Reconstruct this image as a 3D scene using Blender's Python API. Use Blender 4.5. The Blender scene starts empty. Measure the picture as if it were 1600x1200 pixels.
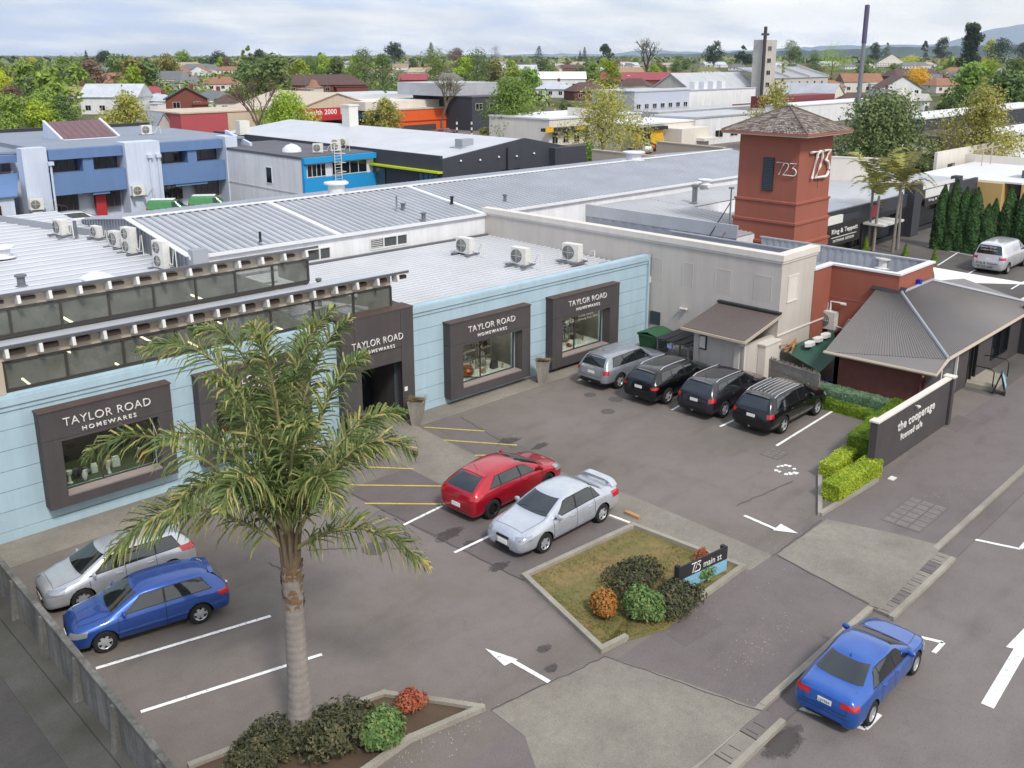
HAZE = 4.5e-5
EXPO = 0.2
import bpy, bmesh, math, random
from math import radians as RAD, sin, cos, pi, atan2, hypot, sqrt
from mathutils import Vector, Matrix
from mathutils.bvhtree import BVHTree
random.seed(7)
S = bpy.context.scene
COL = S.collection
# ------------------------------------------------------------------ camera model
CF, CYP, CHZ, CH = 1460.0, 480.0, 88.0, 14.0
PIT = math.atan((CYP-CHZ)/CF); SP, CP = sin(PIT), cos(PIT); R2 = sqrt(2)
def ray(px, py):
    v = (py-CYP)/CF; u = (px-800)/CF
    X, Y, Z = u, CP-v*SP, -(SP+v*CP)
    return Vector(((X+Y)/R2, (Y-X)/R2, Z))
def G(px, py, z=0.0):
    """point of the photograph on the level plane z (metres, street axes)"""
    d = ray(px, py); k = (z-CH)/d.z
    return (d.x*k, d.y*k)
def PT(px, py, p0, n):
    d = ray(px, py); o = Vector((0, 0, CH)); n = Vector(n)
    k = (Vector(p0)-o).dot(n)/d.dot(n)
    return o+d*k
def PRJ(s, t, z):
    X = (s-t)/R2; Y = (s+t)/R2; dz = z-CH
    zc = Y*CP-dz*SP; yc = Y*SP+dz*CP
    return 800+CF*X/zc, CYP-CF*yc/zc, zc
def ZT(s, t, py):
    lo, hi = -5., 90.
    for _ in range(50):
        m = (lo+hi)/2
        if PRJ(s, t, m)[1] > py: lo = m
        else: hi = m
    return lo
# ------------------------------------------------------------------ materials
def lin(c):
    if isinstance(c, str):
        c = [int(c[i:i+2], 16)/255 for i in (0, 2, 4)]
        c = [x/12.92 if x <= .04045 else ((x+.055)/1.055)**2.4 for x in c]
    return (c[0], c[1], c[2], 1)
class NT:
    def __init__(s, name):
        s.m = bpy.data.materials.new(name); s.m.use_nodes = True
        s.t = s.m.node_tree; s.b = s.t.nodes['Principled BSDF']; s.out = s.t.nodes['Material Output']
    def n(s, typ, **k):
        o = s.t.nodes.new(typ)
        for a, v in k.items():
            if a in o.inputs: o.inputs[a].default_value = v
            else: setattr(o, a, v)
        return o
    def l(s, a, b): s.t.links.new(a, b)
    def coord(s, kind='Object', scale=(1, 1, 1)):
        tc = s.n('ShaderNodeTexCoord'); mp = s.n('ShaderNodeMapping'); mp.inputs['Scale'].default_value = scale
        s.l(tc.outputs[kind], mp.inputs['Vector']); return mp.outputs['Vector']
    def noise(s, vec, scale, detail=4, rough=.6):
        n = s.n('ShaderNodeTexNoise'); n.inputs['Scale'].default_value = scale
        n.inputs['Detail'].default_value = detail; n.inputs['Roughness'].default_value = rough
        s.l(vec, n.inputs['Vector']); return n.outputs['Fac']
    def ramp(s, f, stops):
        r = s.n('ShaderNodeValToRGB'); e = r.color_ramp.elements
        while len(e) < len(stops): e.new(.5)
        for i, (p, c) in enumerate(stops): e[i].position = p; e[i].color = lin(c)
        s.l(f, r.inputs['Fac']); return r.outputs['Color']
    def mix(s, f, a, b, mode='MIX'):
        m = s.n('ShaderNodeMix', data_type='RGBA', blend_type=mode)
        for sock, v in ((0, f), (6, a), (7, b)):
            if hasattr(v, 'is_linked'): s.l(v, m.inputs[sock])
            else: m.inputs[sock].default_value = v
        return m.outputs[2]
    def bump(s, h, st=.3, dist=.02):
        b = s.n('ShaderNodeBump'); b.inputs['Strength'].default_value = st; b.inputs['Distance'].default_value = dist
        s.l(h, b.inputs['Height']); s.l(b.outputs['Normal'], s.b.inputs['Normal']); return b
def g3(v): return (v, v, v)
MATS = {}
def mat(name, c, rough=.8, var=.12, sc=1.2, bump=0., metal=0., fine=25., spec=.5, streak=0., kind='Object'):
    """painted / rendered surface: base colour with large mottling, fine grain and optional vertical streaks"""
    if name in MATS: return MATS[name]
    N = NT(name); v = N.coord(kind)
    n1 = N.noise(v, sc, 5, .65); n2 = N.noise(v, fine, 3, .6)
    k = N.ramp(n1, [(.3, g3(1-var)), (.7, g3(1+0*var))])
    k2 = N.ramp(n2, [(.3, g3(1-var*.6)), (.7, g3(1))])
    c0 = N.mix(1., lin(c), k, 'MULTIPLY'); c0 = N.mix(1., c0, k2, 'MULTIPLY')
    if streak:
        v2 = N.coord(kind, (1.1, 1.1, .09)); n3 = N.noise(v2, 1.7, 6, .75)
        c0 = N.mix(1., c0, N.ramp(n3, [(.42, g3(1-streak)), (.6, g3(1))]), 'MULTIPLY')
    N.l(c0, N.b.inputs['Base Color'])
    N.b.inputs['Roughness'].default_value = rough; N.b.inputs['Metallic'].default_value = metal
    N.b.inputs['Specular IOR Level'].default_value = spec
    if bump: N.bump(n2, bump, .01)
    MATS[name] = N.m; return N.m
def plain(name, c, rough=.5, metal=0., spec=.5, coat=0.):
    if name in MATS: return MATS[name]
    N = NT(name); v = N.coord(); n = N.noise(v, 6., 3)
    N.l(N.mix(1., lin(c), N.ramp(n, [(.3, g3(.88)), (.7, g3(1))]), 'MULTIPLY'), N.b.inputs['Base Color'])
    N.b.inputs['Roughness'].default_value = rough; N.b.inputs['Metallic'].default_value = metal
    N.b.inputs['Specular IOR Level'].default_value = spec; N.b.inputs['Coat Weight'].default_value = coat
    MATS[name] = N.m; return N.m
def m_asphalt(name, c, c2, patch=.35):
    N = NT(name); v = N.coord()
    big = N.noise(v, .16, 5, .62); mid = N.noise(v, 1.1, 6, .7); fine = N.noise(v, 26, 4, .8)
    col = N.mix(N.ramp(big, [(.38, g3(0)), (.62, g3(1))]), lin(c), lin(c2))
    col = N.mix(1., col, N.ramp(mid, [(.25, g3(.86)), (.5, g3(.98)), (.75, g3(1.06))]), 'MULTIPLY')
    col = N.mix(1., col, N.ramp(fine, [(.25, g3(.5)), (.48, g3(.98)), (.66, g3(1.0)), (.8, g3(1.75))]), 'MULTIPLY')
    v2 = N.coord('Object', (.5, 1.6, 1)); st = N.noise(v2, .55, 3, .5)
    col = N.mix(1., col, N.ramp(st, [(.3, g3(.86)), (.45, g3(1.0))]), 'MULTIPLY')
    vo = N.n('ShaderNodeTexVoronoi', feature='DISTANCE_TO_EDGE'); vo.inputs['Scale'].default_value = .12
    wv = N.n('ShaderNodeVectorMath', operation='ADD'); nz = N.n('ShaderNodeTexNoise'); nz.inputs['Scale'].default_value = 1.4
    N.l(v, nz.inputs['Vector']); N.l(v, wv.inputs[0]); N.l(nz.outputs['Color'], wv.inputs[1]); N.l(wv.outputs[0], vo.inputs['Vector'])
    col = N.mix(1., col, N.ramp(vo.outputs['Distance'], [(.0, g3(.92)), (.004, g3(1))]), 'MULTIPLY')
    N.l(col, N.b.inputs['Base Color']); N.b.inputs['Roughness'].default_value = .9
    N.b.inputs['Specular IOR Level'].default_value = .25
    N.bump(fine, .35, .01); MATS[name] = N.m; return N.m
def m_concrete(name, c, c2):
    N = NT(name); v = N.coord()
    big = N.noise(v, .5, 5, .65); mid = N.noise(v, 4., 5, .7); fine = N.noise(v, 60, 2, .7)
    col = N.mix(N.ramp(big, [(.35, g3(0)), (.65, g3(1))]), lin(c), lin(c2))
    col = N.mix(1., col, N.ramp(mid, [(.3, g3(.82)), (.6, g3(1.05))]), 'MULTIPLY')
    col = N.mix(1., col, N.ramp(fine, [(.3, g3(.7)), (.5, g3(1)), (.7, g3(1.25))]), 'MULTIPLY')
    N.l(col, N.b.inputs['Base Color']); N.b.inputs['Roughness'].default_value = .9
    N.b.inputs['Specular IOR Level'].default_value = .25
    N.bump(fine, .3, .01); MATS[name] = N.m; return N.m
def m_stain():
    """oil or damp mark whose edge breaks up into the asphalt"""
    N = NT('oil_stain'); g = N.coord('Generated'); o = N.coord()
    d = N.n('ShaderNodeVectorMath', operation='DISTANCE'); cx = N.n('ShaderNodeVectorMath', operation='MULTIPLY'); cx.inputs[1].default_value = (1, 1, 0); N.l(g, cx.inputs[0]); N.l(cx.outputs[0], d.inputs[0]); d.inputs[1].default_value = (.5, .5, 0)
    nz = N.noise(o, 3.5, 6, .75); ad = N.n('ShaderNodeMath', operation='ADD'); N.l(d.outputs['Value'], ad.inputs[0]); N.l(nz, ad.inputs[1])
    k = N.ramp(ad.outputs[0], [(.66, g3(.65)), (.95, g3(0))]); N.b.inputs['Base Color'].default_value = lin('544d4b'); N.b.inputs['Roughness'].default_value = .55
    tr = N.n('ShaderNodeBsdfTransparent'); ms = N.n('ShaderNodeMixShader'); N.l(k, ms.inputs[0]); N.l(tr.outputs[0], ms.inputs[1]); N.l(N.b.outputs[0], ms.inputs[2]); N.l(ms.outputs[0], N.out.inputs['Surface'])
    MATS['oil_stain'] = N.m
def m_marking(name, c):
    """worn road paint: speckled through to the asphalt"""
    N = NT(name); v = N.coord(); n = N.noise(v, 9, 6, .8); f = N.noise(v, 2, 3, .6)
    w = N.ramp(n, [(.34, g3(1)), (.46, g3(0))])
    col = N.mix(w, lin(c), lin('6a6260')); col = N.mix(1., col, N.ramp(f, [(.3, g3(.8)), (.6, g3(1))]), 'MULTIPLY')
    N.l(col, N.b.inputs['Base Color']); N.b.inputs['Roughness'].default_value = .7
    MATS[name] = N.m; return N.m
def m_leaf(name, c, c2, c3=None, sc=.7, rnd=.35, trans=.25):
    """foliage: two or three leaf greens in clumps, each tree a little different"""
    N = NT(name); v = N.coord(); n1 = N.noise(v, sc, 4, .7); n2 = N.noise(v, sc*9, 3, .7)
    col = N.ramp(n1, [(.34, c), (.52, c2), (.66, c3 or c2)])
    col = N.mix(1., col, N.ramp(n2, [(.3, g3(.62)), (.7, g3(1.3))]), 'MULTIPLY')
    oi = N.n('ShaderNodeObjectInfo'); hs = N.n('ShaderNodeHueSaturation')
    mr = N.n('ShaderNodeMapRange'); mr.inputs[3].default_value = 1.14-rnd*.8; mr.inputs[4].default_value = 1.14+rnd
    N.l(oi.outputs['Random'], mr.inputs[0]); N.l(mr.outputs[0], hs.inputs['Value'])
    mh = N.n('ShaderNodeMapRange'); mh.inputs[3].default_value = .485-.06*rnd; mh.inputs[4].default_value = .49+.02*rnd
    ml = N.n('ShaderNodeMath', operation='FRACT'); mm = N.n('ShaderNodeMath', operation='MULTIPLY'); mm.inputs[1].default_value = 7.31
    N.l(oi.outputs['Random'], mm.inputs[0]); N.l(mm.outputs[0], ml.inputs[0]); N.l(ml.outputs[0], mh.inputs[0]); N.l(mh.outputs[0], hs.inputs['Hue'])
    hs.inputs['Saturation'].default_value = .98; N.l(col, hs.inputs['Color']); N.l(hs.outputs['Color'], N.b.inputs['Base Color'])
    N.b.inputs['Roughness'].default_value = .6; N.b.inputs['Specular IOR Level'].default_value = .25
    tr = N.n('ShaderNodeBsdfTranslucent'); N.l(hs.outputs['Color'], tr.inputs['Color'])
    ms = N.n('ShaderNodeMixShader'); ms.inputs[0].default_value = trans
    N.l(N.b.outputs[0], ms.inputs[1]); N.l(tr.outputs[0], ms.inputs[2]); N.l(ms.outputs[0], N.out.inputs['Surface'])
    MATS[name] = N.m; return N.m
def m_glass(name, tint=(.75, .82, .8), thr=.7, rough=.02, film=0.):
    N = NT(name); tr = N.n('ShaderNodeBsdfTransparent'); tr.inputs[0].default_value = (*[x*thr for x in tint], 1)
    gl = N.n('ShaderNodeBsdfGlossy'); gl.inputs['Roughness'].default_value = rough
    fr = N.n('ShaderNodeFresnel'); fr.inputs['IOR'].default_value = 1.55
    ms = N.n('ShaderNodeMixShader'); gm_ = N.n('ShaderNodeNewGeometry'); mu = N.n('ShaderNodeMath', operation='MULTIPLY'); iv = N.n('ShaderNodeMath', operation='SUBTRACT'); iv.inputs[0].default_value = 1.
    N.l(gm_.outputs['Backfacing'], iv.inputs[1]); N.l(fr.outputs[0], mu.inputs[0]); N.l(iv.outputs[0], mu.inputs[1])
    N.l(mu.outputs[0], ms.inputs[0]); N.l(tr.outputs[0], ms.inputs[1]); N.l(gl.outputs[0], ms.inputs[2])
    df = N.n('ShaderNodeBsdfDiffuse'); df.inputs[0].default_value = (.3, .31, .28, 1); m2 = N.n('ShaderNodeMixShader'); dn = N.noise(N.coord(), 1.3, 5, .7)
    fm = N.n('ShaderNodeMath', operation='MULTIPLY'); fm.inputs[1].default_value = film*2; N.l(dn, fm.inputs[0]); N.l(fm.outputs[0], m2.inputs[0]); N.l(ms.outputs[0], m2.inputs[1]); N.l(df.outputs[0], m2.inputs[2])
    N.l(m2.outputs[0], N.out.inputs['Surface']); MATS[name] = N.m; return N.m
def m_paint():
    """car paint, colour taken from the body object's own colour"""
    N = NT('car_paint'); oi = N.n('ShaderNodeObjectInfo'); v = N.coord()
    d = N.noise(v, 2.2, 4, .6)
    c = N.mix(1., oi.outputs['Color'], N.ramp(d, [(.35, g3(.86)), (.65, g3(1))]), 'MULTIPLY')
    N.l(c, N.b.inputs['Base Color']); N.b.inputs['Metallic'].default_value = .5; N.b.inputs['Roughness'].default_value = .3
    N.b.inputs['Coat Weight'].default_value = 1.; N.b.inputs['Coat Roughness'].default_value = .03
    MATS['paint'] = N.m; return N.m
def M(n): return MATS[n]
# ------------------------------------------------------------------ mesh builder
class MB:
    def __init__(s, o=(0, 0, 0), rz=0.):
        s.v = []; s.f = []; s.mi = []; s.T = Matrix.Translation(Vector(o)) @ Matrix.Rotation(rz, 4, 'Z')
    def add(s, vs, fs, m=0):
        b = len(s.v); s.v += [tuple(s.T @ Vector(v)) for v in vs]
        for f in fs: s.f.append([b+i for i in f]); s.mi.append(m)
        return s
    def box(s, x0, x1, y0, y1, z0, z1, m=0):
        if x0 > x1: x0, x1 = x1, x0
        if y0 > y1: y0, y1 = y1, y0
        if z0 > z1: z0, z1 = z1, z0
        return s.add([(x0, y0, z0), (x1, y0, z0), (x1, y1, z0), (x0, y1, z0), (x0, y0, z1), (x1, y0, z1), (x1, y1, z1), (x0, y1, z1)],
                     [(0, 3, 2, 1), (4, 5, 6, 7), (0, 1, 5, 4), (1, 2, 6, 5), (2, 3, 7, 6), (3, 0, 4, 7)], m)
    def prism(s, poly, z0, z1, m=0):
        a = sum(poly[i][0]*poly[(i+1) % len(poly)][1]-poly[(i+1) % len(poly)][0]*poly[i][1] for i in range(len(poly)))
        if a < 0: poly = poly[::-1]
        n = len(poly); f0 = (lambda p: z0(p)) if callable(z0) else (lambda p: z0); f1 = (lambda p: z1(p)) if callable(z1) else (lambda p: z1)
        vs = [(p[0], p[1], f0(p)) for p in poly]+[(p[0], p[1], f1(p)) for p in poly]
        return s.add(vs, [list(range(n))[::-1], list(range(n, 2*n))]+[(i, (i+1) % n, n+(i+1) % n, n+i) for i in range(n)], m)
    def slab(s, pts, th, m=0):
        """a plate of thickness th hanging below the 3-D polygon pts"""
        n = len(pts); a = Vector((0, 0, 0))
        for i in range(n): a += Vector(pts[i]).cross(Vector(pts[(i+1) % n]))
        a.normalize()
        if a.z < -1e-4: pts = pts[::-1]; a = -a
        vs = [tuple(p) for p in pts]+[tuple(Vector(p)-a*th) for p in pts]
        return s.add(vs, [list(range(n)), list(range(n, 2*n))[::-1]]+[(i, n+i, n+(i+1) % n, (i+1) % n) for i in range(n)], m)
    def tube(s, pts, r, n=8, m=0, cap=True):
        pts = [Vector(p) for p in pts]; rr = r if isinstance(r, (list, tuple)) else [r]*len(pts); vs = []; up = Vector((0, 0, 1))
        for i, p in enumerate(pts):
            d = (pts[min(i+1, len(pts)-1)]-pts[max(i-1, 0)]).normalized()
            u = d.cross(up) if abs(d.z) < .95 else d.cross(Vector((1, 0, 0))); u.normalize(); w = u.cross(d)
            for k in range(n):
                a = 2*pi*k/n; vs.append(tuple(p+(u*cos(a)+w*sin(a))*rr[i]))
        fs = []
        for i in range(len(pts)-1):
            for k in range(n):
                a = i*n+k; b = i*n+(k+1) % n; fs.append((a, b, b+n, a+n))
        if cap: fs += [tuple(range(n))[::-1], tuple(range((len(pts)-1)*n, len(pts)*n))]
        return s.add(vs, fs, m)
    def lathe(s, prof, c=(0, 0, 0), axis='z', n=16, m=0, cap=True):
        vs = []; fs = []
        for (r, h) in prof:
            for k in range(n):
                a = 2*pi*k/n
                p = (r*cos(a), r*sin(a), h) if axis == 'z' else (r*cos(a), h, r*sin(a))
                vs.append((p[0]+c[0], p[1]+c[1], p[2]+c[2]))
        for i in range(len(prof)-1):
            for k in range(n):
                a = i*n+k; b = i*n+(k+1) % n; q = (a, b, b+n, a+n); fs.append(q if axis == 'z' else q[::-1])
        f0 = tuple(range(n)); f1 = tuple(range((len(prof)-1)*n, len(prof)*n))
        if cap: fs += [f0[::-1] if axis == 'z' else f0, f1 if axis == 'z' else f1[::-1]]
        return s.add(vs, fs, m)
    def wall(s, p0, p1, z0, z1, th, holes=(), m=0, side=1):
        """upright wall from p0 to p1 with rectangular openings (a0, a1, z0, z1 along it); thickness th to the far side"""
        p0 = Vector((*p0, 0)); p1 = Vector((*p1, 0)); d = p1-p0; L = d.length; d /= L; nn = Vector((-d.y, d.x, 0))*side
        xs = sorted({0., L} | {h[0] for h in holes} | {h[1] for h in holes}); zs = sorted({z0, z1} | {h[2] for h in holes} | {h[3] for h in holes})
        xs = [x for x in xs if 0 <= x <= L]; zs = [z for z in zs if z0 <= z <= z1]
        for i in range(len(xs)-1):
            j = 0
            while j < len(zs)-1:
                def solid(j):
                    cx = (xs[i]+xs[i+1])/2; cz = (zs[j]+zs[j+1])/2
                    return not any(h[0] < cx < h[1] and h[2] < cz < h[3] for h in holes)
                if not solid(j): j += 1; continue
                k = j
                while k+1 < len(zs)-1 and solid(k+1): k += 1
                a = p0+d*xs[i]; b = p0+d*xs[i+1]
                s.prism([(a.x, a.y), (b.x, b.y), (b.x+nn.x*th, b.y+nn.y*th), (a.x+nn.x*th, a.y+nn.y*th)], zs[j], zs[k+1], m)
                j = k+1
        return s
    def build(s, name, mats, parent=None, smooth=False, loc=None):
        me = bpy.data.meshes.new(name); me.from_pydata(s.v, [], s.f); me.update()
        if not isinstance(mats, (list, tuple)): mats = [mats]
        for x in mats: me.materials.append(M(x) if isinstance(x, str) else x)
        if len(mats) > 1: me.polygons.foreach_set('material_index', s.mi)
        if smooth:
            me.polygons.foreach_set('use_smooth', [True]*len(me.polygons))
            me.set_sharp_from_angle(angle=RAD(40))
        o = bpy.data.objects.new(name, me); COL.objects.link(o)
        if parent: o.parent = parent
        if loc: o.location = loc
        return o
def tag(o, label=None, cat=None, group=None, kind=None):
    for k, v in (('label', label), ('category', cat), ('group', group), ('kind', kind)):
        if v: o[k] = v
    return o
def thing(name, label, cat, loc=(0, 0, 0), rz=0., group=None, sc=1.):
    o = bpy.data.objects.new(name, None); COL.objects.link(o); o.location = loc; o.rotation_euler = (0, 0, rz); o.scale = (sc,)*3
    o.empty_display_size = .3
    return tag(o, label, cat, group)
KIDS = {}
def dup(root, loc, rz=0., sc=1., label=None, group=None):
    def cp(o, parent):
        c = o.copy(); COL.objects.link(c)
        if parent: c.parent = parent
        for ch in o.children: cp(ch, c)
        return c
    r = cp(root, None); r.location = loc; r.rotation_euler = (0, 0, rz); r.scale = (sc,)*3 if not isinstance(sc, (tuple, list)) else sc
    if label: r['label'] = label
    if group: r['group'] = group
    return r
def text(name, body, size, parent, loc, rot, m, ext=.015, spacing=1., thin=0., align='LEFT'):
    cu = bpy.data.curves.new(name, 'FONT'); cu.body = body; cu.size = size; cu.extrude = ext; cu.space_character = spacing; cu.offset = thin
    cu.align_x = align; cu.resolution_u = 3
    t = bpy.data.objects.new(name, cu); COL.objects.link(t); dg = bpy.context.evaluated_depsgraph_get()
    me = bpy.data.meshes.new_from_object(t.evaluated_get(dg)); bpy.data.objects.remove(t); me.materials.clear(); me.materials.append(M(m))
    o = bpy.data.objects.new(name, me); COL.objects.link(o); o.parent = parent; o.location = loc; o.rotation_euler = rot
    return o
# palette of surface materials
m_asphalt('asphalt', '7b736f', '706963'); m_asphalt('asphalt_path', '6e6665', '756d6b'); m_asphalt('asphalt_bay', '6a6260', '706867'); m_asphalt('asphalt_road', '746d6a', '7b7471')
m_asphalt('asphalt_yard', '5c5856', '686461'); m_asphalt('asphalt_dark', '4b4947', '565351')
m_concrete('aggregate', '8b857b', '7a746c'); m_concrete('kerb_concrete', 'a09a8e', '8a847a'); m_concrete('old_concrete', '5c5b57', '45443f'); m_stain()
m_marking('white_line', 'f0efec'); m_marking('yellow_line', 'c8b454')
mat('blue_wall', 'acc4d0', .75, .12, .6, .15, streak=.08); mat('charcoal', '4f494a', .7, .2, 1.2, .1, streak=.12); mat('charcoal_dark', '2b2a2d', .6, .1)
mat('grey_render', 'c8c0b8', .85, .1, .4, .2, streak=.08); mat('cream_render', 'dcd5cb', .85, .08, .4, .2, streak=.06); mat('white_render', 'e6e6e8', .8, .1, .5, .1, streak=.12)
mat('terracotta', '9d5b4a', .85, .12, .5, .2, streak=.05); mat('terracotta_trim', 'a06050', .8, .08)
mat('brown_brick', '6e4138', .9, .2, 3, .3); mat('white_flash', 'dcdde0', .5, .08); mat('zinc', 'c0c2c7', .45, .2, .35, metal=.25, streak=0); mat('zinc_rib_shade', '83858a', .6, .2, .5); mat('pale_rib_shade', '9a9ca3', .6, .2, .5); mat('joint_dark', '565152', .9, .3, 3); mat('zinc_pale', 'cbcdd2', .5, .16, .3, metal=.15)  # darker zinc and pale tones paint the shadow beside roof ribs
mat('zinc_side', 'a3a6ad', .5, .12, .5, metal=.3); mat('shed_roof', '665c59', .55, .1, .5, metal=.1); mat('brown_roof', '7b7674', .55, .1, .5, metal=.1); mat('grey_lead', '6d7076', .6, .2, .8)
mat('beige', 'b9aa98', .8, .08); mat('eave_cream', 'bfb3a2', .8, .1); mat('rafter_white', 'd8d6d2', .6, .1); mat('dark_timber', '473a33', .8, .2)
mat('frame_dark', '3b3836', .5, .1); mat('soft_white', 'dddcd8', .6, .08); mat('black', '17171a', .5, .1); mat('steel', '8f9296', .4, .1, metal=.7); mat('dark_steel', '3d4044', .5, .1, metal=.4)
mat('office_pale', 'c8d1e2', .8, .06, .4, streak=.1); mat('office_blue', '627faa', .75, .08, .5, streak=.06); mat('office_roof', '8a92a0', .7, .15, .4)
mat('cyan_paint', '1f93cf', .6, .08); mat('grey_membrane', '65666c', .85, .25, .3); mat('black_wall', '3d3f48', .75, .1, .4, streak=.06); mat('lime', 'c3cf2c', .6)
mat('orange_wall', 'e0602a', .7, .1, .5); mat('red_paint', 'b02c35', .6, .1); mat('yellow_paint', 'e2b21c', .6, .1); mat('beige_metal', 'c9b8a4', .6, .08, .4, streak=.1)
mat('brick_red', '7d4a3e', .9, .2, 2); mat('stone_grey', 'c6c1ba', .9, .15, .6, streak=.12); mat('bark', '6b5d50', .9, .3, 3, .5); mat('palm_trunk_old', '8d8076', .9, .2, 3, .4)
mat('maroon_roof', '7a3238', .6, .15, .4, streak=.05); mat('soil', '5d4c3c', .95, .3, 2, .6); mat('bin_green', '2d5a3c', .5, .15); mat('shade_green', '2f5448', .8, .15)
mat('brush', 'b0a79d', .95, .4, 4, .6, fine=60, streak=.1); mat('blue_bag', '1c2fa8', .4, .1); mat('copper', 'a8603c', .35, .1, metal=.7); mat('timber_pale', 'b38d66', .7, .2, 3)
plain('tyre', '1b1b1c', .85); plain('rim', 'c9cbce', .3, .6); plain('rim_dark', '3a3a3e', .35, .7); plain('chrome', 'd4d6da', .15, 1.); plain('trim_black', '161618', .5)
plain('car_glass', '171d20', .04, 0, .9, .6); plain('lamp_clear', 'a4aab0', .1, .5, .9, .5); plain('lamp_red', 'b3101a', .15, 0, .8, .6); plain('plate_white', 'e4e4e0', .5)
plain('window_dark', '1b2026', .05, 0, .9); plain('window_mid', '4a4f52', .08, 0, .8); plain('interior', '3a3532', .8); plain('white_ware', 'e2e0da', .3); plain('ac_white', 'd8d6cf', .45); plain('fan_dark', '5b5c5c', .5)
m_glass('shop_glass', (.9, .95, .93), .85); m_glass('clere_glass', (.88, .9, .88), .92, film=.28); m_paint()
def m_emit(name, c, st):
    N = NT(name); N.b.inputs['Emission Color'].default_value = lin(c); N.b.inputs['Emission Strength'].default_value = st
    N.b.inputs['Base Color'].default_value = lin(c); MATS[name] = N.m
m_emit('shop_lamp', 'fff2dc', 22.)
m_emit('lamp_tube', 'fff0c8', 4.)
mat('shingle', 'a3958b', .9, .55, 2.2, .5, fine=14.)
# ------------------------------------------------------------------ ground, paving, markings
def poly(px, z=0.): return [G(x, y, z) for x, y in px]
def structure(o): o['kind'] = 'structure'; return o
def sheet(name, pts, z, m, th=.004):
    return structure(MB().prism(pts, z-th, z).build(name, m))
N_ = NT('town_ground'); v_ = N_.coord(); n_ = N_.noise(v_, .012, 6, .7); n2_ = N_.noise(v_, .15, 5, .7)
c_ = N_.ramp(n_, [(.36, '3b4627'), (.47, '5b6038'), (.54, '6f695a'), (.6, '4c5730')]); c_ = N_.mix(1., c_, N_.ramp(n2_, [(.3, g3(.6)), (.7, g3(1.2))]), 'MULTIPLY')
N_.l(c_, N_.b.inputs['Base Color']); N_.b.inputs['Roughness'].default_value = 1; N_.b.inputs['Specular IOR Level'].default_value = .1; MATS['town_ground'] = N_.m
gm = MB(); R_ = 12000
gm.add([(-R_, -R_, -.16), (R_, -R_, -.16), (R_, R_, -.16), (-R_, R_, -.16)], [(0, 1, 2, 3)]); structure(gm.build('ground', 'town_ground'))
KT = 8.6   # kerb line
structure(MB().box(-60, 400, -90, KT-.44, -.156, -.12).build('road', 'asphalt_road'))
structure(MB().box(6.05, 41, KT+.06, 28.6, -.15, 0.).build('car_park', 'asphalt'))
structure(MB().box(41, 62, KT+.06, 31, -.15, -.004).build('back_yard', 'asphalt_yard'))
structure(MB().box(62, 96, 12, 31, -.15, -.002).build('rear_car_park', 'asphalt_yard'))
structure(MB().box(-40, 5.75, -6, 60, -.15, -.06).build('neighbour_yard', 'asphalt_dark'))
structure(MB().box(27, 70, 60, 84, -.15, -.03).build('office_yard', 'asphalt_yard'))
structure(MB().box(78, 150, 60, 150, -.15, -.08).build('side_street', 'asphalt_road'))
# footpath, driveways
sheet('footpath', [(6.1, KT+.16), (96, KT+.16), (96, 12.0), (6.1, 12.0)], .004, 'asphalt_path')
sheet('driveway', poly([(1214, 866), (1292, 811), (1400, 834), (1473, 853), (1378, 952), (1300, 912)], .008), .009, 'aggregate', .005)
sheet('driveway', poly([(768, 1110), (945, 1025), (1060, 1062), (1192, 1110), (1085, 1196), (1020, 1240), (850, 1240), (820, 1150)], .008), .009, 'aggregate', .005)
sheet('walkway', poly([(500, 705), (538, 672), (654, 667), (757, 719), (830, 716), (873, 728), (876, 737), (985, 774), (1100, 822), (1207, 868), (1172, 891), (984, 819), (806, 765), (699, 762), (632, 728), (560, 690)], .008), .008, 'aggregate')
sheet('wall_apron', [(6.1, 26.75), (20.6, 26.75), (24, 26.65), (31, 26.5), (37, 26.4), (37, 28.2), (6.1, 28.5)], .007, 'aggregate', .003)
sheet('parking_bay', poly([(537, 767), (640, 730), (699, 762), (806, 766), (984, 819), (820, 908), (700, 850)], .006), .007, 'asphalt_bay')
sheet('parking_bay', poly([(663, 655), (720, 652), (870, 722), (830, 714), (757, 719)], .006), .0065, 'asphalt_bay', .003)
sheet('asphalt_patch', poly([(1265, 655), (1340, 620), (1395, 648), (1330, 690)], .004), .0075, 'asphalt_yard', .003) if 0 else None
sheet('asphalt_patch', poly([(1035, 985), (1095, 955), (1130, 975), (1070, 1010)], .006), .0085, 'asphalt_bay', .003)
sheet('asphalt_patch', poly([(1470, 663), (1497, 648), (1522, 657), (1496, 675)], .006), .0085, 'asphalt_bay', .003)
for c, r, sq in (((792, 690), .75, .5), ((845, 697), .6, .4), ((700, 835), .7, .5), ((780, 885), .5, .45), ((850, 1014), .3, .7), ((862, 1045), .25, .7), ((1228, 1150), 1.0, .45), ((1145, 1165), .7, .4), ((735, 850), .35, .8)):
    cx, cy = G(*c); pts = []
    for k in range(18):
        a = 2*pi*k/18; q = r*(.6+.5*random.random()); pts.append((cx+q*cos(a), cy+q*sin(a)*sq))
    z = .0125 if c[0] < 1100 else -.116
    structure(MB().prism(pts, z-.003, z).build('stain', 'oil_stain'))
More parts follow.
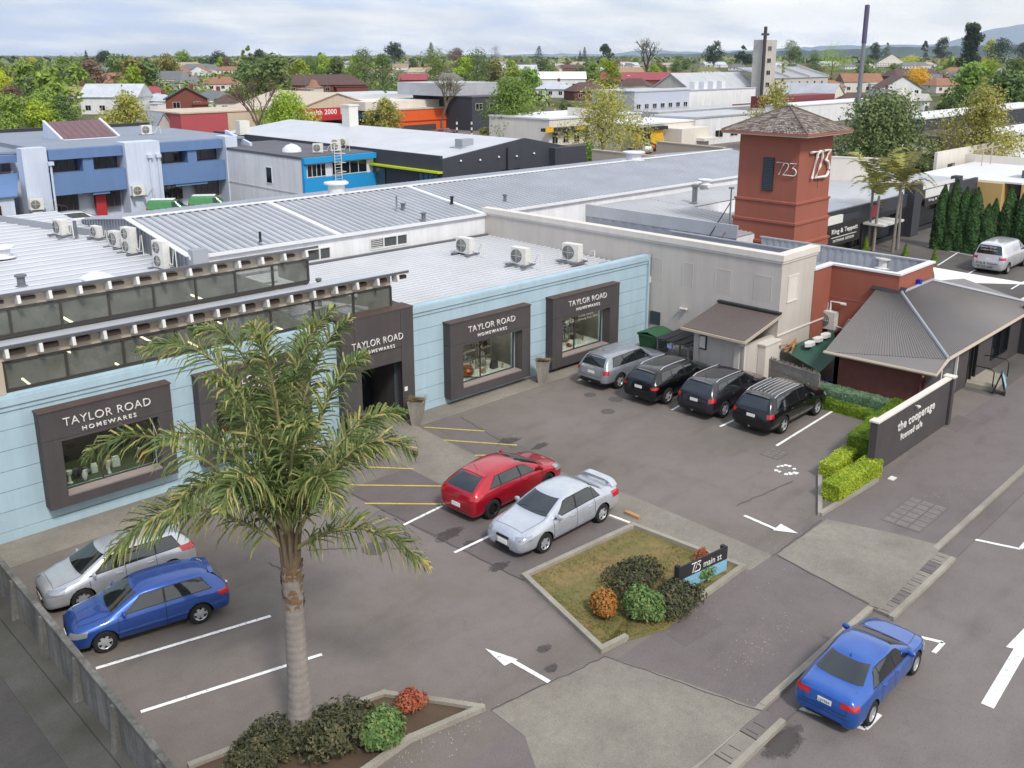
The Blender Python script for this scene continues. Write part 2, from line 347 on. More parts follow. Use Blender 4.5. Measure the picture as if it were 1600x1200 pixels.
# kerb along the street, dropped at the two driveways; gutter channel
def kerb(x0, x1, h): 
    return structure(MB().box(x0, x1, KT, KT+.16, -.15, h).build('kerb', 'kerb_concrete'))
D1 = (21.9, 26.3); D2 = (9.0, 16.6)
kerb(-60, D2[0], .012); kerb(D2[1], D1[0], .012); kerb(D1[1], 120, .012); kerb(*D1, .002); kerb(*D2, .002)
structure(MB().box(-60, 120, KT-.5, KT-.0, -.13, -.085).build('gutter', 'asphalt_path'))
def plates(x0, x1, n):
    L = (x1-x0)/n
    for i in range(n):
        a = x0+L*i+.02; b = x0+L*(i+1)-.02; mb = MB().box(a, b, KT-.42, KT-.01, -.11, .0, 0)
        for k in range(2): mb.box(a+.12+.3*k, a+.135+.3*k, KT-.36, KT-.08, .0, .006, 1)
        o = mb.build('gutter_plate', [('aggregate', 'asphalt_path')[(i*7+n) % 3 == 1], 'dark_steel'])
        tag(o, 'concrete cover plate bridging the gutter at a driveway mouth', 'gutter plate', 'gutter cover plates')
    structure(MB().box(x0, x1, KT-.56, KT-.42, -.118, .0).build('kerb', 'kerb_concrete'))
plates(22.0, 26.2, 6); plates(9.6, 16.5, 7)
# markings
MK = .016
def line(a, b, w=.1, m='white_line', z=MK, road=False):
    zz = -.1 if road else 0.; p = Vector(G(*a, zz)); q = Vector(G(*b, zz)); d = (q-p).normalized(); n = Vector((-d.y, d.x))*w/2
    z2 = (-.112 if road else z)
    return structure(MB().prism([tuple(p+n), tuple(q+n), tuple(q-n), tuple(p-n)], z2-.004, z2).build('road_marking', m))
for a, b in (((630, 821), (691, 791)), ((710, 864), (765, 838)), ((952, 805), (984, 817)), ((150, 1045), (423, 963)), ((220, 1113), (503, 1023)), ((1213, 697), (1302, 642)), ((1125, 667), (1149, 656)), ((1050, 641), (1064, 633)), ((335, 912), (355, 908)), ((903, 595), (925, 587)), ((1490, 440), (1580, 392)), ((1580, 452), (1600, 440)), ((1448, 385), (1520, 400)), ((1465, 415), (1520, 380))): line(a, b)
for a, b in (((663, 668), (757, 674)), ((693, 688), (808, 696)), ((742, 712), (800, 711)), ((800, 711), (862, 718)), ((570, 730), (646, 733)), ((535, 758), (696, 760)), ((570, 787), (690, 788))): line(a, b, .08, 'yellow_line')
def arrow(tail, neck, tip, l, r, w=.12, road=False):
    line(tail, neck, w, road=road); z = -.112 if road else MK; zz = -.1 if road else 0
    structure(MB().prism([G(*tip, zz), G(*l, zz), G(*r, zz)], z-.004, z+.001).build('road_marking', 'white_line'))
arrow((1163, 806), (1216, 829), (1247, 834), (1220, 819), (1208, 829)); arrow((858, 1066), (800, 1033), (758, 1014), (809, 1031), (788, 1041))
arrow((1543, 1102), (1600, 1005), (1650, 930), (1572, 1010), (1632, 1022), .27, True)
for pts in (((1242, 1103), (1352, 1138), (1375, 1115)), ((1440, 995), (1474, 1003), (1459, 1019)), ((1508, 839), (1594, 857), (1612, 838)), ((1585, 753), (1640, 768))):
    for a, b in zip(pts, pts[1:]): line(a, b, .11, road=True)
for a, b in (((537, 766), (820, 908)), ((480, 860), (560, 857)), ((610, 857), (655, 858)), ((720, 652), (800, 700)), ((1207, 870), (1284, 812)), ((768, 1110), (945, 1026)), ((945, 1026), (1190, 1112)), ((1214, 868), (1372, 952)), ((1150, 790), (1240, 752)), ((420, 880), (470, 905))):
    p = Vector(G(*a)); q = Vector(G(*b)); d = (q-p).normalized(); n_ = Vector((-d.y, d.x)); cr = []; N2 = 14
    for i in range(N2+1): cr.append(p+(q-p)*i/N2+n_*random.gauss(0, .018))
    mb = MB()
    for u, v in zip(cr, cr[1:]): mb.add([(*(u-n_*.016), .0135), (*(u+n_*.016), .0135), (*(v+n_*.016), .0135), (*(v-n_*.016), .0135)], [(3, 2, 1, 0)])
    structure(mb.build('paving_joint', 'joint_dark'))
# white scuffed paint ring and service covers
cx, cy = G(1228, 734)
rg = MB()
for k in (0, 1, 2, 3, 5, 6, 8, 9, 10, 12):
    a = 2*pi*k/14; b = 2*pi*(k+.8)/14; r0 = .26+.12*random.random(); r1 = r0+.1+.14*random.random()
    rg.prism([(cx+r0*cos(a), cy+r0*sin(a)*.8), (cx+r1*cos(a), cy+r1*sin(a)*.8), (cx+r1*cos(b), cy+r1*sin(b)*.8), (cx+r0*cos(b), cy+r0*sin(b)*.8)], .01, MK-.002)
structure(rg.build('road_marking', 'white_line'))
mat('cover_grey', '7f7874', .7, .3, 4); mat('cover_round', '635d5a', .8, .3, 6)
def cover(px, r, label, sq=False, n=5):
    x, y = G(*px); mb = MB()
    if not sq:
        mb.lathe([(r, .0), (r, .013), (r*.9, .013), (r*.88, .009), (.001, .009)], (x, y, 0), 'z', 20)
        for k in range(n): mb.box(x-r*.55, x+r*.55, y-r*.5+k*r*.25, y-r*.5+k*r*.25+.03, .009, .014)
        o = mb.build('manhole_cover', 'cover_round')
    else:
        w, h = r
        mb.box(x-w, x+w, y-h, y+h, 0, .011, 1)
        for i in range(n):
            for j in range(3): mb.box(x-w+.06+i*2*(w-.03)/n, x-w+i*2*(w-.03)/n+2*(w-.03)/n-.0, y-h+.06+j*2*(h-.03)/3, y-h+2*(h-.03)/3*(j+1)-.0, .011, .016, 0)
        o = mb.build('service_cover', ['cover_grey', 'asphalt_bay'])
    tag(o, label, 'manhole cover' if not sq else 'service cover')
cover((585, 857), .38, 'round iron manhole cover by the lowest frond of the palm'); cover((922, 617), .26, 'small round cover behind the silver grey vehicle')
cover((962, 624), .3, 'round cover behind the glossy black vehicle'); cover((950, 643), .28, 'lone round cover farthest from the parked vehicles')
cover((1430, 803), (1.15, .62), 'long ribbed service cover sunk in the footpath', True, 6); cover((1210, 709), (.42, .36), 'square drain grate behind the marked bay', True, 4)
x, y = G(1394, 748); tag(MB().box(x-.16, x+.16, y-.1, y+.1, .004, .03).build('litter', 'white_ware'), 'sheet of white paper lying on the footpath by the dark wall', 'litter')
x, y = G(983, 803); w_ = MB().prism([(x-.12, y-.45), (x+.02, y-.45), (x+.02, y+.1), (x-.12, y+.1)], .01, .1); tag(w_.build('wheel_stop', 'timber_pale'), 'timber wheel stop behind the silver saloon', 'wheel stop')
# fallen leaves and chips scattered on the footpath
lf = MB()
for (c, n, sp) in (((1190, 880), 150, 2.2), ((1120, 920), 60, 1.6), ((1180, 1010), 120, .9), ((1490, 760), 70, 1.1), ((1120, 1140), 60, .9), ((1560, 640), 30, .8), ((700, 1150), 60, .8), ((1430, 710), 60, .8), ((640, 1180), 40, .6)):
    X, Y = G(*c)
    for i in range(n):
        a = X+random.gauss(0, sp); b = Y+random.gauss(0, sp*.35); q = .006+.014*random.random()
        if b < KT+.2: continue
        lf.add([(a-q, b-q, .012), (a+q, b-q*.4, .014), (a+q*.7, b+q, .02), (a-q*.6, b+q, .013)], [(0, 1, 2, 3)])
o = lf.build('fallen_leaves', mat('leaf_chips', 'a89a84', .9, .3, 8)); tag(o, 'scattered dry leaves and stone chips on the footpath', 'leaves', kind='stuff')
lf = MB()
for (x0, x1) in ((16.7, 21.9),):
    for i in range(260):
        a = random.uniform(x0, x1); b = KT-random.random()**2*.4; q = .02+.03*random.random()
        lf.add([(a-q, b-q, -.109), (a+q, b-q*.4, -.1), (a+q*.7, b+q, -.085), (a-q*.6, b+q, -.1)], [(0, 1, 2, 3)])
o = lf.build('gutter_leaves', 'soil'); tag(o, 'dark leaf litter lying in the gutter', 'leaf litter', kind='stuff')
# ------------------------------------------------------------------ vehicles
def lerp_tab(tab, x):
    if x <= tab[0][0]: return tab[0][1:]
    for a, b in zip(tab, tab[1:]):
        if x <= b[0]:
            k = (x-a[0])/(b[0]-a[0]); return tuple(p+(q-p)*k for p, q in zip(a[1:], b[1:]))
    return tab[-1][1:]
def car_body(st, arches, low_z, mats):
    """st: stations rear->front (x, zb, hw, zs, hs, ze, ht, zt)"""
    vs = []; fs = []; n = 9
    for (x, zb, hw, zs, hs, ze, ht, zt) in st:
        half = [(0, zb), (hw*.8, zb), (hw*.96, zb+.07), (hw, zb+(zs-zb)*.45), (hw*.985, zs-(zs-zb)*.16), (hs, zs), (ht, ze), (ht*.62, zt-.008), (0, zt)]
        for (y, z) in half: vs.append((x, y, z))
        for (y, z) in half[1:-1][::-1]: vs.append((x, -y, z))
    k = 16
    for i in range(len(st)-1):
        for j in range(k):
            a = i*k+j; b = i*k+(j+1) % k; fs.append((a, a+k, b+k, b))
    fs.append(tuple(range(k))); fs.append(tuple(range((len(st)-1)*k, len(st)*k))[::-1])
    me = bpy.data.meshes.new('body'); me.from_pydata(vs, [], fs); me.update()
    bm = bmesh.new(); bm.from_mesh(me); bmesh.ops.recalc_face_normals(bm, faces=bm.faces); bm.to_mesh(me); bm.free()
    o = bpy.data.objects.new('body', me); COL.objects.link(o)
    cr = me.attributes.new('crease_edge', 'FLOAT', 'EDGE'); ns = len(st)
    for e in me.edges:
        a, b = sorted(e.vertices)
        ja, jb = a % 16, b % 16; v = 0
        if ja == jb and ja in (5, 11): v = .45
        elif ja == jb and ja in (6, 10): v = .35
        elif ja == jb and ja in (1, 15): v = .5
        elif a//16 == b//16 and a//16 in (0, ns-1): v = .35
        cr.data[e.index].value = v
    m = o.modifiers.new('s', 'SUBSURF'); m.levels = 2; m.render_levels = 2
    dg = bpy.context.evaluated_depsgraph_get(); m1 = bpy.data.meshes.new_from_object(o.evaluated_get(dg))
    bv = BVHTree.FromPolygons([v.co.copy() for v in m1.vertices], [tuple(p.vertices) for p in m1.polygons])
    o.modifiers.clear(); o.data = m1
    cut = MB()
    for (x, z, r, hw) in arches:
        for sgn in (1, -1):
            y0, y1 = sgn*(hw-.26), sgn*(hw+.3)
            cut.lathe([(r, min(y0, y1)), (r, max(y0, y1))], (x, 0, z), 'y', 28)
    c = cut.build('cut', ['trim_black'])
    b = bmesh.new(); b.from_mesh(c.data); bmesh.ops.recalc_face_normals(b, faces=b.faces); b.to_mesh(c.data); b.free()
    for x in ('paint', 'trim_black'): m1.materials.append(M(x))
    bo = o.modifiers.new('b', 'BOOLEAN'); bo.operation = 'DIFFERENCE'; bo.object = c; bo.solver = 'EXACT'; bo.material_mode = 'TRANSFER'
    dg = bpy.context.evaluated_depsgraph_get(); m2 = bpy.data.meshes.new_from_object(o.evaluated_get(dg))
    o.modifiers.clear(); o.data = m2; bpy.data.objects.remove(c)
    m2.name = 'body'
    m2.materials.clear()
    for x in ('paint', 'trim_black'): m2.materials.append(M(x))
    for p in m2.polygons:
        z = p.center.z; arch = False
        for (ax, az, r, hw) in arches:
            d = hypot(p.center.x-ax, z-az)
            if d < r+.004 and abs(p.center.y) < hw+.2: arch = True
        p.material_index = 1 if (arch or z < low_z or p.normal.z < -.75) else 0
        p.use_smooth = True
    m2.set_sharp_from_angle(angle=RAD(42))
    return o, bv
def patch(bv, grid, d, off, name, m, parent, th=0.):
    """a sheet that follows the body: grid of points shot along d onto it"""
    d = Vector(d).normalized(); vs = []; ok = True
    for row in grid:
        for p in row:
            h = bv.ray_cast(Vector(p)-d*4, d); q = Vector(p)
            for _ in range(10):
                if h[0] is None: q.z -= .03; h = bv.ray_cast(q-d*4, d)
            if h[0] is None:
                ok = False; vs.append(tuple(p)); continue
            nn = h[1] if h[1].dot(d) < 0 else -h[1]
            vs.append(tuple(h[0]+nn*off))
    if not ok: return None
    R = len(grid); C = len(grid[0]); mb = MB()
    fs = []
    for i in range(R-1):
        for j in range(C-1):
            a = i*C+j; q = (a, a+1, a+C+1, a+C)
            nrm = (Vector(vs[a+1])-Vector(vs[a])).cross(Vector(vs[a+C])-Vector(vs[a]))
            fs.append(q if nrm.dot(d) < 0 else q[::-1])
    mb.add(vs, fs); o = mb.build(name, [m], parent)
    o.data.polygons.foreach_set('use_smooth', [True]*len(o.data.polygons))
    return o
def gr(f, nu, nv): return [[f(i/nu, j/nv) for i in range(nu+1)] for j in range(nv+1)]
def make_wheel(r, wd, rim='rim', spokes=5):
    t = MB().lathe([(r*.62, -wd/2), (r*.93, -wd/2), (r, -wd*.33), (r, wd*.33), (r*.93, wd/2), (r*.62, wd/2), (r*.6, 0), (r*.62, -wd/2)], (0, 0, 0), 'y', 28, cap=False)
    return t
def make_car(kind, label, cat, loc, rz, sc, color, P, group=None):
    """P: dict of shape numbers. x forward, wheels on z=0"""
    root = thing(kind, label, cat, loc, rz, group, sc)
    st = P['st']; hw = P['hw']; wr = P.get('wr', .325); xr, xf = P['wx']
    arch = [(xr, wr, wr+.055, hw), (xf, wr, wr+.055, hw)]
    body, bv = car_body(st, arch, P.get('low', 0), None)
    body.parent = root; body.color = (*lin(color)[:3], 1)
    top = [(s[0], s[3], s[5], s[7], s[6]) for s in st]     # x -> shoulder, edge, top, half roof
    # side glass: list of panes (x0, x1) with slanted ends
    zb_off, zt_off = P.get('dlo', (.05, .06))
    for sgn in (1, -1):
        for (x0b, x1b, x0t, x1t) in P['panes']:
            def f(u, v, sgn=sgn):
                xb = x0b+(x1b-x0b)*u; xt = x0t+(x1t-x0t)*u; x = xb+(xt-xb)*v
                zs, ze, zt, ht = lerp_tab(top, x)
                return (x, 0, zs+zb_off+(ze-zt_off-zs-zb_off)*v)
            patch(bv, gr(f, 8, 5), (0, -sgn, 0), .006, 'side_window', 'car_glass', body)
        pa, pb = P['panes'][0], P['panes'][-1]
        if P.get('trim', True) and kind != 'van' and kind != 'delivery_van':
            def ft(u, v):
                xb = pa[0]-.03+(pb[1]-pa[0]+.07)*u; xt = pa[2]-.03+(pb[3]-pa[2]+.05)*u; x = xb+(xt-xb)*v
                zs, ze, zt, ht = lerp_tab(top, x); return (x, 0, zs+zb_off-.022+(ze-zt_off-zs-zb_off+.04)*v)
            patch(bv, gr(ft, 20, 5), (0, -sgn, 0), .003, 'window_trim', 'trim_black', body)
        # window surround strip
        xs0 = P['panes'][0]; xs1 = P['panes'][-1]
        for nm, mm, pts in [('door_seam', 'trim_black', P.get('seams', [])), ('sill_strip', P.get('strip', None), [((xr+.5), .33, (xf-.5), .36)] if P.get('strip') else []), ('belt_strip', P.get('belt', None), P.get('beltline', []))]:
            for (xa, za, xb, zb_) in pts:
                w = .007 if nm == 'door_seam' else .018
                dx, dz = xb-xa, zb_-za; L = hypot(dx, dz); nx, nz = -dz/L*w, dx/L*w
                f = lambda u, v: (xa+dx*u+nx*(v*2-1), 0, za+dz*u+nz*(v*2-1))
                patch(bv, gr(f, 12, 1), (0, -sgn, 0), .004 if nm == 'door_seam' else .012, nm, mm, body)
        for (xh, zh) in P.get('handles', []):
            h = bv.ray_cast(Vector((xh, sgn*3, zh)), Vector((0, -sgn, 0)))
            if h[0]:
                y = h[0].y; MB().box(xh-.09, xh+.09, y-.008*sgn, y+.028*sgn, zh-.014, zh+.014).build('door_handle', P.get('handle_m', 'paint'), body).color = body.color
        # mirrors
        xm, zm = P['mirror']; h = bv.ray_cast(Vector((xm, sgn*3, zm-.05)), Vector((0, -sgn, 0))); y = h[0].y if h[0] else sgn*hw*.9
        mm = MB().lathe([(.02, 0), (.075, .02), (.095, .06), (.09, .14), (.05, .2)], (0, 0, 0), 'y', 10)
        mo = mm.build('mirror', 'paint', root, True); mo.color = body.color; mo.scale = (.62, sgn*1.05, .95); mo.location = (xm, y-.01*sgn, zm)
        if sgn < 0: mo.data.flip_normals()
        # lights
        for nm, mt, d, tab in (('headlight', 'lamp_clear', (-1, -.75*sgn, 0), P['head']), ('tail_light', 'lamp_red', (1, -.75*sgn, 0), P['tail'])):
            y0, y1, z0, z1, z0b, z1b = tab[:6]
            bx = st[-1][0] if nm == 'headlight' else st[0][0]
            dd = Vector(d).normalized(); tg = Vector((dd.y, -dd.x, 0))
            def f(u, v):
                yy = y0+(y1-y0)*u; za = z0+(z0b-z0)*u; zb_ = z1+(z1b-z1)*u
                base = Vector((bx, sgn*hw*.9, 0)); q = base+tg*((yy)*(1 if tg.y*sgn > 0 else -1)); return (q.x, q.y, za+(zb_-za)*v)
            patch(bv, gr(f, 6, 5), d, .008, nm, mt, root)
    # windscreen and rear window: shot horizontally
    def glass(nm, d, zl, zh, yl, yh, bow=.04):
        def f(u, v):
            z = zl+(zh-zl)*v; w = yl+(yh-yl)*v; y = (u*2-1)*w
            return (0, y, z-bow*(abs(u*2-1)**2)*(1-v)*0)
        return patch(bv, gr(f, 12, 8), d, .006, nm, 'car_glass', body)
    glass('windscreen', (-1, 0, 0), *P['ws']); glass('rear_window', (1, 0, 0), *P['rw'])
    def gap(pts, d, w=.006, nm='panel_gap'):
        d = Vector(d); q = []
        for p in pts:
            h = bv.ray_cast(Vector(p)-d*4, d)
            if h[0] is None: return
            q.append(h[0]+(h[1] if h[1].dot(d) < 0 else -h[1])*.003)
        mb = MB()
        for u, v in zip(q, q[1:]):
            e = (v-u).cross(d); 
            if e.length < 1e-5: continue
            e = e.normalized()*w; k = [tuple(u-e), tuple(u+e), tuple(v+e), tuple(v-e)]; mb.add(k, [(0, 1, 2, 3)])
        if mb.v: mb.build(nm, 'trim_black', body)
    xa = P['mirror'][0]+.22; xb = st[-1][0]-.28; yw = hw*.74
    for sgn in (1, -1):
        gap([(xa+(xb-xa)*k/10, sgn*(yw-.12*(k/10)**2), 0) for k in range(11)], (0, 0, -1))
        gap([(0, sgn*hw*(.62+.04*k/6), P['plate'][0]-.16+(P['rw'][0]-.05-P['plate'][0]+.16)*k/6) for k in range(7)], (1, 0, 0))
    gap([(xb, yw*.86*(-1+2*k/12), 0) for k in range(13)], (0, 0, -1)); gap([(0, hw*.62*(-1+2*k/12), P['plate'][0]-.16) for k in range(13)], (1, 0, 0))
    gap([(0, hw*.7*(-1+2*k/12), .5) for k in range(13)], (1, 0, 0), .005, 'bumper_gap')
    # wipers lie at the foot of the windscreen
    for y0, y1 in ((.05, .52), (-.5, -.03)):
        gap([(0, y0+(y1-y0)*k/6, P['ws'][0]+.01+.05*sin(k/6*pi*.6)) for k in range(7)], (-1, 0, 0), .011, 'wiper')
    # grille, lower intake, plates
    for (nm, mt, d, y, z0, z1, off) in P.get('front', []):
        patch(bv, gr(lambda u, v: (0, (u*2-1)*y*(1-.08*v), z0+(z1-z0)*v), 8, 3), (-1, 0, 0) if d == 'f' else (1, 0, 0), off, nm, mt, body)
    for d, z in ((1, P['plate'][0]), (-1, P['plate'][1])):
        h = bv.ray_cast(Vector((-d*4, 0, z)), Vector((d, 0, 0)))
        if h[0]:
            x = h[0].x; a = -d*.018
            mb = MB().box(x+a, x, -.18, .18, z-.065, z+.065); pl = mb.build('number_plate', 'plate_white', root)
            tx = P.get('reg')
            if tx: text('plate_number', tx, .1, pl, (x+a*1.1, .15 if d > 0 else -.15, z-.038), (RAD(90), 0, -RAD(90)*d), 'black', .002)
    # roof rails
    if P.get('rails'):
        xa, xb, yr = P['rails'][:3]; rm = P.get('rail_m', 'chrome')
        for sgn in (1, -1):
            pts = []
            for i in range(9):
                x = xa+(xb-xa)*i/8; h = bv.ray_cast(Vector((x, sgn*yr, 4)), Vector((0, 0, -1)))
                z = h[0].z if h[0] else 1.6
                pts.append((x, sgn*yr, z+(.05 if 0 < i < 8 else -.005)))
            MB().tube(pts, .021, 6).build('roof_rail', rm, body)
    for i in range(P.get('ribs', 0)):
        y = -.42+.84*i/(P['ribs']-1); pts = []
        for k in range(9):
            x = P['ribx'][0]+(P['ribx'][1]-P['ribx'][0])*k/8; h = bv.ray_cast(Vector((x, y, 4)), Vector((0, 0, -1))); pts.append((x, y, h[0].z+.004))
        MB().tube(pts, .014, 5).build('roof_rib', P.get('rib_m', 'chrome'), body).color = body.color
    if P.get('spoiler') == 'wing':
        xs = st[0][0]+.22; h = bv.ray_cast(Vector((xs, 0, 4)), Vector((0, 0, -1))); z = h[0].z
        w = MB(); pr = []
        for i in range(13):
            y = (-1+2*i/12)*hw*.8; dz = .17*(1-abs(-1+2*i/12)**6)
            pr.append([(xs-.12, y, z+dz-.01), (xs+.12, y, z+dz-.03), (xs+.1, y, z+dz-.055), (xs-.1, y, z+dz-.04)])
        vs = [p for r_ in pr for p in r_]; fs = [(a*4+k, a*4+(k+1) % 4, a*4+4+(k+1) % 4, a*4+4+k) for a in range(12) for k in range(4)]
        w.add(vs, fs); w.box(xs-.03, xs+.06, -.42, -.36, z-.03, z+.14); w.box(xs-.03, xs+.06, .36, .42, z-.03, z+.14)
        sp = w.build('spoiler', 'paint', root, True); sp.color = body.color
    if P.get('spoiler') == 'lip':
        xs, zz = P['lip']; ht = lerp_tab(top, xs)[3]; vs = []
        for i in range(9):
            y = (-1+2*i/8)*ht*.8; h = bv.ray_cast(Vector((xs, y, 4)), Vector((0, 0, -1))); z = h[0].z
            vs += [(xs+.05, y, z+.012), (xs-.11, y, z-.005), (xs-.11, y, z-.028), (xs+.05, y, z-.02)]
        fs = [(a*4+k, a*4+4+k, a*4+4+(k+1) % 4, a*4+(k+1) % 4) for a in range(8) for k in range(4)]+[(0, 1, 2, 3), (32, 35, 34, 33)]
        sp = MB().add(vs, fs).build('spoiler', 'paint', root, True); sp.color = body.color
    if P.get('aerial'):
        x, k = P['aerial']; h = bv.ray_cast(Vector((x, 0, 4)), Vector((0, 0, -1))); z = h[0].z
        if k == 'fin': MB().add([(x-.09, -.02, z-.01), (x-.09, .02, z-.01), (x+.09, 0, z-.01), (x-.1, 0, z+.07)], [(0, 2, 3), (2, 1, 3), (1, 0, 3)]).build('aerial', 'paint', body).color = body.color
        else: MB().tube([(x, 0, z), (x-.16, 0, z+.24)], .007, 5).build('aerial', 'trim_black', body)
    if P.get('towbar'):
        MB().tube([(st[0][0]+.1, 0, .36), (st[0][0]-.1, 0, .36), (st[0][0]-.1, 0, .43)], .022, 6).build('tow_bar', 'steel', root)
    # wheels
    rm = P.get('rim', 'rim'); spn = P.get('spokes', 5); wd = .2; proto = None
    for x in (xr, xf):
        for sgn in (-1, 1):
            if proto is None:
                w = make_wheel(wr, wd).build('wheel', 'tyre', root, True)
                b = MB(); ri = wr*.64
                b.lathe([(.001, .0), (ri*.9, .0), (ri*.93, -wd*.2)], (0, 0, 0), 'y', 24, 1, cap=False)
                b.lathe([(ri*.93, -wd*.2), (ri*.92, -wd*.42), (ri*1.0, -wd*.5), (ri*1.0, -wd*.4)], (0, 0, 0), 'y', 24, 0, cap=False)
                b.lathe([(.001, -wd*.32), (.05, -wd*.32), (.06, -.02), (.001, -.02)], (0, 0, 0), 'y', 12, 0)
                for k in range(spn):
                    a = 2*pi*k/spn; c, s_ = cos(a), sin(a); h1, h2 = .05, .036
                    vs = []
                    for rr, hh, yy in ((.04, h1, -wd*.33), (ri*.94, h2, -wd*.3)):
                        for e, q in ((-hh, yy), (hh, yy), (hh, yy+.03), (-hh, yy+.03)): vs.append((rr*c-e*s_, q, rr*s_+e*c))
                    b.add(vs, [(0, 1, 5, 4), (1, 2, 6, 5), (2, 3, 7, 6), (3, 0, 4, 7)], 0)
                b.build('rim', [rm, 'trim_black'], w, True)
                proto = w; o = w
            else:
                o = proto.copy(); COL.objects.link(o); r_ = proto.children[0].copy(); COL.objects.link(r_); r_.parent = o
            o.location = (x, sgn*(hw-.115), wr); o.rotation_euler = (0, random.random()*2, 0) if sgn < 0 else (0, random.random(), pi)
    return root
def hatch(L, W, H, wb, hood_z=.92, belt=.95, oh_r=None, hood_l=None, tail='hatch', bz=.2, rake=.62, hs=None, fr=None, rear_lean=.35, trunk_z=1.05, trunk_l=.0, cowl=None):
    """stations of a car body, rear bumper at x=0 then shifted so that the middle is 0"""
    hw = W/2; hl = hood_l or L*.25; hs = hw*.93; rt = hw*.68
    xc = L-hl                                     # cowl
    xrf = xc-rake                                 # roof front edge
    s = []
    if tail == 'hatch':
        s += [(0.0, bz+.13, hw*.74, .62, hw*.70, .68, hw*.6, .70), (.06, bz+.02, hw*.88, .78, hw*.84, .86, hw*.72, .88),
              (.13, bz, hw*.95, belt-.04, hw*.88, belt+.04, hw*.78, belt+.06),
              (.13+rear_lean*.55, bz, hw*.99, belt+.0, hw*.9, H-.2, hw*.70, H-.13), (.13+rear_lean, bz, hw, belt, hs*.98, H-.1, rt*1.0, H-.05),
              (.13+rear_lean+.35, bz, hw, belt-.005, hs, H-.08, rt*1.04, H-.015)]
    else:
        s += [(0.0, bz+.13, hw*.76, .6, hw*.72, .66, hw*.62, .68), (.06, bz+.02, hw*.9, .84, hw*.84, trunk_z-.1, hw*.7, trunk_z-.07),
              (.16, bz, hw*.95, belt-.06, hw*.88, trunk_z-.03, hw*.74, trunk_z), (trunk_l, bz, hw*.99, belt-.02, hs*.97, trunk_z+.0, hw*.74, trunk_z+.03),
              (trunk_l+.12, bz, hw, belt, hs, trunk_z+.05, rt*1.08, trunk_z+.09),
              (trunk_l+rear_lean, bz, hw, belt, hs, H-.1, rt*.98, H-.05), (trunk_l+rear_lean+.3, bz, hw, belt, hs, H-.07, rt*1.0, H-.01)]
    s += [((s[-1][0]+xrf)/2, bz, hw, belt-.015, hs, H-.065, rt*1.08, H+.01), (xrf-.12, bz, hw, belt-.03, hs, H-.085, rt*1.04, H-.02),
          (xrf+.06, bz, hw, belt-.04, hs, H-.13, rt*1.03, H-.06),
          (xc-.1, bz, hw, belt-.07, hs, hood_z+.1, hw*.82, hood_z+.15), (xc+.08, bz, hw, belt-.09, hs*.99, hood_z+.01, hw*.80, hood_z+.045),
          (xc+.3, bz, hw, belt-.11, hs*.97, hood_z-.02, hw*.76, hood_z+.02),
          (L-.55, bz, hw*.99, hood_z-.12, hs*.95, hood_z-.07, hw*.72, hood_z-.03), (L-.26, bz, hw*.95, hood_z-.17, hs*.9, hood_z-.13, hw*.68, hood_z-.08),
          (L-.1, bz+.0, hw*.87, hood_z-.24, hs*.83, hood_z-.2, hw*.62, hood_z-.15), (L-.02, bz+.04, hw*.76, hood_z-.32, hw*.72, hood_z-.28, hw*.58, hood_z-.25), (L, bz+.1, hw*.68, hood_z-.4, hw*.66, hood_z-.36, hw*.54, hood_z-.34)]
    return [(a[0]-L/2, *a[1:]) for a in s], xc-L/2, xrf-L/2
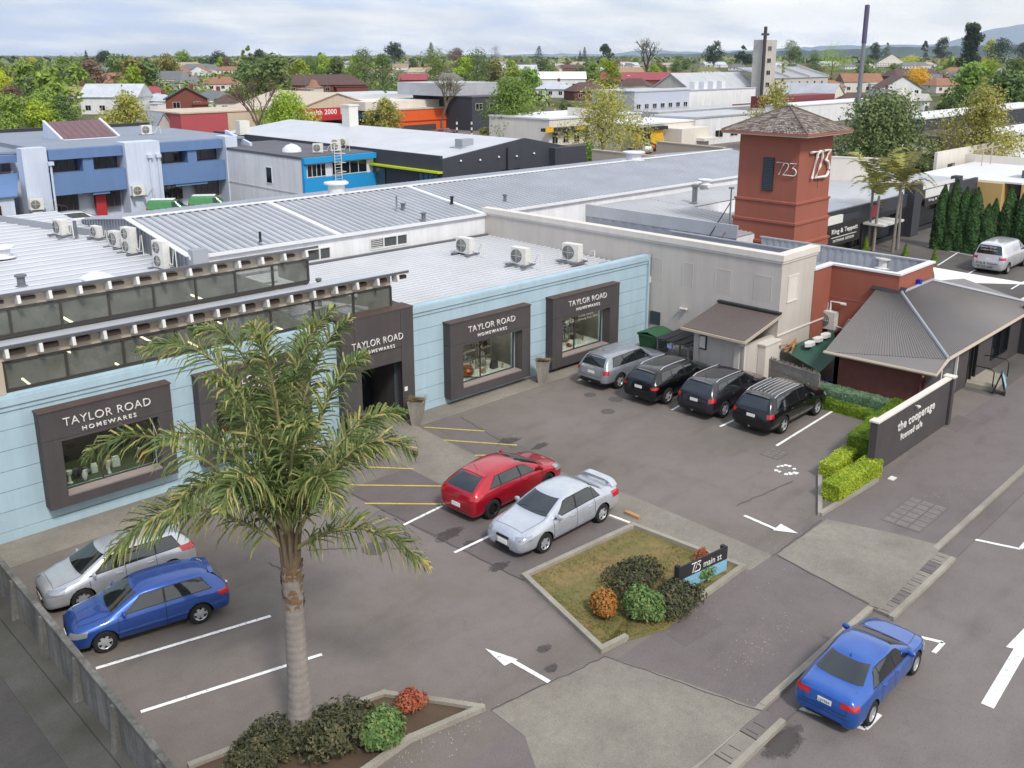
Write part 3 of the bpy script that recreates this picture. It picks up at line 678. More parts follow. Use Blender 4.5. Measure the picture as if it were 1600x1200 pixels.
def build_cars():
    cars = {}
    # --- silver estate and blue three-door, nose to the left fence
    st, xc, xr = hatch(4.5, 1.82, 1.5, 2.65, .93, .97, rear_lean=.5, rake=.85, hood_l=1.0)
    P = dict(st=st, hw=.91, wx=(-1.38, 1.27), panes=[(-1.72, -.98, -1.5, -.98), (-.93, -.02, -.93, -.06), (.04, 1.05, 0, .42)], dlo=(.05, .05),
             seams=[(-.0, .3, -.02, .98), (-.95, .5, -.93, .98), (1.02, .3, 1.03, .85)], handles=[(-.75, .84), (.18, .82)], mirror=(.9, 1.0), head=(-.18, .34, .62, .76, .66, .84), tail=(-.15, .35, .8, 1.0, .84, 1.02),
             ws=(1.02, 1.38, 0.67, 0.52), rw=(1.06, 1.38, .58, .5), front=[('grille', 'trim_black', 'f', .35, .48, .6, .01), ('intake', 'trim_black', 'f', .42, .3, .4, .01)], plate=(.62, .42), spoiler='lip', lip=(-1.75, 1.47), aerial=(-1.3, 'rod'), spokes=7)
    x, y = 8.55, 23.85
    make_car('estate_car', 'silver estate car parked nose to the concrete fence, farther of the pair', 'car', (x, y, 0.002), RAD(174), .88, 'c3c6ca', P, 'cars nosed up to the concrete fence')
    st, xc, xr = hatch(4.15, 1.69, 1.42, 2.53, .9, .92, rear_lean=.5, rake=.75, hood_l=1.05)
    P = dict(st=st, hw=.845, wx=(-1.2, 1.24), wr=.3, panes=[(-1.55, -.36, -1.3, -.36), (-.3, .82, -.3, .26)], dlo=(.05, .06),
             seams=[(-.33, .3, -.33, .92), (.9, .3, .86, .85), (-1.0, .42, .95, .42)], handles=[(-.12, .78)], mirror=(.72, .95), head=(-.16, .3, .56, .68, .58, .72), tail=(-.12, .24, .68, .86, .7, .86),
             ws=(.98, 1.31, 0.61, 0.49), rw=(1.0, 1.3, .54, .47), front=[('grille', 'trim_black', 'f', .22, .56, .62, .01), ('intake', 'trim_black', 'f', .42, .3, .42, .01)], plate=(.6, .4), spoiler='lip', lip=(-1.6, 1.4), spokes=6)
    make_car('hatchback_car', 'blue three-door hatchback parked beside the silver estate car', 'car', (8.3, 21.42, .002), RAD(167), .93, '2a52a0', P, 'cars nosed up to the concrete fence')
    # --- red hatch
    st, xc, xr = hatch(4.3, 1.76, 1.42, 2.64, .92, .96, rear_lean=.78, rake=.9, hood_l=1.08)
    P = dict(st=st, hw=.88, wx=(-1.36, 1.26), panes=[(-1.42, -.95, -1.05, -.95), (-.9, -.05, -.9, -.1), (.02, .9, -.03, .28)], dlo=(.05, .06),
             seams=[(-.02, .3, -.05, .98), (-.98, .5, -.97, .98), (.98, .3, .98, .86)], handles=[(-.78, .84), (.15, .82)], mirror=(.85, 1.0), head=(-.18, .34, .58, .74, .62, .82), tail=(-.22, .26, .78, .92, .8, .94),
             ws=(1.02, 1.36, 0.65, 0.52), rw=(1.0, 1.3, .58, .46), front=[('grille', 'trim_black', 'f', .35, .42, .55, .01)], plate=(.52, .42), spoiler='lip', lip=(-1.3, 1.38), rim='rim_dark', aerial=(-1.2, 'rod'), tailm='lamp_clear')
    make_car('hatchback_car', 'bright red hatchback with dark wheels parked next to the silver saloon', 'car', (19.7, 20.1, .002), RAD(2), 1.0, 'b8142c', P, 'cars in the bays beside the grass island')
    # --- silver saloon with wing
    st, xc, xr = hatch(4.5, 1.7, 1.4, 2.6, .9, .91, tail='sedan', trunk_l=.72, trunk_z=.99, rear_lean=.55, rake=.8, hood_l=1.15)
    P = dict(st=st, hw=.85, wx=(-1.3, 1.3), wr=.31, panes=[(-1.2, -.92, -1.0, -.92), (-.9, -.12, -.9, -.15), (-.05, .88, -.1, .32)], dlo=(.05, .05),
             seams=[(-.08, .3, -.12, .92), (-.93, .5, -.92, .92), (.92, .3, .92, .85)], handles=[(-.72, .78), (.12, .77)], mirror=(.75, .94), head=(-.2, .28, .58, .7, .6, .74), tail=(-.2, .3, .66, .86, .68, .88),
             ws=(.98, 1.29, 0.61, 0.49), rw=(1.05, 1.29, .6, .5), front=[('grille', 'trim_black', 'f', .26, .56, .63, .01), ('intake', 'trim_black', 'f', .3, .27, .36, .01)], plate=(.6, .45), spoiler='wing', strip='trim_black', spokes=6)
    P['strip'] = None
    make_car('saloon_car', 'silver saloon car with raised boot spoiler parked along the grass island', 'car', (19.3, 17.45, .002), RAD(180), 1.0, 'c2c7d0', P, 'cars in the bays beside the grass island')
    # --- blue saloon on the street
    st, xc, xr = hatch(4.62, 1.81, 1.43, 2.81, .93, .93, tail='sedan', trunk_l=.62, trunk_z=1.05, rear_lean=.75, rake=.85, hood_l=1.2)
    P = dict(st=st, hw=.905, wx=(-1.38, 1.43), wr=.335, panes=[(-1.28, -.86, -1.0, -.86), (-.83, -.06, -.83, -.1), (0, .92, -.05, .36)], dlo=(.05, .05),
             seams=[(-.03, .3, -.07, .92), (-.9, .5, -.86, .92), (1.0, .3, 1.0, .85)], handles=[(-.68, .82), (.16, .8)], handle_m='paint', mirror=(.84, .96), head=(-.18, .3, .6, .72, .62, .74), tail=(-.3, .14, .76, .9, .78, .9), belt='chrome', beltline=[],
             ws=(1.0, 1.32, 0.65, 0.52), rw=(1.1, 1.34, .64, .52), front=[('grille', 'trim_black', 'f', .3, .5, .62, .01), ('rear_bumper_insert', 'trim_black', 'r', .5, .27, .34, .01)], plate=(.76, .42), aerial=(-.85, 'fin'), reg='LJY964', spokes=10)
    make_car('saloon_car', 'shiny blue saloon car parked on the street at the kerb', 'car', (19.0, 7.5, -.118), RAD(1), .86, '2a5fb4', P)
    # --- four SUVs facing the grey wall
    def suv(L, W, H, belt, hood, rl, rk, hl): return hatch(L, W, H, 2.7, hood, belt, rear_lean=rl, rake=rk, hood_l=hl, bz=.27)
    g = 'sport utility vehicles facing the grey wall'
    base = dict(hw=.93, wx=(-1.36, 1.34), wr=.36, dlo=(.05, .06), handles=[(-.78, .9), (.15, .89)], low=.42, towbar=True)
    def mk(label, x, y, ang, sc, col, L=4.65, W=1.87, H=1.57, belt=1.03, hood=1.0, rl=.42, rk=.75, hl=1.1, **kw):
        st, xc, xr = suv(L, W, H, belt, hood, rl, rk, hl); e = -L/2
        P = dict(base); P.update(st=st, hw=W/2, panes=[(e+.55, e+1.28, e+.72, e+1.28), (e+1.33, e+2.2, e+1.33, e+2.15), (e+2.27, e+3.25, e+2.22, e+2.72)],
            seams=[(e+2.23, .4, e+2.2, belt), (e+1.3, .6, e+1.3, belt), (e+3.28, .4, e+3.28, belt-.1)], mirror=(e+3.1, belt+.05), head=(-.18, .32, .66, .8, .7, .85), tail=(-.1, .2, .8, .95, .82, .98),
            ws=(hood+.12, H-.13, .68, .53), rw=(belt+.05, H-.16, .62, .53), front=[('grille', 'trim_black', 'f', .38, .62, .78, .01), ('rear_bumper_insert', 'trim_black', 'r', .6, .36, .5, .008)], plate=(.8, .46), spoiler='lip', lip=(e+.52, H-.03), aerial=(e+.9, 'rod'))
        P.update(kw); make_car('sport_utility_vehicle', label, 'car', (x, y, .002), RAD(ang), sc, col, P, g)
    mk('silver grey sport utility vehicle nearest the shop window, beside the green bin', 31.85, 24.75, 0, .98, '9a9ea6', ribs=6, ribx=(-1.35, .3), rib_m='paint', tail=(-.1, .16, .78, .95, .8, .97), rails=None)
    mk('glossy black sport utility vehicle second from the shop front, with chrome window line', 31.8, 22.15, 0, .98, '0c0d11', W=1.87, H=1.54, rl=.55, low=.0, tail=(-.14, .2, .78, .88, .8, .9), rails=(-1.5, .5, .53))
    mk('dark plum grey sport utility vehicle with silver roof rails, third from the shop front', 32.15, 19.65, 0, .98, '2c2a33', rails=(-1.6, .5, .56))
    mk('black sport utility vehicle with silver roof ribs, beside the empty marked bay', 32.35, 17.15, 0, .98, '0b0f14', H=1.6, L=4.8, rails=(-1.75, .4, .62), ribs=6, ribx=(-1.65, .2), low=.38)
    # --- white van at the back car park
    st, xc, xr = hatch(4.9, 1.93, 1.9, 3.0, 1.15, 1.15, rear_lean=.3, rake=.95, hood_l=.75, bz=.24)
    e = -2.45
    P = dict(st=st, hw=.965, wx=(-1.5, 1.5), wr=.34, panes=[(.62, 1.45, .6, 1.05)], dlo=(.05, .12), seams=[(.58, .3, .58, 1.7), (-.6, .3, -.6, 1.7)], handles=[(.4, 1.0)], mirror=(1.35, 1.25), head=(-.18, .3, .72, .9, .76, .95), tail=(-.16, .26, .9, 1.05, .92, 1.08),
             ws=(1.28, 1.72, 0.75, 0.59), rw=(1.2, 1.72, .74, .62), front=[], plate=(.9, .5))
    v = make_car('van', 'white van with dotted sides parked by the row of clipped cypress trees', 'van', (67.9, 20.6, .002), RAD(0), 1.1, 'd9dade', P)
    text('lettering', 'King & Teppett', .2, v, (-2.52, .62, .62), (RAD(90), 0, -RAD(90)), 'charcoal_dark', .004)
    text('lettering', '06 358 7009', .18, v, (-2.53, .55, .4), (RAD(90), 0, -RAD(90)), 'charcoal_dark', .004)
    for i, w in enumerate(('Interior Design', 'Custom Drapes', 'Fabric Furniture')): text('lettering', w, .15, v, (-2.36+.05*i, .52, 1.6-.17*i), (RAD(83), 0, -RAD(90)), 'white_ware', .002)
    # --- small far cars, copies of one plain hatchback
    st, xc, xr = hatch(4.3, 1.76, 1.48, 2.6, .93, .97, rear_lean=.5, rake=.8, hood_l=1.05)
    P = dict(st=st, hw=.88, wx=(-1.3, 1.3), panes=[(-1.6, -.98, -1.4, -.98), (-.93, -.02, -.93, -.06), (.04, 1.0, 0, .42)], mirror=(.9, 1.0), head=(-.18, .34, .62, .76, .66, .84), tail=(-.15, .35, .8, 1.0, .84, 1.02), ws=(1.02, 1.36, 0.65, 0.51), rw=(1.05, 1.36, .58, .5), plate=(.62, .42))
    far = [((697, 213), 20, '8e1c2c', 'dark red car on the side street in front of the orange wall'), ((985, 245), 40, '8f9aa0', 'grey green car beside the black building'),
           ((1003, 238), 60, 'd5d7d8', 'white car next to the grey green car by the hedge'), ((962, 232), 15, 'c9ced2', 'silver white car under the large yellow green tree'), ((992, 252), 200, 'a02a24', 'small red car beside the clipped hedge block'),
           ((1010, 236), 0, 'a3242e', 'red car behind the beige parapet'), ((868, 193), 80, 'dfe0e2', 'white car waiting on the far street'), ((1430, 176), 10, 'e2e3e5', 'white car parked outside the white villa'), ((1117, 222), 0, '2b2d31', 'dark car parked by the white workshop'), ((122, 357), 0, 'e6e7ea', 'white car behind the pale roof, outside the blue office'),
           ((1122, 218), 90, '777b82', 'grey car behind the dark car at the white workshop')]
    p = None
    for (px, a, c, lb) in far:
        s, t = G(*px)
        if p is None: p = make_car('distant_car', lb, 'car', (s, t, .0), RAD(a), 1.05, c, P, 'cars standing in the streets behind'); o = p
        else: o = dup(p, (s, t, 0), RAD(a), 1.05, lb, 'cars standing in the streets behind')
        for ch in o.children_recursive:
            if ch.name.split('.')[0] in ('body', 'mirror', 'spoiler'): ch.color = (*lin(c)[:3], 1)
    # --- two green and white vans by the office
    st, xc, xr = hatch(4.9, 1.9, 2.0, 3.0, 1.15, 1.15, rear_lean=.25, rake=.8, hood_l=.7, bz=.24)
    P = dict(st=st, hw=.95, wx=(-1.5, 1.5), wr=.34, panes=[(.62, 1.35, .6, 1.0)], dlo=(.05, .12), seams=[(.58, .3, .58, 1.8)], mirror=(1.35, 1.25), head=(-.18, .3, .72, .9, .76, .95), tail=(-.16, .26, .9, 1.05, .92, 1.08), ws=(1.28, 1.78, 0.75, 0.59), rw=(1.3, 1.75, .7, .6), plate=(.9, .5))
    for i, px in enumerate(((268, 338), (332, 331))):
        s, t = G(*px)
        v = make_car('delivery_van', ('green and white van under the blue office windows, left of the pair', 'green and white van nearest the office end wall, right of the pair')[i], 'van', (s, t+.5, 0), RAD(-38), .76, '4a8f50', P, 'green vans beside the blue office')
        mb = MB().box(-1.9, .8, -.62, .62, 1.96, 2.03); mb.build('roof_panel', 'white_render', v)
build_cars()
# ------------------------------------------------------------------ the blue shop
AN = RAD(-1.85); AX, AY = 6., 28.45
FE = Vector((cos(AN), sin(AN), 0)); FN = Vector((-sin(AN), cos(AN), 0))
def FA(u, w, z=0.): return (AX+FE.x*u+FN.x*w, AY+FE.y*u+FN.y*w, z)
def FP(px, py, w=0.):
    p = PT(px, py, FA(0, w), FN); d = p-Vector(FA(0, 0)); return d.dot(FE), p.z
def FG(px, py, z):
    s, t = G(px, py, z); d = Vector((s-AX, t-AY, 0)); return d.dot(FE), d.dot(FN)
def fit_text(body, parent, x, y, z, W, Hh, m='white_ware', ext=.02, thin=0, spacing=1.05, rot=(RAD(90), 0, 0), name='lettering'):
    o = text(name, body, 1., parent, (0, 0, 0), (0, 0, 0), m, ext, spacing, thin)
    xs = [v.co.x for v in o.data.vertices]; ys = [v.co.y for v in o.data.vertices]
    kx = W/(max(xs)-min(xs)); ky = Hh/(max(ys)-min(ys))
    for v in o.data.vertices: v.co = ((v.co.x-min(xs))*kx, (v.co.y-min(ys))*ky, v.co.z)
    o.location = (x, y, z); o.rotation_euler = rot; return o
def ribbed(mb, x0, x1, y0, y1, zf, pitch, along='x', h=.035, m=0, th=.05, rw=.3, rib_shade=0):  # strip beside each rib takes a darker material, painting in the rib's shadow
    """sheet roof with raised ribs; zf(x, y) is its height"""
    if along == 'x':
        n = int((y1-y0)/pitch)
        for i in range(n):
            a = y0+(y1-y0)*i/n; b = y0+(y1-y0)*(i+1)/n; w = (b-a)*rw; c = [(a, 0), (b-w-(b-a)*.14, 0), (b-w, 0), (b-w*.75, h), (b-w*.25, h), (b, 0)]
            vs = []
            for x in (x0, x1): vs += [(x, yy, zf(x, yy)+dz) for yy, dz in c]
            for j in range(5): mb.add(vs, [(j, j+1, j+7, j+6)[::-1]], rib_shade if j == 1 and rib_shade else m)
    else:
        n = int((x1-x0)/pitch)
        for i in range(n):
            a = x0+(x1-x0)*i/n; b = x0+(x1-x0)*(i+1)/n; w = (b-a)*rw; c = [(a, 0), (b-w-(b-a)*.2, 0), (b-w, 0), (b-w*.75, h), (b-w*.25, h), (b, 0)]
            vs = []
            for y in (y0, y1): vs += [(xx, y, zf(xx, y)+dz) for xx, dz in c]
            for j in range(5): mb.add(vs, [(j, j+1, j+7, j+6)], rib_shade if j == 1 and rib_shade else m)
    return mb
def store():
    R = thing('shop_building', 'long pale blue shop with charcoal window surrounds facing the car park', 'shop', (AX, AY, 0), AN)
    U0, U1 = .8, 31.0; TOP = 4.42
    boxes = [(2.3, 6.28, .75, 3.85, 2.85, 5.8, 1.05, 2.86), (7.2, 11.4, .62, 3.8, 7.75, 10.9, .95, 2.8), (17.9, 22.45, .27, 3.52, 18.58, 21.95, .62, 2.5), (23.85, 28.4, .22, 3.52, 24.5, 27.75, .62, 2.45)]
    ent = (12.8, 16.1, 4.6, 13.62, 15.6, 2.52)
    holes = [(b[4]-U0, b[5]-U0, b[6], b[7]) for b in boxes]+[(ent[3]-U0, ent[4]-U0, 0., ent[5])]
    mb = MB().wall((U0, .04), (U1, .04), 0, TOP, .25, holes, 0)
    rows = [(.0, .3, .035), (.32, .93, .0), (.95, 1.56, .0), (1.58, 2.19, 0), (2.21, 2.82, 0), (2.84, 3.45, 0), (3.47, 4.02, 0)]
    cuts = [(b[0]+.02, b[1]-.02, b[2]+.02, b[3]-.02) for b in boxes]+[(ent[0]+.02, ent[1]-.02, -1, ent[2])]
    for z0, z1, pr in rows:
        hs = [(c[0]-U0, c[1]-U0, max(c[2], z0), min(c[3], z1)) for c in cuts if c[3] > z0 and c[2] < z1]
        mb.wall((U0, -pr), (U1, -pr), z0, z1, .037+pr, hs, 0)
    seg = [(U0, ent[0]), (ent[1], U1)]
    for a, b in seg:
        mb.box(a, b, -.05, .039, 4.04, 4.2).box(a, b, -.11, .039, 4.204, TOP).box(a, b, -.09, .3, TOP, TOP+.04, 0)
        mb.box(a, b, .043, .3, 4.1, TOP)
    mb.box(U1-.02, U1+.1, -.12, .3, 0, TOP+.05)
    mb.build('wall', 'blue_wall', R)
    # interior shell seen through the glass
    it = MB(); it.box(U0-9, 15.9, .4, 13, 3.1, 3.14); it.box(U0-9, U0-8.9, .3, 12, 0, 5); it.build('ceiling_deck', mat('deck_grey', 'b0b3a5', .8, .2, .6), R)
    sign_dz = [(3.32, 3.05, 2.95, 5.6), (3.24, 2.98, 8.0, 10.6), (3.0, 2.72, 18.85, 21.5), (3.0, 2.72, 24.85, 27.45)]
    for k, (b, sg) in enumerate(zip(boxes, sign_dz)):
        a0, a1, z0, z1, c0, c1, d0, d1 = b; f = MB(); y = -.45
        zz = z0+(z1-z0)*.71
        f.box(a0, c0, y, 0, z0, zz); f.box(c1, a1, y, 0, z0, zz); f.box(c0, c1, y, 0, z0, d0); f.box(c0, c1, y, 0, d1, zz) if d1 < zz else None
        f.box(a0, a1, y, 0, max(zz, d1)+.012, z1); f.box(a0+.02, a1-.02, y+.02, 0, max(zz, d1), max(zz, d1)+.012)
        fr = f.build('window_surround', 'charcoal', R)
        MB().box(a0-.03, a1+.03, y-.03, .02, z1, z1+.035).build('top_flashing', mat('rust_flash', '5c4a45', .7, .3, 2), fr)
        MB().box(c0+.002, c1-.002, y+.03, -.002, d0+.001, d0+.05).build('sill', mat('sill_mauve', '8a7e7c', .7, .1), fr)
        g = MB().box(c0, c1, .1, .112, d0, d1).build('glazing', 'shop_glass', fr)
        fm = MB().box(c0, c1, .09, .14, d0, d0+.05).box(c0, c1, .09, .14, d1-.05, d1).box(c0, c0+.05, .088, .142, d0, d1).box(c1-.05, c1, .088, .142, d0, d1)
        mx = c0+(c1-c0)*.42; fm.box(mx-.025, mx+.025, .088, .142, d0, d1); fm.build('window_frame', 'frame_dark', fr)
        fit_text('TAYLOR ROAD', fr, sg[2], y-.02, sg[0], sg[3]-sg[2], .25, thin=-.012)
        w2 = (sg[3]-sg[2])*.62; fit_text('HOMEWARES', fr, sg[2]+(sg[3]-sg[2]-w2)*.52, y-.02, sg[1], w2, .13, thin=.004, spacing=1.35)
        # display room with shelves and wares
        rm = MB(); dp = 2.2
        rm.box(c0-.2, c0-.15, .3, dp, d0-.2, d1+.3); rm.box(c1+.15, c1+.2, .3, dp, d0-.2, d1+.3); rm.box(c0-.2, c1+.2, dp, dp+.05, d0-.2, d1+.3); rm.box(c0-.2, c1+.2, .3, dp, d1+.25, d1+.3)
        MB().box(c0+.2, c1-.2, .65, .75, d1+.17, d1+.22).box(c0+.2, c1-.2, 1.5, 1.6, d1+.17, d1+.22).build('ceiling_lamp', 'shop_lamp', R)
        rm.build('display_room', mat('room_grey', '807c78', .9, .3, 1.5) if k > 1 else mat('room_dark', '35322f', .9, .3, 1.5), R)
        MB().box(c0-.15, c1+.15, .3, dp, d0-.06, d0).build('display_floor', ('white_ware', 'white_ware')[0] if k > 1 else mat('green_baize', '3d4a2c', .9, .3, 3), R)
        if k == 0:
            MB().box(c0+.01, c1-.01, .16, .19, d1-.26, d1-.05).build('orange_blind', mat('orange_blind', 'a4452c', .7, .5, 5), R)
        sh = MB()
        if k > 1:
            for xs in (c0+1.6, c0+2.5):
                for zz2 in (d0+.45, d0+.85, d0+1.25): sh.box(xs-.35, xs+.45, 1.1, 1.5, zz2, zz2+.03)
                for xx in (xs-.35, xs+.42):
                    for yy in (1.1, 1.47): sh.box(xx, xx+.03, yy, yy+.03, d0, d0+1.5)
            sh.box(c0+.15, c0+1.0, 1.2, 1.7, d0, d0+1.15); sh.build('display_shelf', mat('shelf_grey', '8d8a86', .6), R)
        random.seed(30+k)
        wm = ['white_ware', 'copper', 'timber_pale', 'charcoal', 'steel']
        nn = 30 if k > 1 else 14
        for i in range(nn):
            x = random.uniform(c0+.15, c1-.2); yy = random.uniform(.35, .95); r = random.uniform(.06, .16); h = random.uniform(.15, .5); q = MB()
            ty = i % 4; zb = d0
            if k > 1 and i > 16: x = c0+1.3+random.random()*1.5; yy = 1.3; zb = d0+(.48, .88, 1.28)[i % 3]; h *= .6
            if ty == 0: q.lathe([(r*.5, 0), (r, h*.35), (r*.9, h*.6), (r*.35, h*.85), (r*.45, h)], (x, yy, zb), 'z', 14)
            elif ty == 1: q.lathe([(r*.9, 0), (r, .02), (r*.5, .06), (r*.3, h*.6), (r*.9, h*.75), (r*1.0, h), (r*.85, h), (r*.5, h*.7)], (x, yy, zb), 'z', 14)
            elif ty == 2: q.box(x-r, x+r, yy-r*.7, yy+r*.7, zb, zb+h*.7).box(x-r*.8, x+r*.8, yy-r*.5, yy+r*.5, zb+h*.7, zb+h*.9)
            else: q.lathe([(r*.4, 0), (r*1.15, h*.3), (r*1.2, h*.5), (r*.7, h*.7), (r*.8, h*.74)], (x, yy, zb), 'z', 16)
            o = q.build('homeware', wm[(i*3+k) % 5 if i % 3 else 0], None, True)
            o.data.transform(Matrix.Translation(Vector((AX, AY, 0))) @ Matrix.Rotation(AN, 4, 'Z'))
            tag(o, 'vase, bowl or boxed ware on display in a shop window', 'homeware', 'wares displayed in the shop windows')
        q = MB().lathe([(.1, 0), (.26, .12), (.3, .3), (.2, .42), (.22, .46)], (c0+1.1, .6, d0), 'z', 20)
        if k == 2:
            o = q.build('copper_pot', 'copper', None, True); o.data.transform(Matrix.Translation(Vector((AX, AY, 0))) @ Matrix.Rotation(AN, 4, 'Z'))
            tag(o, 'large round copper pot in the middle shop window', 'pot')
        if k == 3:
            fit_text('gia', fr, c0+.78, .085, d1-.55, .55, .32, ext=.004, thin=.01)
            for j, (tt, ww) in enumerate((('Global Award', 1.05), ('Winning Store 2012', 1.35))): fit_text(tt, fr, c0+1.6, .085, d1-.3-.2*j, ww, .13, ext=.004)
    # entrance
    a0, a1, zt, c0, c1, d1 = ent; y = -.38; f = MB()
    f.box(a0, c0, y, 1.9, 0, zt-.004).box(c1, a1, y, 1.9, 0, zt-.004).box(c0, c1, y, .3, d1, zt-.004).box(c0, c1, .3, 1.9, d1, d1+.1)
    for zz in (3.1, 3.85): f.box(a0+.004, a1-.004, y-.012, y, zz, zz+.0)
    en = f.build('entrance_portal', 'charcoal', R)
    MB().box(a0-.03, a1+.03, y-.03, .35, zt, zt+.04).build('top_flashing', 'rust_flash', en)
    pn = MB()
    for (p0, p1, q0, q1) in ((a0, a0+.55, .0, zt), (a0+.57, a1-.62, d1+.02, 3.1), (a0+.57, a1-.62, 3.115, zt), (a1-.6, a1, 0, zt)): pn.box(p0+.003, p1-.003, y-.018, y, q0+.003, q1-.01)
    pn.build('cladding_panels', 'charcoal', en)
    fit_text('TAYLOR ROAD', en, 13.22, y-.035, 3.42, 2.35, .26, thin=-.012); fit_text('HOMEWARES', en, 13.72, y-.035, 3.15, 1.45, .13, thin=.004, spacing=1.35)
    MB().box(c0, c1, 1.75, 1.9, 0, .1).box(c0, c1, 1.75, 1.9, d1-.1, d1).box(c0, c0+.08, 1.75, 1.9, .1, d1-.1).box(c1-.08, c1, 1.75, 1.9, .1, d1-.1).box(14.55, 14.65, 1.75, 1.9, .1, d1-.1).build('door_frame', 'black', en)
    MB().box(c0+.08, c1-.08, 1.82, 1.84, .1, d1-.1).build('door_glass', 'window_dark', en)
    po = MB()
    for j, (z0, z1) in enumerate(((1.75, 2.0), (1.35, 1.68), (1.0, 1.3), (.55, .95))): po.box(14.12, 14.5, 1.735, 1.748, z0, z1, (0, 0, 1, 0)[j])
    po.build('door_poster', ['white_ware', 'red_paint'], en)
    MB().box(c1-.02, c1+.14-.02, y-.04, y-.018, 1.25, 1.42).build('intercom', 'white_ware', en)
    # clerestories
    def clere(w, ua, ub, z0, z1, ew, ez, ue, wb, zb, n, name):
        ra = -3.4
        fr = MB(); fr.box(ua, ub, w-.05, w+.06, z0-.09, z0).box(ua, ub, w-.05, w+.06, z1, z1+.07)
        L = (ub-ua)/n
        for i in range(n+1):
            x = ua+L*i; fr.box(x-.035, x+.035, w-.052, w+.062, z0, z1)
        for i in range(n): fr.box(ua+L*i+.035, ua+L*i+L-.035, w-.02, w+.02, z0, z0+.05)
        c = fr.build(name, 'frame_dark', R)
        MB().box(ua, ub, w, w+.01, z0, z1).build('glazing', 'clere_glass', c)
        MB().box(ub-.06, ub, w+.07, w+2.2, z0-.2, z1).build('end_wall', 'frame_dark', c)
        MB().box(ra, ub, w-.03, w+.05, z1+.07, z1+.47).build('fascia', 'eave_cream', c)
        sl = (zb-ez)/(wb-ew)
        zf = lambda x, y: ez+sl*(y-ew)
        rf = MB().slab([(ra, ew, ez), (ue, ew, ez), (ue, wb, zb), (ra, wb, zb)], .05)
        rf.build('roof', 'zinc_pale', c)
        MB().slab([(ra, ew-.035, ez+.02), (ue, ew-.035, ez+.02), (ue, ew, ez+.03), (ra, ew, ez+.03)], .1).build('gutter_edge', 'grey_lead', c)
        x = ue-.55
        while x > ra:
            MB().slab([(x-.05, ew-.06, zf(0, ew)-.07), (x+.05, ew-.06, zf(0, ew)-.07), (x+.05, w-.03, zf(0, w)-.07), (x-.05, w-.03, zf(0, w)-.07)], .26).build('rafter', 'rafter_white', c)
            MB().box(x+.12, x+.55, w-.2, w-.031, z1+.26, zf(0, w)-.12).build('eave_block', 'dark_timber', c)
            x -= .92
        return c
    c1_ = clere(.22, 1.75, 15.5, 4.56, 5.4, -.12, 5.98, 16.15, 2.35, 5.5, 8, 'lower_clerestory')
    c2_ = clere(2.45, -3.4, 13.25, 5.6, 6.42, 2.1, 6.98, 13.55, 11.9, 4.4, 11, 'upper_clerestory')
    MB().box(-3.4, 13.2, 2.6, 10, 4.86, 4.9).build('ceiling_deck', 'deck_grey', R)
    for i in range(3): MB().box(.2+4.6*i, .25+4.6*i, 3.2, 4.5, 5.3, 5.36).build('ceiling_lamp', 'lamp_tube', R)
    MB().box(-3.4, 15.5, .1, .4, 4.43, 4.51).build('parapet_cap', 'blue_wall', R)
    MB().box(-4.6, -3.4, -.12, 2.5, 0, 5.6).box(-3.4, 1.7, .08, .4, 4.51, 5.47).build('end_pier', 'beige', R)
    for i, (x, w) in enumerate(((-2.6, 1.2), (.8, 1.4), (2.9, 1.8), (5.7, 1.3), (8.6, 2.0), (11.9, 1.5), (-1.2, 4.6), (2.0, 4.3), (5.0, 4.9), (7.6, 4.2), (10.6, 4.7))):
        MB().box(x, x+.05, w, w+1.3, 3.9, 3.95).build('ceiling_lamp', 'lamp_tube', R)
    # low roof right of the portal
    rf = MB(); zf = lambda x, y: 3.86+.0*y+(.12 if 0 else 0)-.02*(12-y)*.4
    ribbed(rf, 16.12, 31, .32, 11.9, zf, .36, 'x', .06, rw=.25, rib_shade=1); ribbed(rf, 13.5, 16.1, 4.2, 11.9, zf, .36, 'x', .06, rw=.25, rib_shade=1)
    rf.box(13.5, 31, .35, 11.9, 3.6, 3.7); rf.build('roof', ['zinc_pale', 'pale_rib_shade'], R)
    MB().box(16.12, 31, .302, .42, 3.7, 4.3).build('gutter', 'grey_lead', R)
    for i, (px, py) in enumerate(((672, 463), (700, 456), (800, 437))):
        u, w = FG(px, py, 4.0); MB().box(u-.2, u+.2, .43, .75, 3.9, 3.99).build('overflow_box', 'dark_steel', R)
    MB().box(26.9, 28.3, .45, .95, 3.93, 4.12).box(28.4, 29.0, .45, .9, 3.94, 4.3).build('roof_duct', 'grey_lead', R)
    MB().box(31-.02, 13.5, 11.7, 11.86, 3.9, 3.98).build('flashing', 'grey_lead', R)
    # beam lattice behind the portal
    b = MB(); b.slab([(13.6, 7.6, 4.5), (13.8, 7.6, 4.5), (16.3, .9, 4.5), (16.1, .9, 4.5)], .3)
    for k in range(5):
        x = 13.8+2.4*k/5; y = 7.2-6.4*k/5; b.box(x-.1, x+.75, y, y+.07, 4.5, 4.57)
    b.build('roof_beam', 'grey_lead', R)
    MB().tube([(15.0, 4.6, 3.8), (15.0, 4.6, 4.95)], .09, 10).tube([(15, 4.6, 4.95), (15, 4.6, 5.05)], .13, 10).build('vent_pipe', 'grey_lead', R)
    # left roof behind the clerestory
    rl = MB(); zl = lambda x, y: 4.3+.045*(y-12)
    ribbed(rl, -14, 12.85, 11.9, 30, zl, .8, 'x', .04, rw=.12, rib_shade=1); rl.box(-14, 12.85, 12, 30, 4.0, 4.1); rl.box(-14, -13.9, 12, 30, 0, 4.3).box(-14, 12.85, 29.9, 30, 0, 5.09)
    rl.build('rear_roof', ['zinc_pale', 'pale_rib_shade'], R)
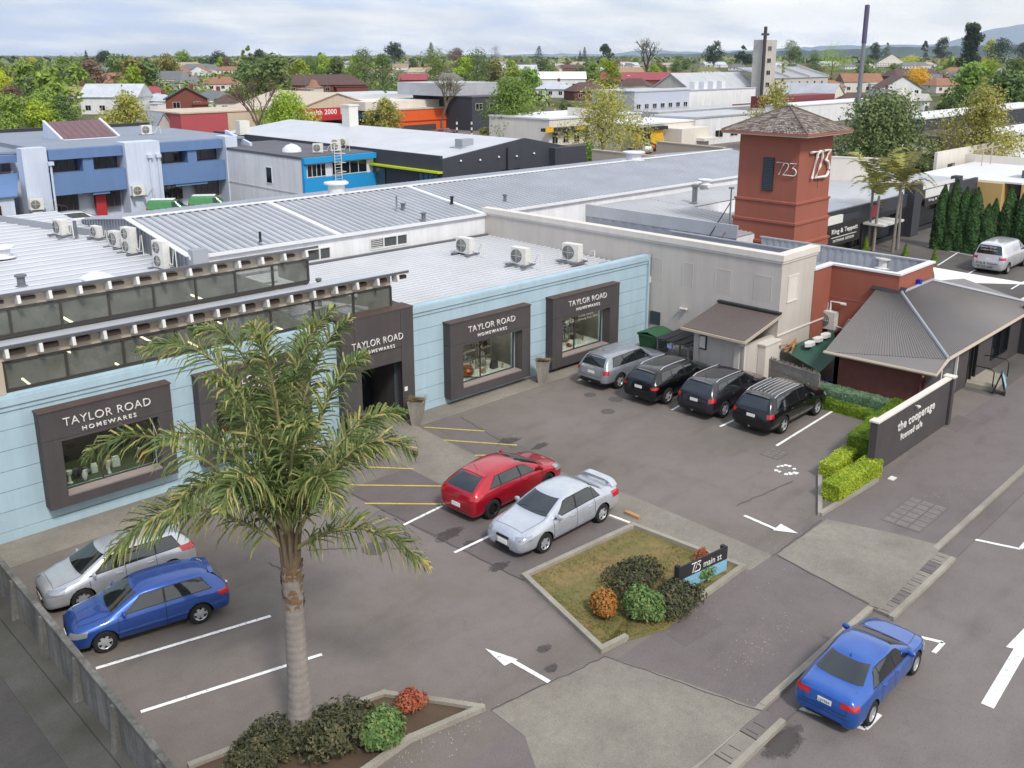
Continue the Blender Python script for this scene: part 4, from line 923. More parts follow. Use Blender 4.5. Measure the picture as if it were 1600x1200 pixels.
    MB().box(-14, 12.8, 11.75, 12.1, 4.42, 4.45).build('roof_flashing', 'grey_lead', R)
    q = MB().slab([(9.2, 29.2, 5.08), (12.7, 21, 4.72), (12.7, 21, 5.07), (9.2, 29.2, 5.43)], .08); q.build('edge_upstand', 'zinc_side', R)
    return R
SHOP = store()
# ------------------------------------------------------------------ long ribbed roof behind
def long_shed():
    R = thing('warehouse_building', 'long white walled warehouse with ribbed zinc roof behind the blue shop', 'warehouse', (AX, AY, 0), AN)
    ze, zr, w0, w1, w2 = 5.15, 6.02, 12.0, 19.0, 26.
    def wins(): return [(6.55-.1, 8.95, 4.25, 4.82), (10.2, 12.6, 4.28, 4.85)]
    MB().wall((12.95, w0), (66, w0), 0, ze-.05, .2, [(5.05, 7.3, 4.0, 4.6), (9.75, 12.2, 4.1, 4.65)], 0).build('wall', 'white_render', R)
    for a, b, z0, z1 in ((18.0, 20.25, 4.0, 4.6), (22.7, 25.15, 4.1, 4.65)):
        f = MB().box(a, b, w0-.03, w0+.04, z0-.05, z0+.03).box(a, b, w0-.03, w0+.04, z1-.03, z1+.04)
        for k in (0, .36, .72, 1): x = a+(b-a)*k; f.box(x-.035, x+.035, w0-.031, w0+.041, z0+.03, z1-.03)
        w_ = f.build('window', 'soft_white', R); MB().box(a, b, w0+.05, w0+.07, z0, z1).build('pane', 'window_mid', w_)
        if a > 20:
            q = MB()
            for k in range(5): q.box(a+.05, a+.8, w0+.0, w0+.04, z0+.06+k*.1, z0+.09+k*.1)
            q.build('louvre', 'soft_white', w_)
    rf = MB(); sl = (zr-ze)/(w1-w0); zf = lambda x, y: ze+sl*(y-w0) if y <= w1 else zr-sl*(y-w1)
    gx = 12.6
    secs = [(12.75, 20.6), (20.9, 30.4), (30.7, 66)]
    for a, b in secs:
        ribbed(rf, a, b, w0-.12, w1, zf, .42, 'y', .075, rw=.36, rib_shade=1); ribbed(rf, a, b, w1, w2, zf, .42, 'y', .075, rw=.36, rib_shade=1)
    rf.build('roof', ['zinc', 'zinc_rib_shade'], R)
    r2 = MB()
    for a in (20.6, 30.4): r2.slab([(a, w0-.14, ze+.06), (a+.3, w0-.14, ze+.06), (a+.3, w1, zr+.07), (a, w1, zr+.07)], .05)
    r2.box(12.7, 66.1, w1-.16, w1+.16, zr+.05, zr+.1).box(12.7, 66.1, w0-.2, w0-.1, ze-.12, ze+.04); r2.slab([(12.55, w0-.15, ze+.09), (12.85, w0-.15, ze+.09), (12.85, w1, zr+.13), (12.55, w1, zr+.13)], .05)
    r2.build('ridge_flashing', 'white_flash', R)
    g = MB(); n = 34
    for i in range(n):
        y0 = w0+(w2-w0)*i/n; y1 = w0+(w2-w0)*(i+1)/n; ym = (y0+y1)/2; w = (y1-y0)
        g.prism([(12.9, y0), (12.95, y0), (12.95, y0+w*.6), (12.9, y0+w*.6)], 3.5, lambda p: zf(0, p[1])-.03)
        g.prism([(12.86, y0+w*.6), (12.95, y0+w*.6), (12.95, y1), (12.86, y1)], 3.5, lambda p: zf(0, p[1])-.03)
    g.build('gable_cladding', 'zinc_side', R)
    MB().box(12.75, 13.5, w0-.45, w0-.0, 4.3, ze+.35).build('rainwater_head', 'zinc_side', R)
    MB().box(13.5, 66, w2-.1, w2, 0, ze).build('rear_wall', 'white_render', R)
    MB().box(65.9, 66, w0+.2, w2-.1, 0, ze).build('end_wall', 'white_render', R)
    for px in ((407, 375), (537, 345)):
        pass
    return R
long_shed()
def roof_bits():
    def cyl(px, z, h, r, nm, lb, m='grey_lead', cap=True):
        s, t = G(*px, z); mb = MB().lathe([(r*1.6, 0), (r, .05), (r, h*.8)]+([(r*1.5, h*.82), (r*1.5, h*.95), (r*.5, h)] if cap else [(r, h)]), (0, 0, 0), 'z', 12)
        o = mb.build(nm, m, None, True, (s, t, z)); tag(o, lb, nm.replace('_', ' '))
    cyl((407, 378), 5.35, .5, .06, 'vent_pipe', 'thin dark vent pipe on the ribbed roof, nearest the white fascia', 'black', False)
    cyl((620, 328), 5.55, .8, .05, 'vent_pipe', 'tall thin pale pipe on the ribbed roof seam', 'steel', False); cyl((630, 327), 5.5, .38, .12, 'roof_vent', 'small domed vent beside the tall thin pipe')
    cyl((706, 318), 5.5, .45, .09, 'vent_pipe', 'short black pipe with pale cap on the ribbed roof', 'black'); cyl((662, 343), 5.3, .4, .12, 'roof_vent', 'dark cowl vent at the lower edge of the ribbed roof')
    cyl((789, 317), 5.3, .55, .1, 'vent_pipe', 'grey capped flue by the second white roof seam'); cyl((1085, 316), 4.5, 1.25, .18, 'flue', 'tall silver capped flue on the lower ribbed roof', 'steel')
    cyl((1101, 288), 4.9, .4, .35, 'roof_vent', 'white domed roof vent near the red tower', 'white_flash'); cyl((1381, 418), 3.65, .55, .3, 'roof_ventilator', 'white round ventilator on the terracotta roof', 'white_ware')
    cyl((34, 447), 4.85, .5, .16, 'roof_vent', 'small grey cowl vent on the pale roof at left'); cyl((3, 402), 4.75, .55, .4, 'roof_ventilator', 'white mushroom ventilator at the left edge of the pale roof', 'white_flash')
    cyl((119, 370), 4.85, .85, .09, 'vent_pipe', 'grey pipe between the air conditioning units', 'grey_lead', False); cyl((526, 303), 5.95, .75, .5, 'roof_ventilator', 'big white square topped ventilator on the ridge', 'white_flash'); cyl((990, 250), 6.02, .7, .6, 'roof_ventilator', 'white ventilator far along the ridge', 'white_flash')
    # box hood
    s, t = G(153, 436, 4.9); mb = MB(); mb.box(-.55, .55, -.35, .35, 0, .25)
    pr = [(-.45+.9*i/8, .25+.22*sin(pi*i/8)) for i in range(9)]; vs = [(x, -.4, z) for x, z in pr]+[(x, .4, z) for x, z in pr]
    vs = [(-.62+1.24*i/8, y, .22+.2*sin(pi*i/8)) for y in (-.4, .4) for i in range(9)]
    mb.add(vs, [(i, i+1, i+10, i+9) for i in range(8)]+[tuple(range(9))[::-1], tuple(range(9, 18))])
    o = mb.build('roof_hood', 'white_flash', None, True, (s, t, 4.75)); o.rotation_euler = (0, 0, AN); tag(o, 'rounded white hood vent on the pale roof behind the clerestory', 'roof hood')
    # air conditioning condensers
    def ac(name, w, d, h, fans):
        r = thing(name, 'x', 'air conditioner')
        b = MB().box(-w/2, w/2, -d/2, d/2, .08, h)
        for zz in (.3, .6): b.box(w/2, w/2+.01, -d/2+.04, d/2-.04, h*zz, h*zz+.03)
        c = b.build('casing', 'ac_white', r)
        for i in range(fans):
            zc = .08+(h-.08)*(i+.5)/fans; rr = min(w, (h-.08)/fans)*.4; xx = -w*.1
            g = MB().lathe([(rr, -d/2-.005), (rr, -d/2-.03), (rr*.92, -d/2-.03), (rr*.9, -d/2-.006), (.001, -d/2-.006)], (xx, 0, zc), 'y', 20)
            gg = g.build('fan_grille', 'fan_dark', c, True)
            q = MB()
            for k in range(3): q.lathe([(rr*(.3+.25*k)+.012, -d/2-.03), (rr*(.3+.25*k), -d/2-.035)], (xx, 0, zc), 'y', 18, cap=False)
            q.box(xx-rr, xx+rr, -d/2-.036, -d/2-.03, zc-.01, zc+.01).box(xx-.01, xx+.01, -d/2-.037, -d/2-.03, zc-rr, zc+rr); q.build('guard', 'ac_white', gg)
        MB().box(-w/2-.1, -w/2+.12, -d/2-.3, d/2+.3, 0, .08).box(w/2-.12, w/2+.1, -d/2-.3, d/2+.3, 0, .08).build('mounting_rail', 'grey_lead', r)
        MB().tube([(w/2, d*.2, h*.25), (w/2+.35, d*.2, h*.2), (w/2+.6, d*.1, h*.75), (w/2+.8, 0, h*.8), (w/2+.85, 0, 0)], .03, 6).build('pipe', 'ac_white', r)
        return r
    one = ac('air_conditioner', .95, .4, .9, 1); two = ac('air_conditioner', .95, .4, 1.5, 2)
    spots = [((727, 397), 3.9, one, 1.0, 'condenser unit farthest back on the low white roof, nearest the louvred window'), ((813, 414), 3.95, one, 1.0, 'condenser unit in the middle of the three on the low white roof'), ((894, 409), 3.95, one, 1.05, 'condenser unit on the low roof nearest the grey wall')]
    first = True
    for px, z, src, sc, lb in spots:
        s, t = G(*px, z); rz = AN-RAD(90)+RAD(8)
        if first: src.location = (s, t, z); src.rotation_euler = (0, 0, rz); src.scale = (sc,)*3; src['label'] = lb; src['group'] = 'condensers on the low roof'; first = False
        else: dup(src, (s, t, z), rz, sc, lb, 'condensers on the low roof')
    g = 'condensers on the pale roof'; first = True
    for px, z, src, sc, lb in (((96, 368), 4.88, one, .95, 'condenser with a large fan at the far edge of the pale roof'), ((152, 372), 4.82, one, .72, 'smallest condenser on the pale roof, right of the grey pipe'), ((184, 387), 4.62, one, .95, 'condenser standing close behind the tall twin fan unit'),
                               ((204, 396), 4.55, two, .88, 'tall twin fan condenser in the middle of the pale roof'), ((254, 420), 4.38, two, .9, 'tall twin fan condenser against the ribbed gable')):
        s, t = G(*px, z)
        if src is two and first: o = two; two.location = (s, t, z); first = False; two['label'] = lb; two['group'] = g; o.rotation_euler = (0, 0, AN-RAD(80)); o.scale = (sc,)*3
        else: o = dup(src, (s, t, z), AN-RAD(80), sc, lb, g)
    return one
AC1 = roof_bits()
# planters beside the entrance
def planter(px, label, dead=.5):
    s, t = G(*px); R = thing('planter', label, 'planter', (s, t, .0), RAD(40), 'tapered planters along the shop front')
    vs = []; 
    for r, z in ((.19, 0), (.32, 1.02), (.27, 1.02), (.25, .92)): vs += [(-r, -r, z), (r, -r, z), (r, r, z), (-r, r, z)]
    MB().add(vs, [(3, 2, 1, 0)]+[(a*4+k, a*4+(k+1) % 4, a*4+4+(k+1) % 4, a*4+4+k) for a in range(3) for k in range(4)]).build('pot', mat('weathered_pot', 'a8a196', .9, .3, 2.5, .2, streak=.35), R)
    MB().box(-.26, .26, -.26, .26, .88, .93).build('soil', 'soil', R)
    g = MB()
    for i in range(160):
        a = random.random()*2*pi; r = random.random()*.2; l = random.uniform(.12, .3); q = .012
        x, y = r*cos(a), r*sin(a); dx, dy = cos(a)*(.1+r)*1.1, sin(a)*(.1+r)*1.1
        g.add([(x-q, y, .93), (x+q, y, .93), (x+dx*.6+q, y+dy*.6, .93+l*.8), (x+dx*.6-q, y+dy*.6, .93+l*.8), (x+dx*1.2, y+dy*1.2, .93+l*.75)], [(0, 1, 2, 3), (3, 2, 4)])
    g.build('grass', mat('dry_grass', '8a7a4c', .9, .4, 8), R)
planter((652, 663), 'tall weathered planter of dry grass right of the shop entrance'); planter((848, 597), 'tall weathered planter between the two right hand shop windows'); planter((559, 690), 'tall weathered planter left of the entrance, half hidden by fronds')
# ------------------------------------------------------------------ grey rendered building with lean-to
def window_panel(mb, s, t0, t1, z0, z1): pass
def grey_building():
    R = thing('rendered_building', 'tall grey rendered building with blind louvred panels beside the car park', 'building', (37.2, 20.2, 0))
    T = 5.2; D = 19.4
    MB().box(0, .25, 0, D, 0, T).box(.25, 3.15, 0, .25, 0, T).box(.25, 3.1, D-.2, D, 0, T-.2).build('wall', 'grey_render', R)
    c = MB().box(-.1, .42, -.1, D, T, T+.28).box(.42, 3.25, -.1, .42, T, T+.28).box(-.05, 0.0, -.05, D, T-.12, T).box(0, 3.2, -.05, 0., T-.12, T); c.build('cornice', 'cream_render', R)
    MB().box(.4, 3.1, .4, D, 4.3, 4.45).build('roof', 'zinc_side', R)
    pr = MB(); n = 40
    for i in range(n): y = 0.4+(8.2-.4)*i/n; pr.box(3.1, 3.16+.03*(i % 2), y, y+7.8/n, 3.2, 5.06)
    pr.box(3.05, 3.22, .4, 8.3, 5.06, 5.12); pr.build('inner_parapet', 'zinc_side', R)
    for (a, b) in ((16.3-1.2, 17.3-1.2), (1, 2)): pass
    pn = []
    for px0, px1, y0, y1 in ((1019, 1034, 404, 437), (1067, 1082, 412, 446), (1118, 1141, 422, 457), (1179, 1205, 432, 469)):
        p = PT(px0, (y0+y1)/2, (37.2, 0, 0), (1, 0, 0)); q = PT(px1, (y0+y1)/2, (37.2, 0, 0), (1, 0, 0)); a = PT((px0+px1)/2, y0, (37.2, 0, 0), (1, 0, 0)); b = PT((px0+px1)/2, y1, (37.2, 0, 0), (1, 0, 0))
        t0, t1 = q.y-20.2, p.y-20.2; z0, z1 = b.z, a.z
        m = MB()
        k = 0
        zz = z0
        while zz < z1-.03: m.box(-.008, 0, t0, t1, zz, zz+.07); zz += .1
        m.box(-.014, 0, t0-.04, t0, z0-.04, z1+.04).box(-.014, 0, t1, t1+.04, z0-.04, z1+.04).box(-.015, 0, t0, t1, z1, z1+.04); m.build('blind_louvre', 'grey_render', R)
    # framed panel and rail on the sunny side
    p = PT(1232, 432, (0, 20.2, 0), (0, 1, 0)); q = PT(1245, 468, (0, 20.2, 0), (0, 1, 0)); x0, x1, z0, z1 = p.x-37.2, q.x-37.2, q.z, p.z
    MB().box(x0, x1, -.04, 0, z0, z0+.05).box(x0, x1, -.04, 0, z1-.05, z1).box(x0, x0+.06, -.039, 0, z0+.05, z1-.05).box(x1-.06, x1, -.039, 0, z0+.05, z1-.05).box(x0+.06, x1-.06, -.015, 0, z0+.05, z1-.05).build('wall_panel', 'cream_render', R)
    MB().box(-.03, 4.6, -.05, 0, 1.72, 1.78).build('wall_rail', 'cream_render', R)
    p = PT(1024, 497, (37.2, 0, 0), (1, 0, 0)); MB().box(-.04, .03, p.y-20.2-.3, p.y-20.2+.3, p.z-.32, p.z+.35).build('window', 'window_dark', R)
    p = PT(1014, 436, (37.2, 0, 0), (1, 0, 0)); MB().box(-.14, 0, p.y-20.2-.12, p.y-20.2+.12, p.z-.15, p.z+.15).build('wall_lamp', 'white_ware', R)
    p = PT(1071, 485, (37.2, 0, 0), (1, 0, 0)); fl = MB().lathe([(.02, 0), (.09, .1), (.09, .14)], (-.15, p.y-20.2-.12, p.z), 'z', 10).lathe([(.02, 0), (.09, .1), (.09, .14)], (-.15, p.y-20.2+.16, p.z), 'z', 10).box(-.12, 0, p.y-20.2-.1, p.y-20.2+.12, p.z+.05, p.z+.09); fl.build('flood_light', 'white_ware', R)
    return R
grey_building()
def shed():
    s0, s1, t0, t1 = 34.75, 37.2, 20.35, 22.95
    R = thing('lean_to_shed', 'small rendered lean-to with brown corrugated roof against the grey building', 'shed', (s0, t0, 0))
    D = s1-s0; Wd = t1-t0
    MB().box(0, .2, .0, Wd, 0, 2.1).box(.2, D-.01, Wd-.2, Wd, 0, 2.1).box(.2, D-.01, .0, .2, 0, 1.75).box(-.14, 0, .2, .45, 0, 2.1).box(-.12, 0, Wd-.28, Wd-.03, 0, 2.1).build('wall', 'grey_render', R)
    MB().box(1.1, D-.01, -.38, -.02, 0, 1.6).box(1.05, D-.01, -.42, 0.0, 1.6, 1.66).build('side_pier', 'cream_render', R)
    zf = lambda x, y: 2.18+(x+.62)*(.62/3.05)
    rf = MB(); ribbed(rf, -.62, D-.01, -.3, Wd+.32, zf, .13, 'x', .03, rw=.5)
    rf.build('roof', 'shed_roof', R)
    MB().slab([(-.62, -.3, 2.17), (D-.02, -.3, zf(D, 0)-.01), (D-.02, Wd+.32, zf(D, 0)-.01), (-.62, Wd+.32, 2.17)], .05).build('roof_lining', 'eave_cream', R)
    MB().box(-.7, -.6, -.32, Wd+.34, 2.08, 2.18).slab([(-.62, -.34, 2.17), (D-.02, -.34, zf(D, 0)), (D-.02, -.3, zf(D, 0)), (-.62, -.3, 2.17)], .13).build('gutter', 'beige', R)
    MB().box(D-.25, D-.02, -.32, Wd+.34, zf(D, 0)+.02, zf(D, 0)+.1).build('flashing', 'dark_steel', R)
    MB().tube([(-.62, -.05, 2.1), (-.5, -.05, 1.95), (-.1, -.05, 1.8), (-.07, -.05, 0)], .04, 8).build('downpipe', 'cream_render', R)
    MB().box(-.035, 0, 1.95, 2.45, 1.15, 1.85, 1).box(-.04, -.03, 2.02, 2.38, 1.22, 1.78, 0).build('framed_notice', ['white_ware', 'charcoal_dark'], R)
    MB().box(-.01, .1, .6, 2.2, 1.98, 2.1).build('vent_slot', 'black', R)
shed()
# ------------------------------------------------------------------ terracotta block
def terracotta():
    R = thing('terracotta_building', 'low flat roofed terracotta block with white parapet capping', 'building', (42, 16.9, 0))
    T = 4.3
    MB().box(0, .2, 0, 3.5, 0, T).box(.2, 3.9, 0, .2, 0, T).box(-1.75, 0, 3.3, 3.5, 0, T).box(-1.75, -1.6, 3.5, 3.6, 0, T).build('wall', 'terracotta', R)
    MB().box(-.06, .26, -.06, 3.56, T, T+.09).box(.26, 3.96, -.06, .26, T, T+.09).box(-1.75, -.06, 3.24, 3.56, T, T+.09).build('parapet_cap', 'white_flash', R)
    MB().box(.2, 3.9, .2, 9, 3.35, 3.45).box(-1.7, .2, 3.5, 9, 3.3, 3.43).build('roof', 'zinc_side', R)
    pr = MB(); n = 46
    for i in range(n): y = .2+(9.2)*i/n; pr.box(3.9-.03*(i % 2), 3.98, y, y+9.2/n, 3.0, T+.0)
    pr.box(3.84, 4.04, 0, 9.5, T, T+.07).build('rear_parapet', 'zinc', R)
    MB().box(-.015, 0, 0, 3.5, 2.72, 2.78).box(.6, .75, -.0, 0, 0, 0).build('string_band', 'terracotta_trim', R)
    # ducts on the face
    p = PT(1322, 474, (42, 0, 0), (1, 0, 0)); q = PT(1300, 474, (42, 0, 0), (1, 0, 0)); r = PT(1302, 525, (42, 0, 0), (1, 0, 0))
    a, b, z1, z0 = p.y-16.9, q.y-16.9, p.z, r.z
    MB().tube([(-.12, a, z1), (-.12, b, z1), (-.12, b, z0)], .05, 8).tube([(-.22, a-.1, z1), (-.22, a+.15, z1)], .07, 8).tube([(-.1, b+.14, z1-.1), (-.1, b+.14, z0+.5), (-.25, b+.4, z0+.35)], .03, 6).build('duct_pipe', 'white_ware', R)
    p = PT(1432, 441, (0, 16.9, 0), (0, 1, 0)); MB().box(p.x-42-.12, p.x-42+.12, -.22, 0, p.z-.12, p.z+.15).build('wall_lamp', 'blue_bag', R)
terracotta()
p = PT(1292, 497, (41.8, 0, 0), (1, 0, 0)); dup(AC1, (41.75, p.y, p.z-.55), RAD(-90), 1.05, 'condenser unit hung on the terracotta wall above the green shade cloth', None)
# ------------------------------------------------------------------ café
def cafe():
    R = thing('cafe_building', 'single storey brick cafe with brown corrugated hip roof and street front', 'cafe', (36.5, 13, 0))
    o = Vector((36.5, 13, 0))
    def L(px, z): s, t = G(*px, z); return (s-o.x, t-o.y, z)
    e = 2.12; r = 3.5
    A = L((1287, 550), e); B = L((1463, 587), e); C = L((1482, 562), e); P1 = L((1369, 452), r); P2 = L((1409, 459), r); P3 = L((1456, 439), r)
    Ex = 49.8-o.x; E1 = (Ex, C[1]+.05, e); K = (P3[0], P3[1], r); V = (Ex, P3[1]-1.2, 2.9)
    # hipped end: ribs run down the slope
    def face(quad, n, m, name, h=.03):
        a, b, c, d = [Vector(x) for x in quad]    # a-b ridge side, d-c eave side
        mb = MB(); nn = (b-a+(c-d)).cross(d-a); nn.normalize()
        if nn.z < 0: nn = -nn
        for i in range(n):
            t0, t1, t2, t3 = i/n, (i+.45)/n, (i+.6)/n, (i+.85)/n; t4 = (i+1)/n
            vs = []
            for t, hh in ((t0, 0), (t1, 0), (t2, h), (t3, h), (t4, 0)):
                for p, q in ((a, b), (d, c)): vs.append(tuple(p+(q-p)*t+nn*hh))
            mb.add(vs, [(2*k, 2*k+1, 2*k+3, 2*k+2) for k in range(4)], 0)
        ob = mb.build(name, m, R); return ob
    face((P1, P2, C, A), 44, 'brown_roof', 'roof')
    MB().slab([A, C, B], .04).build('roof_corner', 'brown_roof', R)
    face((P2, K, (Ex, C[1]+.1, e), C), 80, 'brown_roof', 'roof')
    MB().slab([K, (Ex, K[1]+.0, 2.9), (Ex, C[1]+.1, e)], .04).build('roof_gusset', 'brown_roof', R)
    d = (Vector(C)-Vector(P2)); rc = MB()
    rc.tube([Vector(P2)+Vector((0, 0, .05)), Vector(C)+Vector((0, 0, .04))], .075, 6).tube([Vector(P2)+Vector((0, 0, .06)), Vector(K)+Vector((0, 0, .06))], .08, 6).tube([Vector(K)+Vector((0, 0, .05)), (Ex, C[1]+.1, e+.06)], .09, 6); rc.build('ridge_capping', 'zinc_side', R)
    MB().slab([(P1[0]-.15, P1[1]+.2, r+.02), (P2[0]-.05, P2[1]-.1, r+.02), (P2[0]+.25, P2[1]-.1, r+.25), (P1[0]+.2, P1[1]+.2, r+.25)], .05).build('apron_flashing', 'dark_steel', R)
    MB().tube([A, B, C, (Ex, C[1]+.08, e)], .07, 6).build('gutter', 'beige', R)
    # walls
    x0 = A[0]+.55; yb = A[1]-.25; yf = C[1]+.35
    MB().box(x0, x0+.2, B[1]+.5, yb, 0, 2.1).box(x0, P1[0]+4, yb-.2, yb, 0, 2.1).build('brick_wall', 'brown_brick', R)
    MB().box(x0+.005, x0+1.2, yf-.05, B[1]+.52, 0, 2.1).build('corner_wall', 'charcoal', R)
    ops = [(1.3, 3.0, .12, 1.95), (4.35, 5.35, .1, 2.0), (7.2, 9.4, .5, 1.95)]
    MB().wall((x0+1.2, yf), (Ex-.4, yf), 0, 2.1, .18, ops, 0).build('street_wall', 'charcoal', R)
    for i, (a, b, z0, z1) in enumerate(ops):
        X = x0+1.2; f = MB().box(X+a, X+b, yf-.02, yf+.08, z0, z0+.06).box(X+a, X+b, yf-.02, yf+.08, z1-.06, z1)
        for k in ((0, 1) if i == 0 else (0, .5, 1)): xx = X+a+(b-a)*k; f.box(xx-.04, xx+.04, yf-.021, yf+.081, z0+.06, z1-.06)
        w_ = f.build('door' if i == 1 else 'window', ('soft_white', 'black', 'black')[i], R); MB().box(X+a, X+b, yf+.1, yf+.11, z0, z1).build('pane', 'window_dark' if i else 'window_mid', w_)
    MB().box(Ex-1.6, Ex-1.2, yf-1.9, yf, 0, 2.35).box(Ex-1.65, Ex-1.15, yf-1.95, yf, 2.35, 2.43).build('blade_wall', 'charcoal_dark', R)
    MB().tube([(B[0]-.1, B[1]+.45, 2.0), (x0-.06, B[1]+.62, 1.7), (x0-.06, B[1]+.62, 0)], .05, 8).build('downpipe', 'brick_red', R)
    return R
cafe()
def steps():
    pts = [G(*q) for q in ((1505, 603), (1552, 613), (1572, 594), (1530, 580))]
    R = thing('entry_landing', 'raised tiled landing with black handrails at the cafe door', 'landing', (*pts[1], 0)); o = Vector((*pts[1], 0))
    q = [(p[0]-o.x, p[1]-o.y) for p in pts]
    MB().prism(q, 0, .2).build('landing', mat('pale_tile', 'a8a090', .6, .2, 3), R)
    for a in (.05, .95):
        h = MB()
        x = q[1][0]+(q[2][0]-q[1][0])*a; y0 = q[1][1]+.1; y1 = q[0][1]
        h.tube([(x, y0, .2), (x, y0, .85), (x, y0+.15, .98), (x, y1-.1, .98), (x, y1, .9), (x, y1, .2)], .025, 8)
        h.build('handrail', 'black', R)
    s, t = G(1580, 612); sg = thing('pavement_sign', 'light blue sandwich board beside the cafe landing', 'sandwich board', (s-.6, t+.3, 0), RAD(15))
    MB().slab([(-.3, -.25, .02), (.3, -.25, .02), (.3, 0, .95), (-.3, 0, .95)], .03).slab([(-.3, .25, .02), (.3, .25, .02), (.3, 0, .95), (-.3, 0, .95)], .03).build('frame', 'black', sg)
    MB().slab([(-.27, -.235, .35), (.27, -.235, .35), (.27, -.05, .9), (-.27, -.05, .9)], .012).build('board', mat('sky_blue', '8fc3d8', .5), sg)
steps()
# dark boundary wall with the café name
def cooper_wall():
    a = Vector((30.08, 12.2, 0)); R = thing('boundary_wall', 'dark boundary wall with white cafe lettering and pale capping', 'wall', tuple(a))
    Lg = 6.2; H = 1.9
    MB().box(0, Lg, 0, .16, 0, H).box(-.32, .0, -.04, .22, 0, H+.04).box(Lg, Lg+.25, -.1, .25, 0, H+.05).build('wall', 'charcoal', R)
    MB().box(0, Lg, -.04, .2, H, H+.06).box(-.36, .03, -.08, .26, H+.04, H+.1).box(Lg-.04, Lg+.3, -.14, .29, H+.05, H+.11).build('capping', 'cream_render', R)
    fit_text('the cooperage', R, 1.5, -.0, .98, 3.3, .46, ext=.02, thin=.012); fit_text('licensed cafe', R, 1.85, -.0, .66, 1.9, .26, ext=.02, thin=.008)
    MB().lathe([(.02, 0), (.08, .08), (.07, .12)], (2.9, -.12, 1.62), 'z', 10).box(2.88, 2.92, -.1, 0, 1.7, 1.73).build('spot_lamp', 'white_ware', R)
cooper_wall()
# brushwood screen, shade cloth, timber
def yard():
    p0 = G(1200, 602); p1 = G(1277, 628); d = Vector((p1[0]-p0[0], p1[1]-p0[1])); L = d.length; R = thing('brush_fence', 'grey brushwood screen fence between the lean-to and the hedge', 'fence', (*p0, 0), atan2(d.y, d.x))
    m = MB().box(0, L, 0, .06, 0, 1.2)
    for i in range(420):
        x = random.uniform(0, L); y = random.choice((-.03, .07))+random.uniform(-.012, .012); h = 1.25+random.gauss(0, .05); q = .012; lean = random.gauss(0, .03)
        m.add([(x-q, y, 0), (x+q, y, 0), (x+q+lean, y, h), (x-q+lean, y, h)], [(0, 1, 2, 3)])
    m.build('brushwood', 'brush', R); w = MB()
    for z in (.35, .8, 1.2): w.tube([(0, -.05, z), (L, -.05, z)], .006, 4)
    w.build('wire', 'steel', R)
    z = 1.15; pts = [G(1228, 548, z), G(1253, 530, z), G(1303, 520, z), G(1300, 566, z), G(1293, 583, z)]
    n = 8; vs = []; c00, c10, c11, c01 = [Vector((*p, z)) for p in (pts[0], pts[2], pts[3], G(1240, 552, z))]
    a, b, c, e = Vector((*G(1222, 546, z), z)), Vector((*G(1302, 517, z), z+.1)), Vector((*G(1308, 556, z), z)), Vector((*G(1282, 578, z), z-.1))
    for j in range(n+1):
        for i in range(n+1):
            u, v = i/n, j/n; p = a*(1-u)*(1-v)+b*u*(1-v)+c*u*v+e*(1-u)*v; vs.append((p.x, p.y, p.z-.25*sin(pi*u)*sin(pi*v)))
    o = MB().add(vs, [(j*(n+1)+i, j*(n+1)+i+1, (j+1)*(n+1)+i+1, (j+1)*(n+1)+i) for j in range(n) for i in range(n)]).build('shade_cloth', 'shade_green', None, True)
    tag(o, 'sagging dark green shade cloth over the yard behind the brushwood screen', 'shade cloth')
    s, t = G(1238, 545, 1.15); m = MB()
    for i in range(9): a_ = random.uniform(-.2, .5); x = s+random.uniform(-.15, .15); y = t+random.uniform(-.12, .12); zz = 1.1+.045*i; m.add([(x-.55*cos(a_), y-.55*sin(a_), zz), (x+.55*cos(a_), y+.55*sin(a_), zz), (x+.55*cos(a_), y+.55*sin(a_)+.1, zz), (x-.55*cos(a_), y-.55*sin(a_)+.1, zz), (x-.55*cos(a_), y-.55*sin(a_), zz+.045), (x+.55*cos(a_), y+.55*sin(a_), zz+.045), (x+.55*cos(a_), y+.55*sin(a_)+.1, zz+.045), (x-.55*cos(a_), y-.55*sin(a_)+.1, zz+.045)], [(0, 3, 2, 1), (4, 5, 6, 7), (0, 1, 5, 4), (1, 2, 6, 5), (2, 3, 7, 6), (3, 0, 4, 7)])
    tag(m.build('timber_offcuts', 'timber_pale'), 'pile of loose timber offcuts above the shade cloth', 'timber')
    for i, q in enumerate(((1265, 537), (1278, 530), (1290, 524))):
        s2, t2 = G(*q, 1.3); o = MB().prism([(s2+.35*cos(k*1.05+i)*(1+.2*(k % 2)), t2+.2*sin(k*1.05+i)) for k in range(6)], 1.22, 1.38).build('foam_block', 'soft_white')
        tag(o, ('pale broken slab nearest the timber offcuts', 'pale broken slab in the middle of the row of three', 'pale broken slab closest to the terracotta wall')[i], 'slab')
    for i, (q, mm, lb) in enumerate((((1283, 606), 'red_paint', 'red crate behind the brushwood screen'), ((1291, 603), 'blue_bag', 'purple blue crate beside the brick wall'), ((1274, 600), 'white_ware', 'white tub behind the brushwood screen'))):
        s2, t2 = G(*q, .3); o = MB().box(s2, s2+.45, t2, t2+.35, 0, .42).box(s2+.04, s2+.41, t2+.04, t2+.31, .42, .44).build('crate', mm); tag(o, lb, 'crate')
yard()
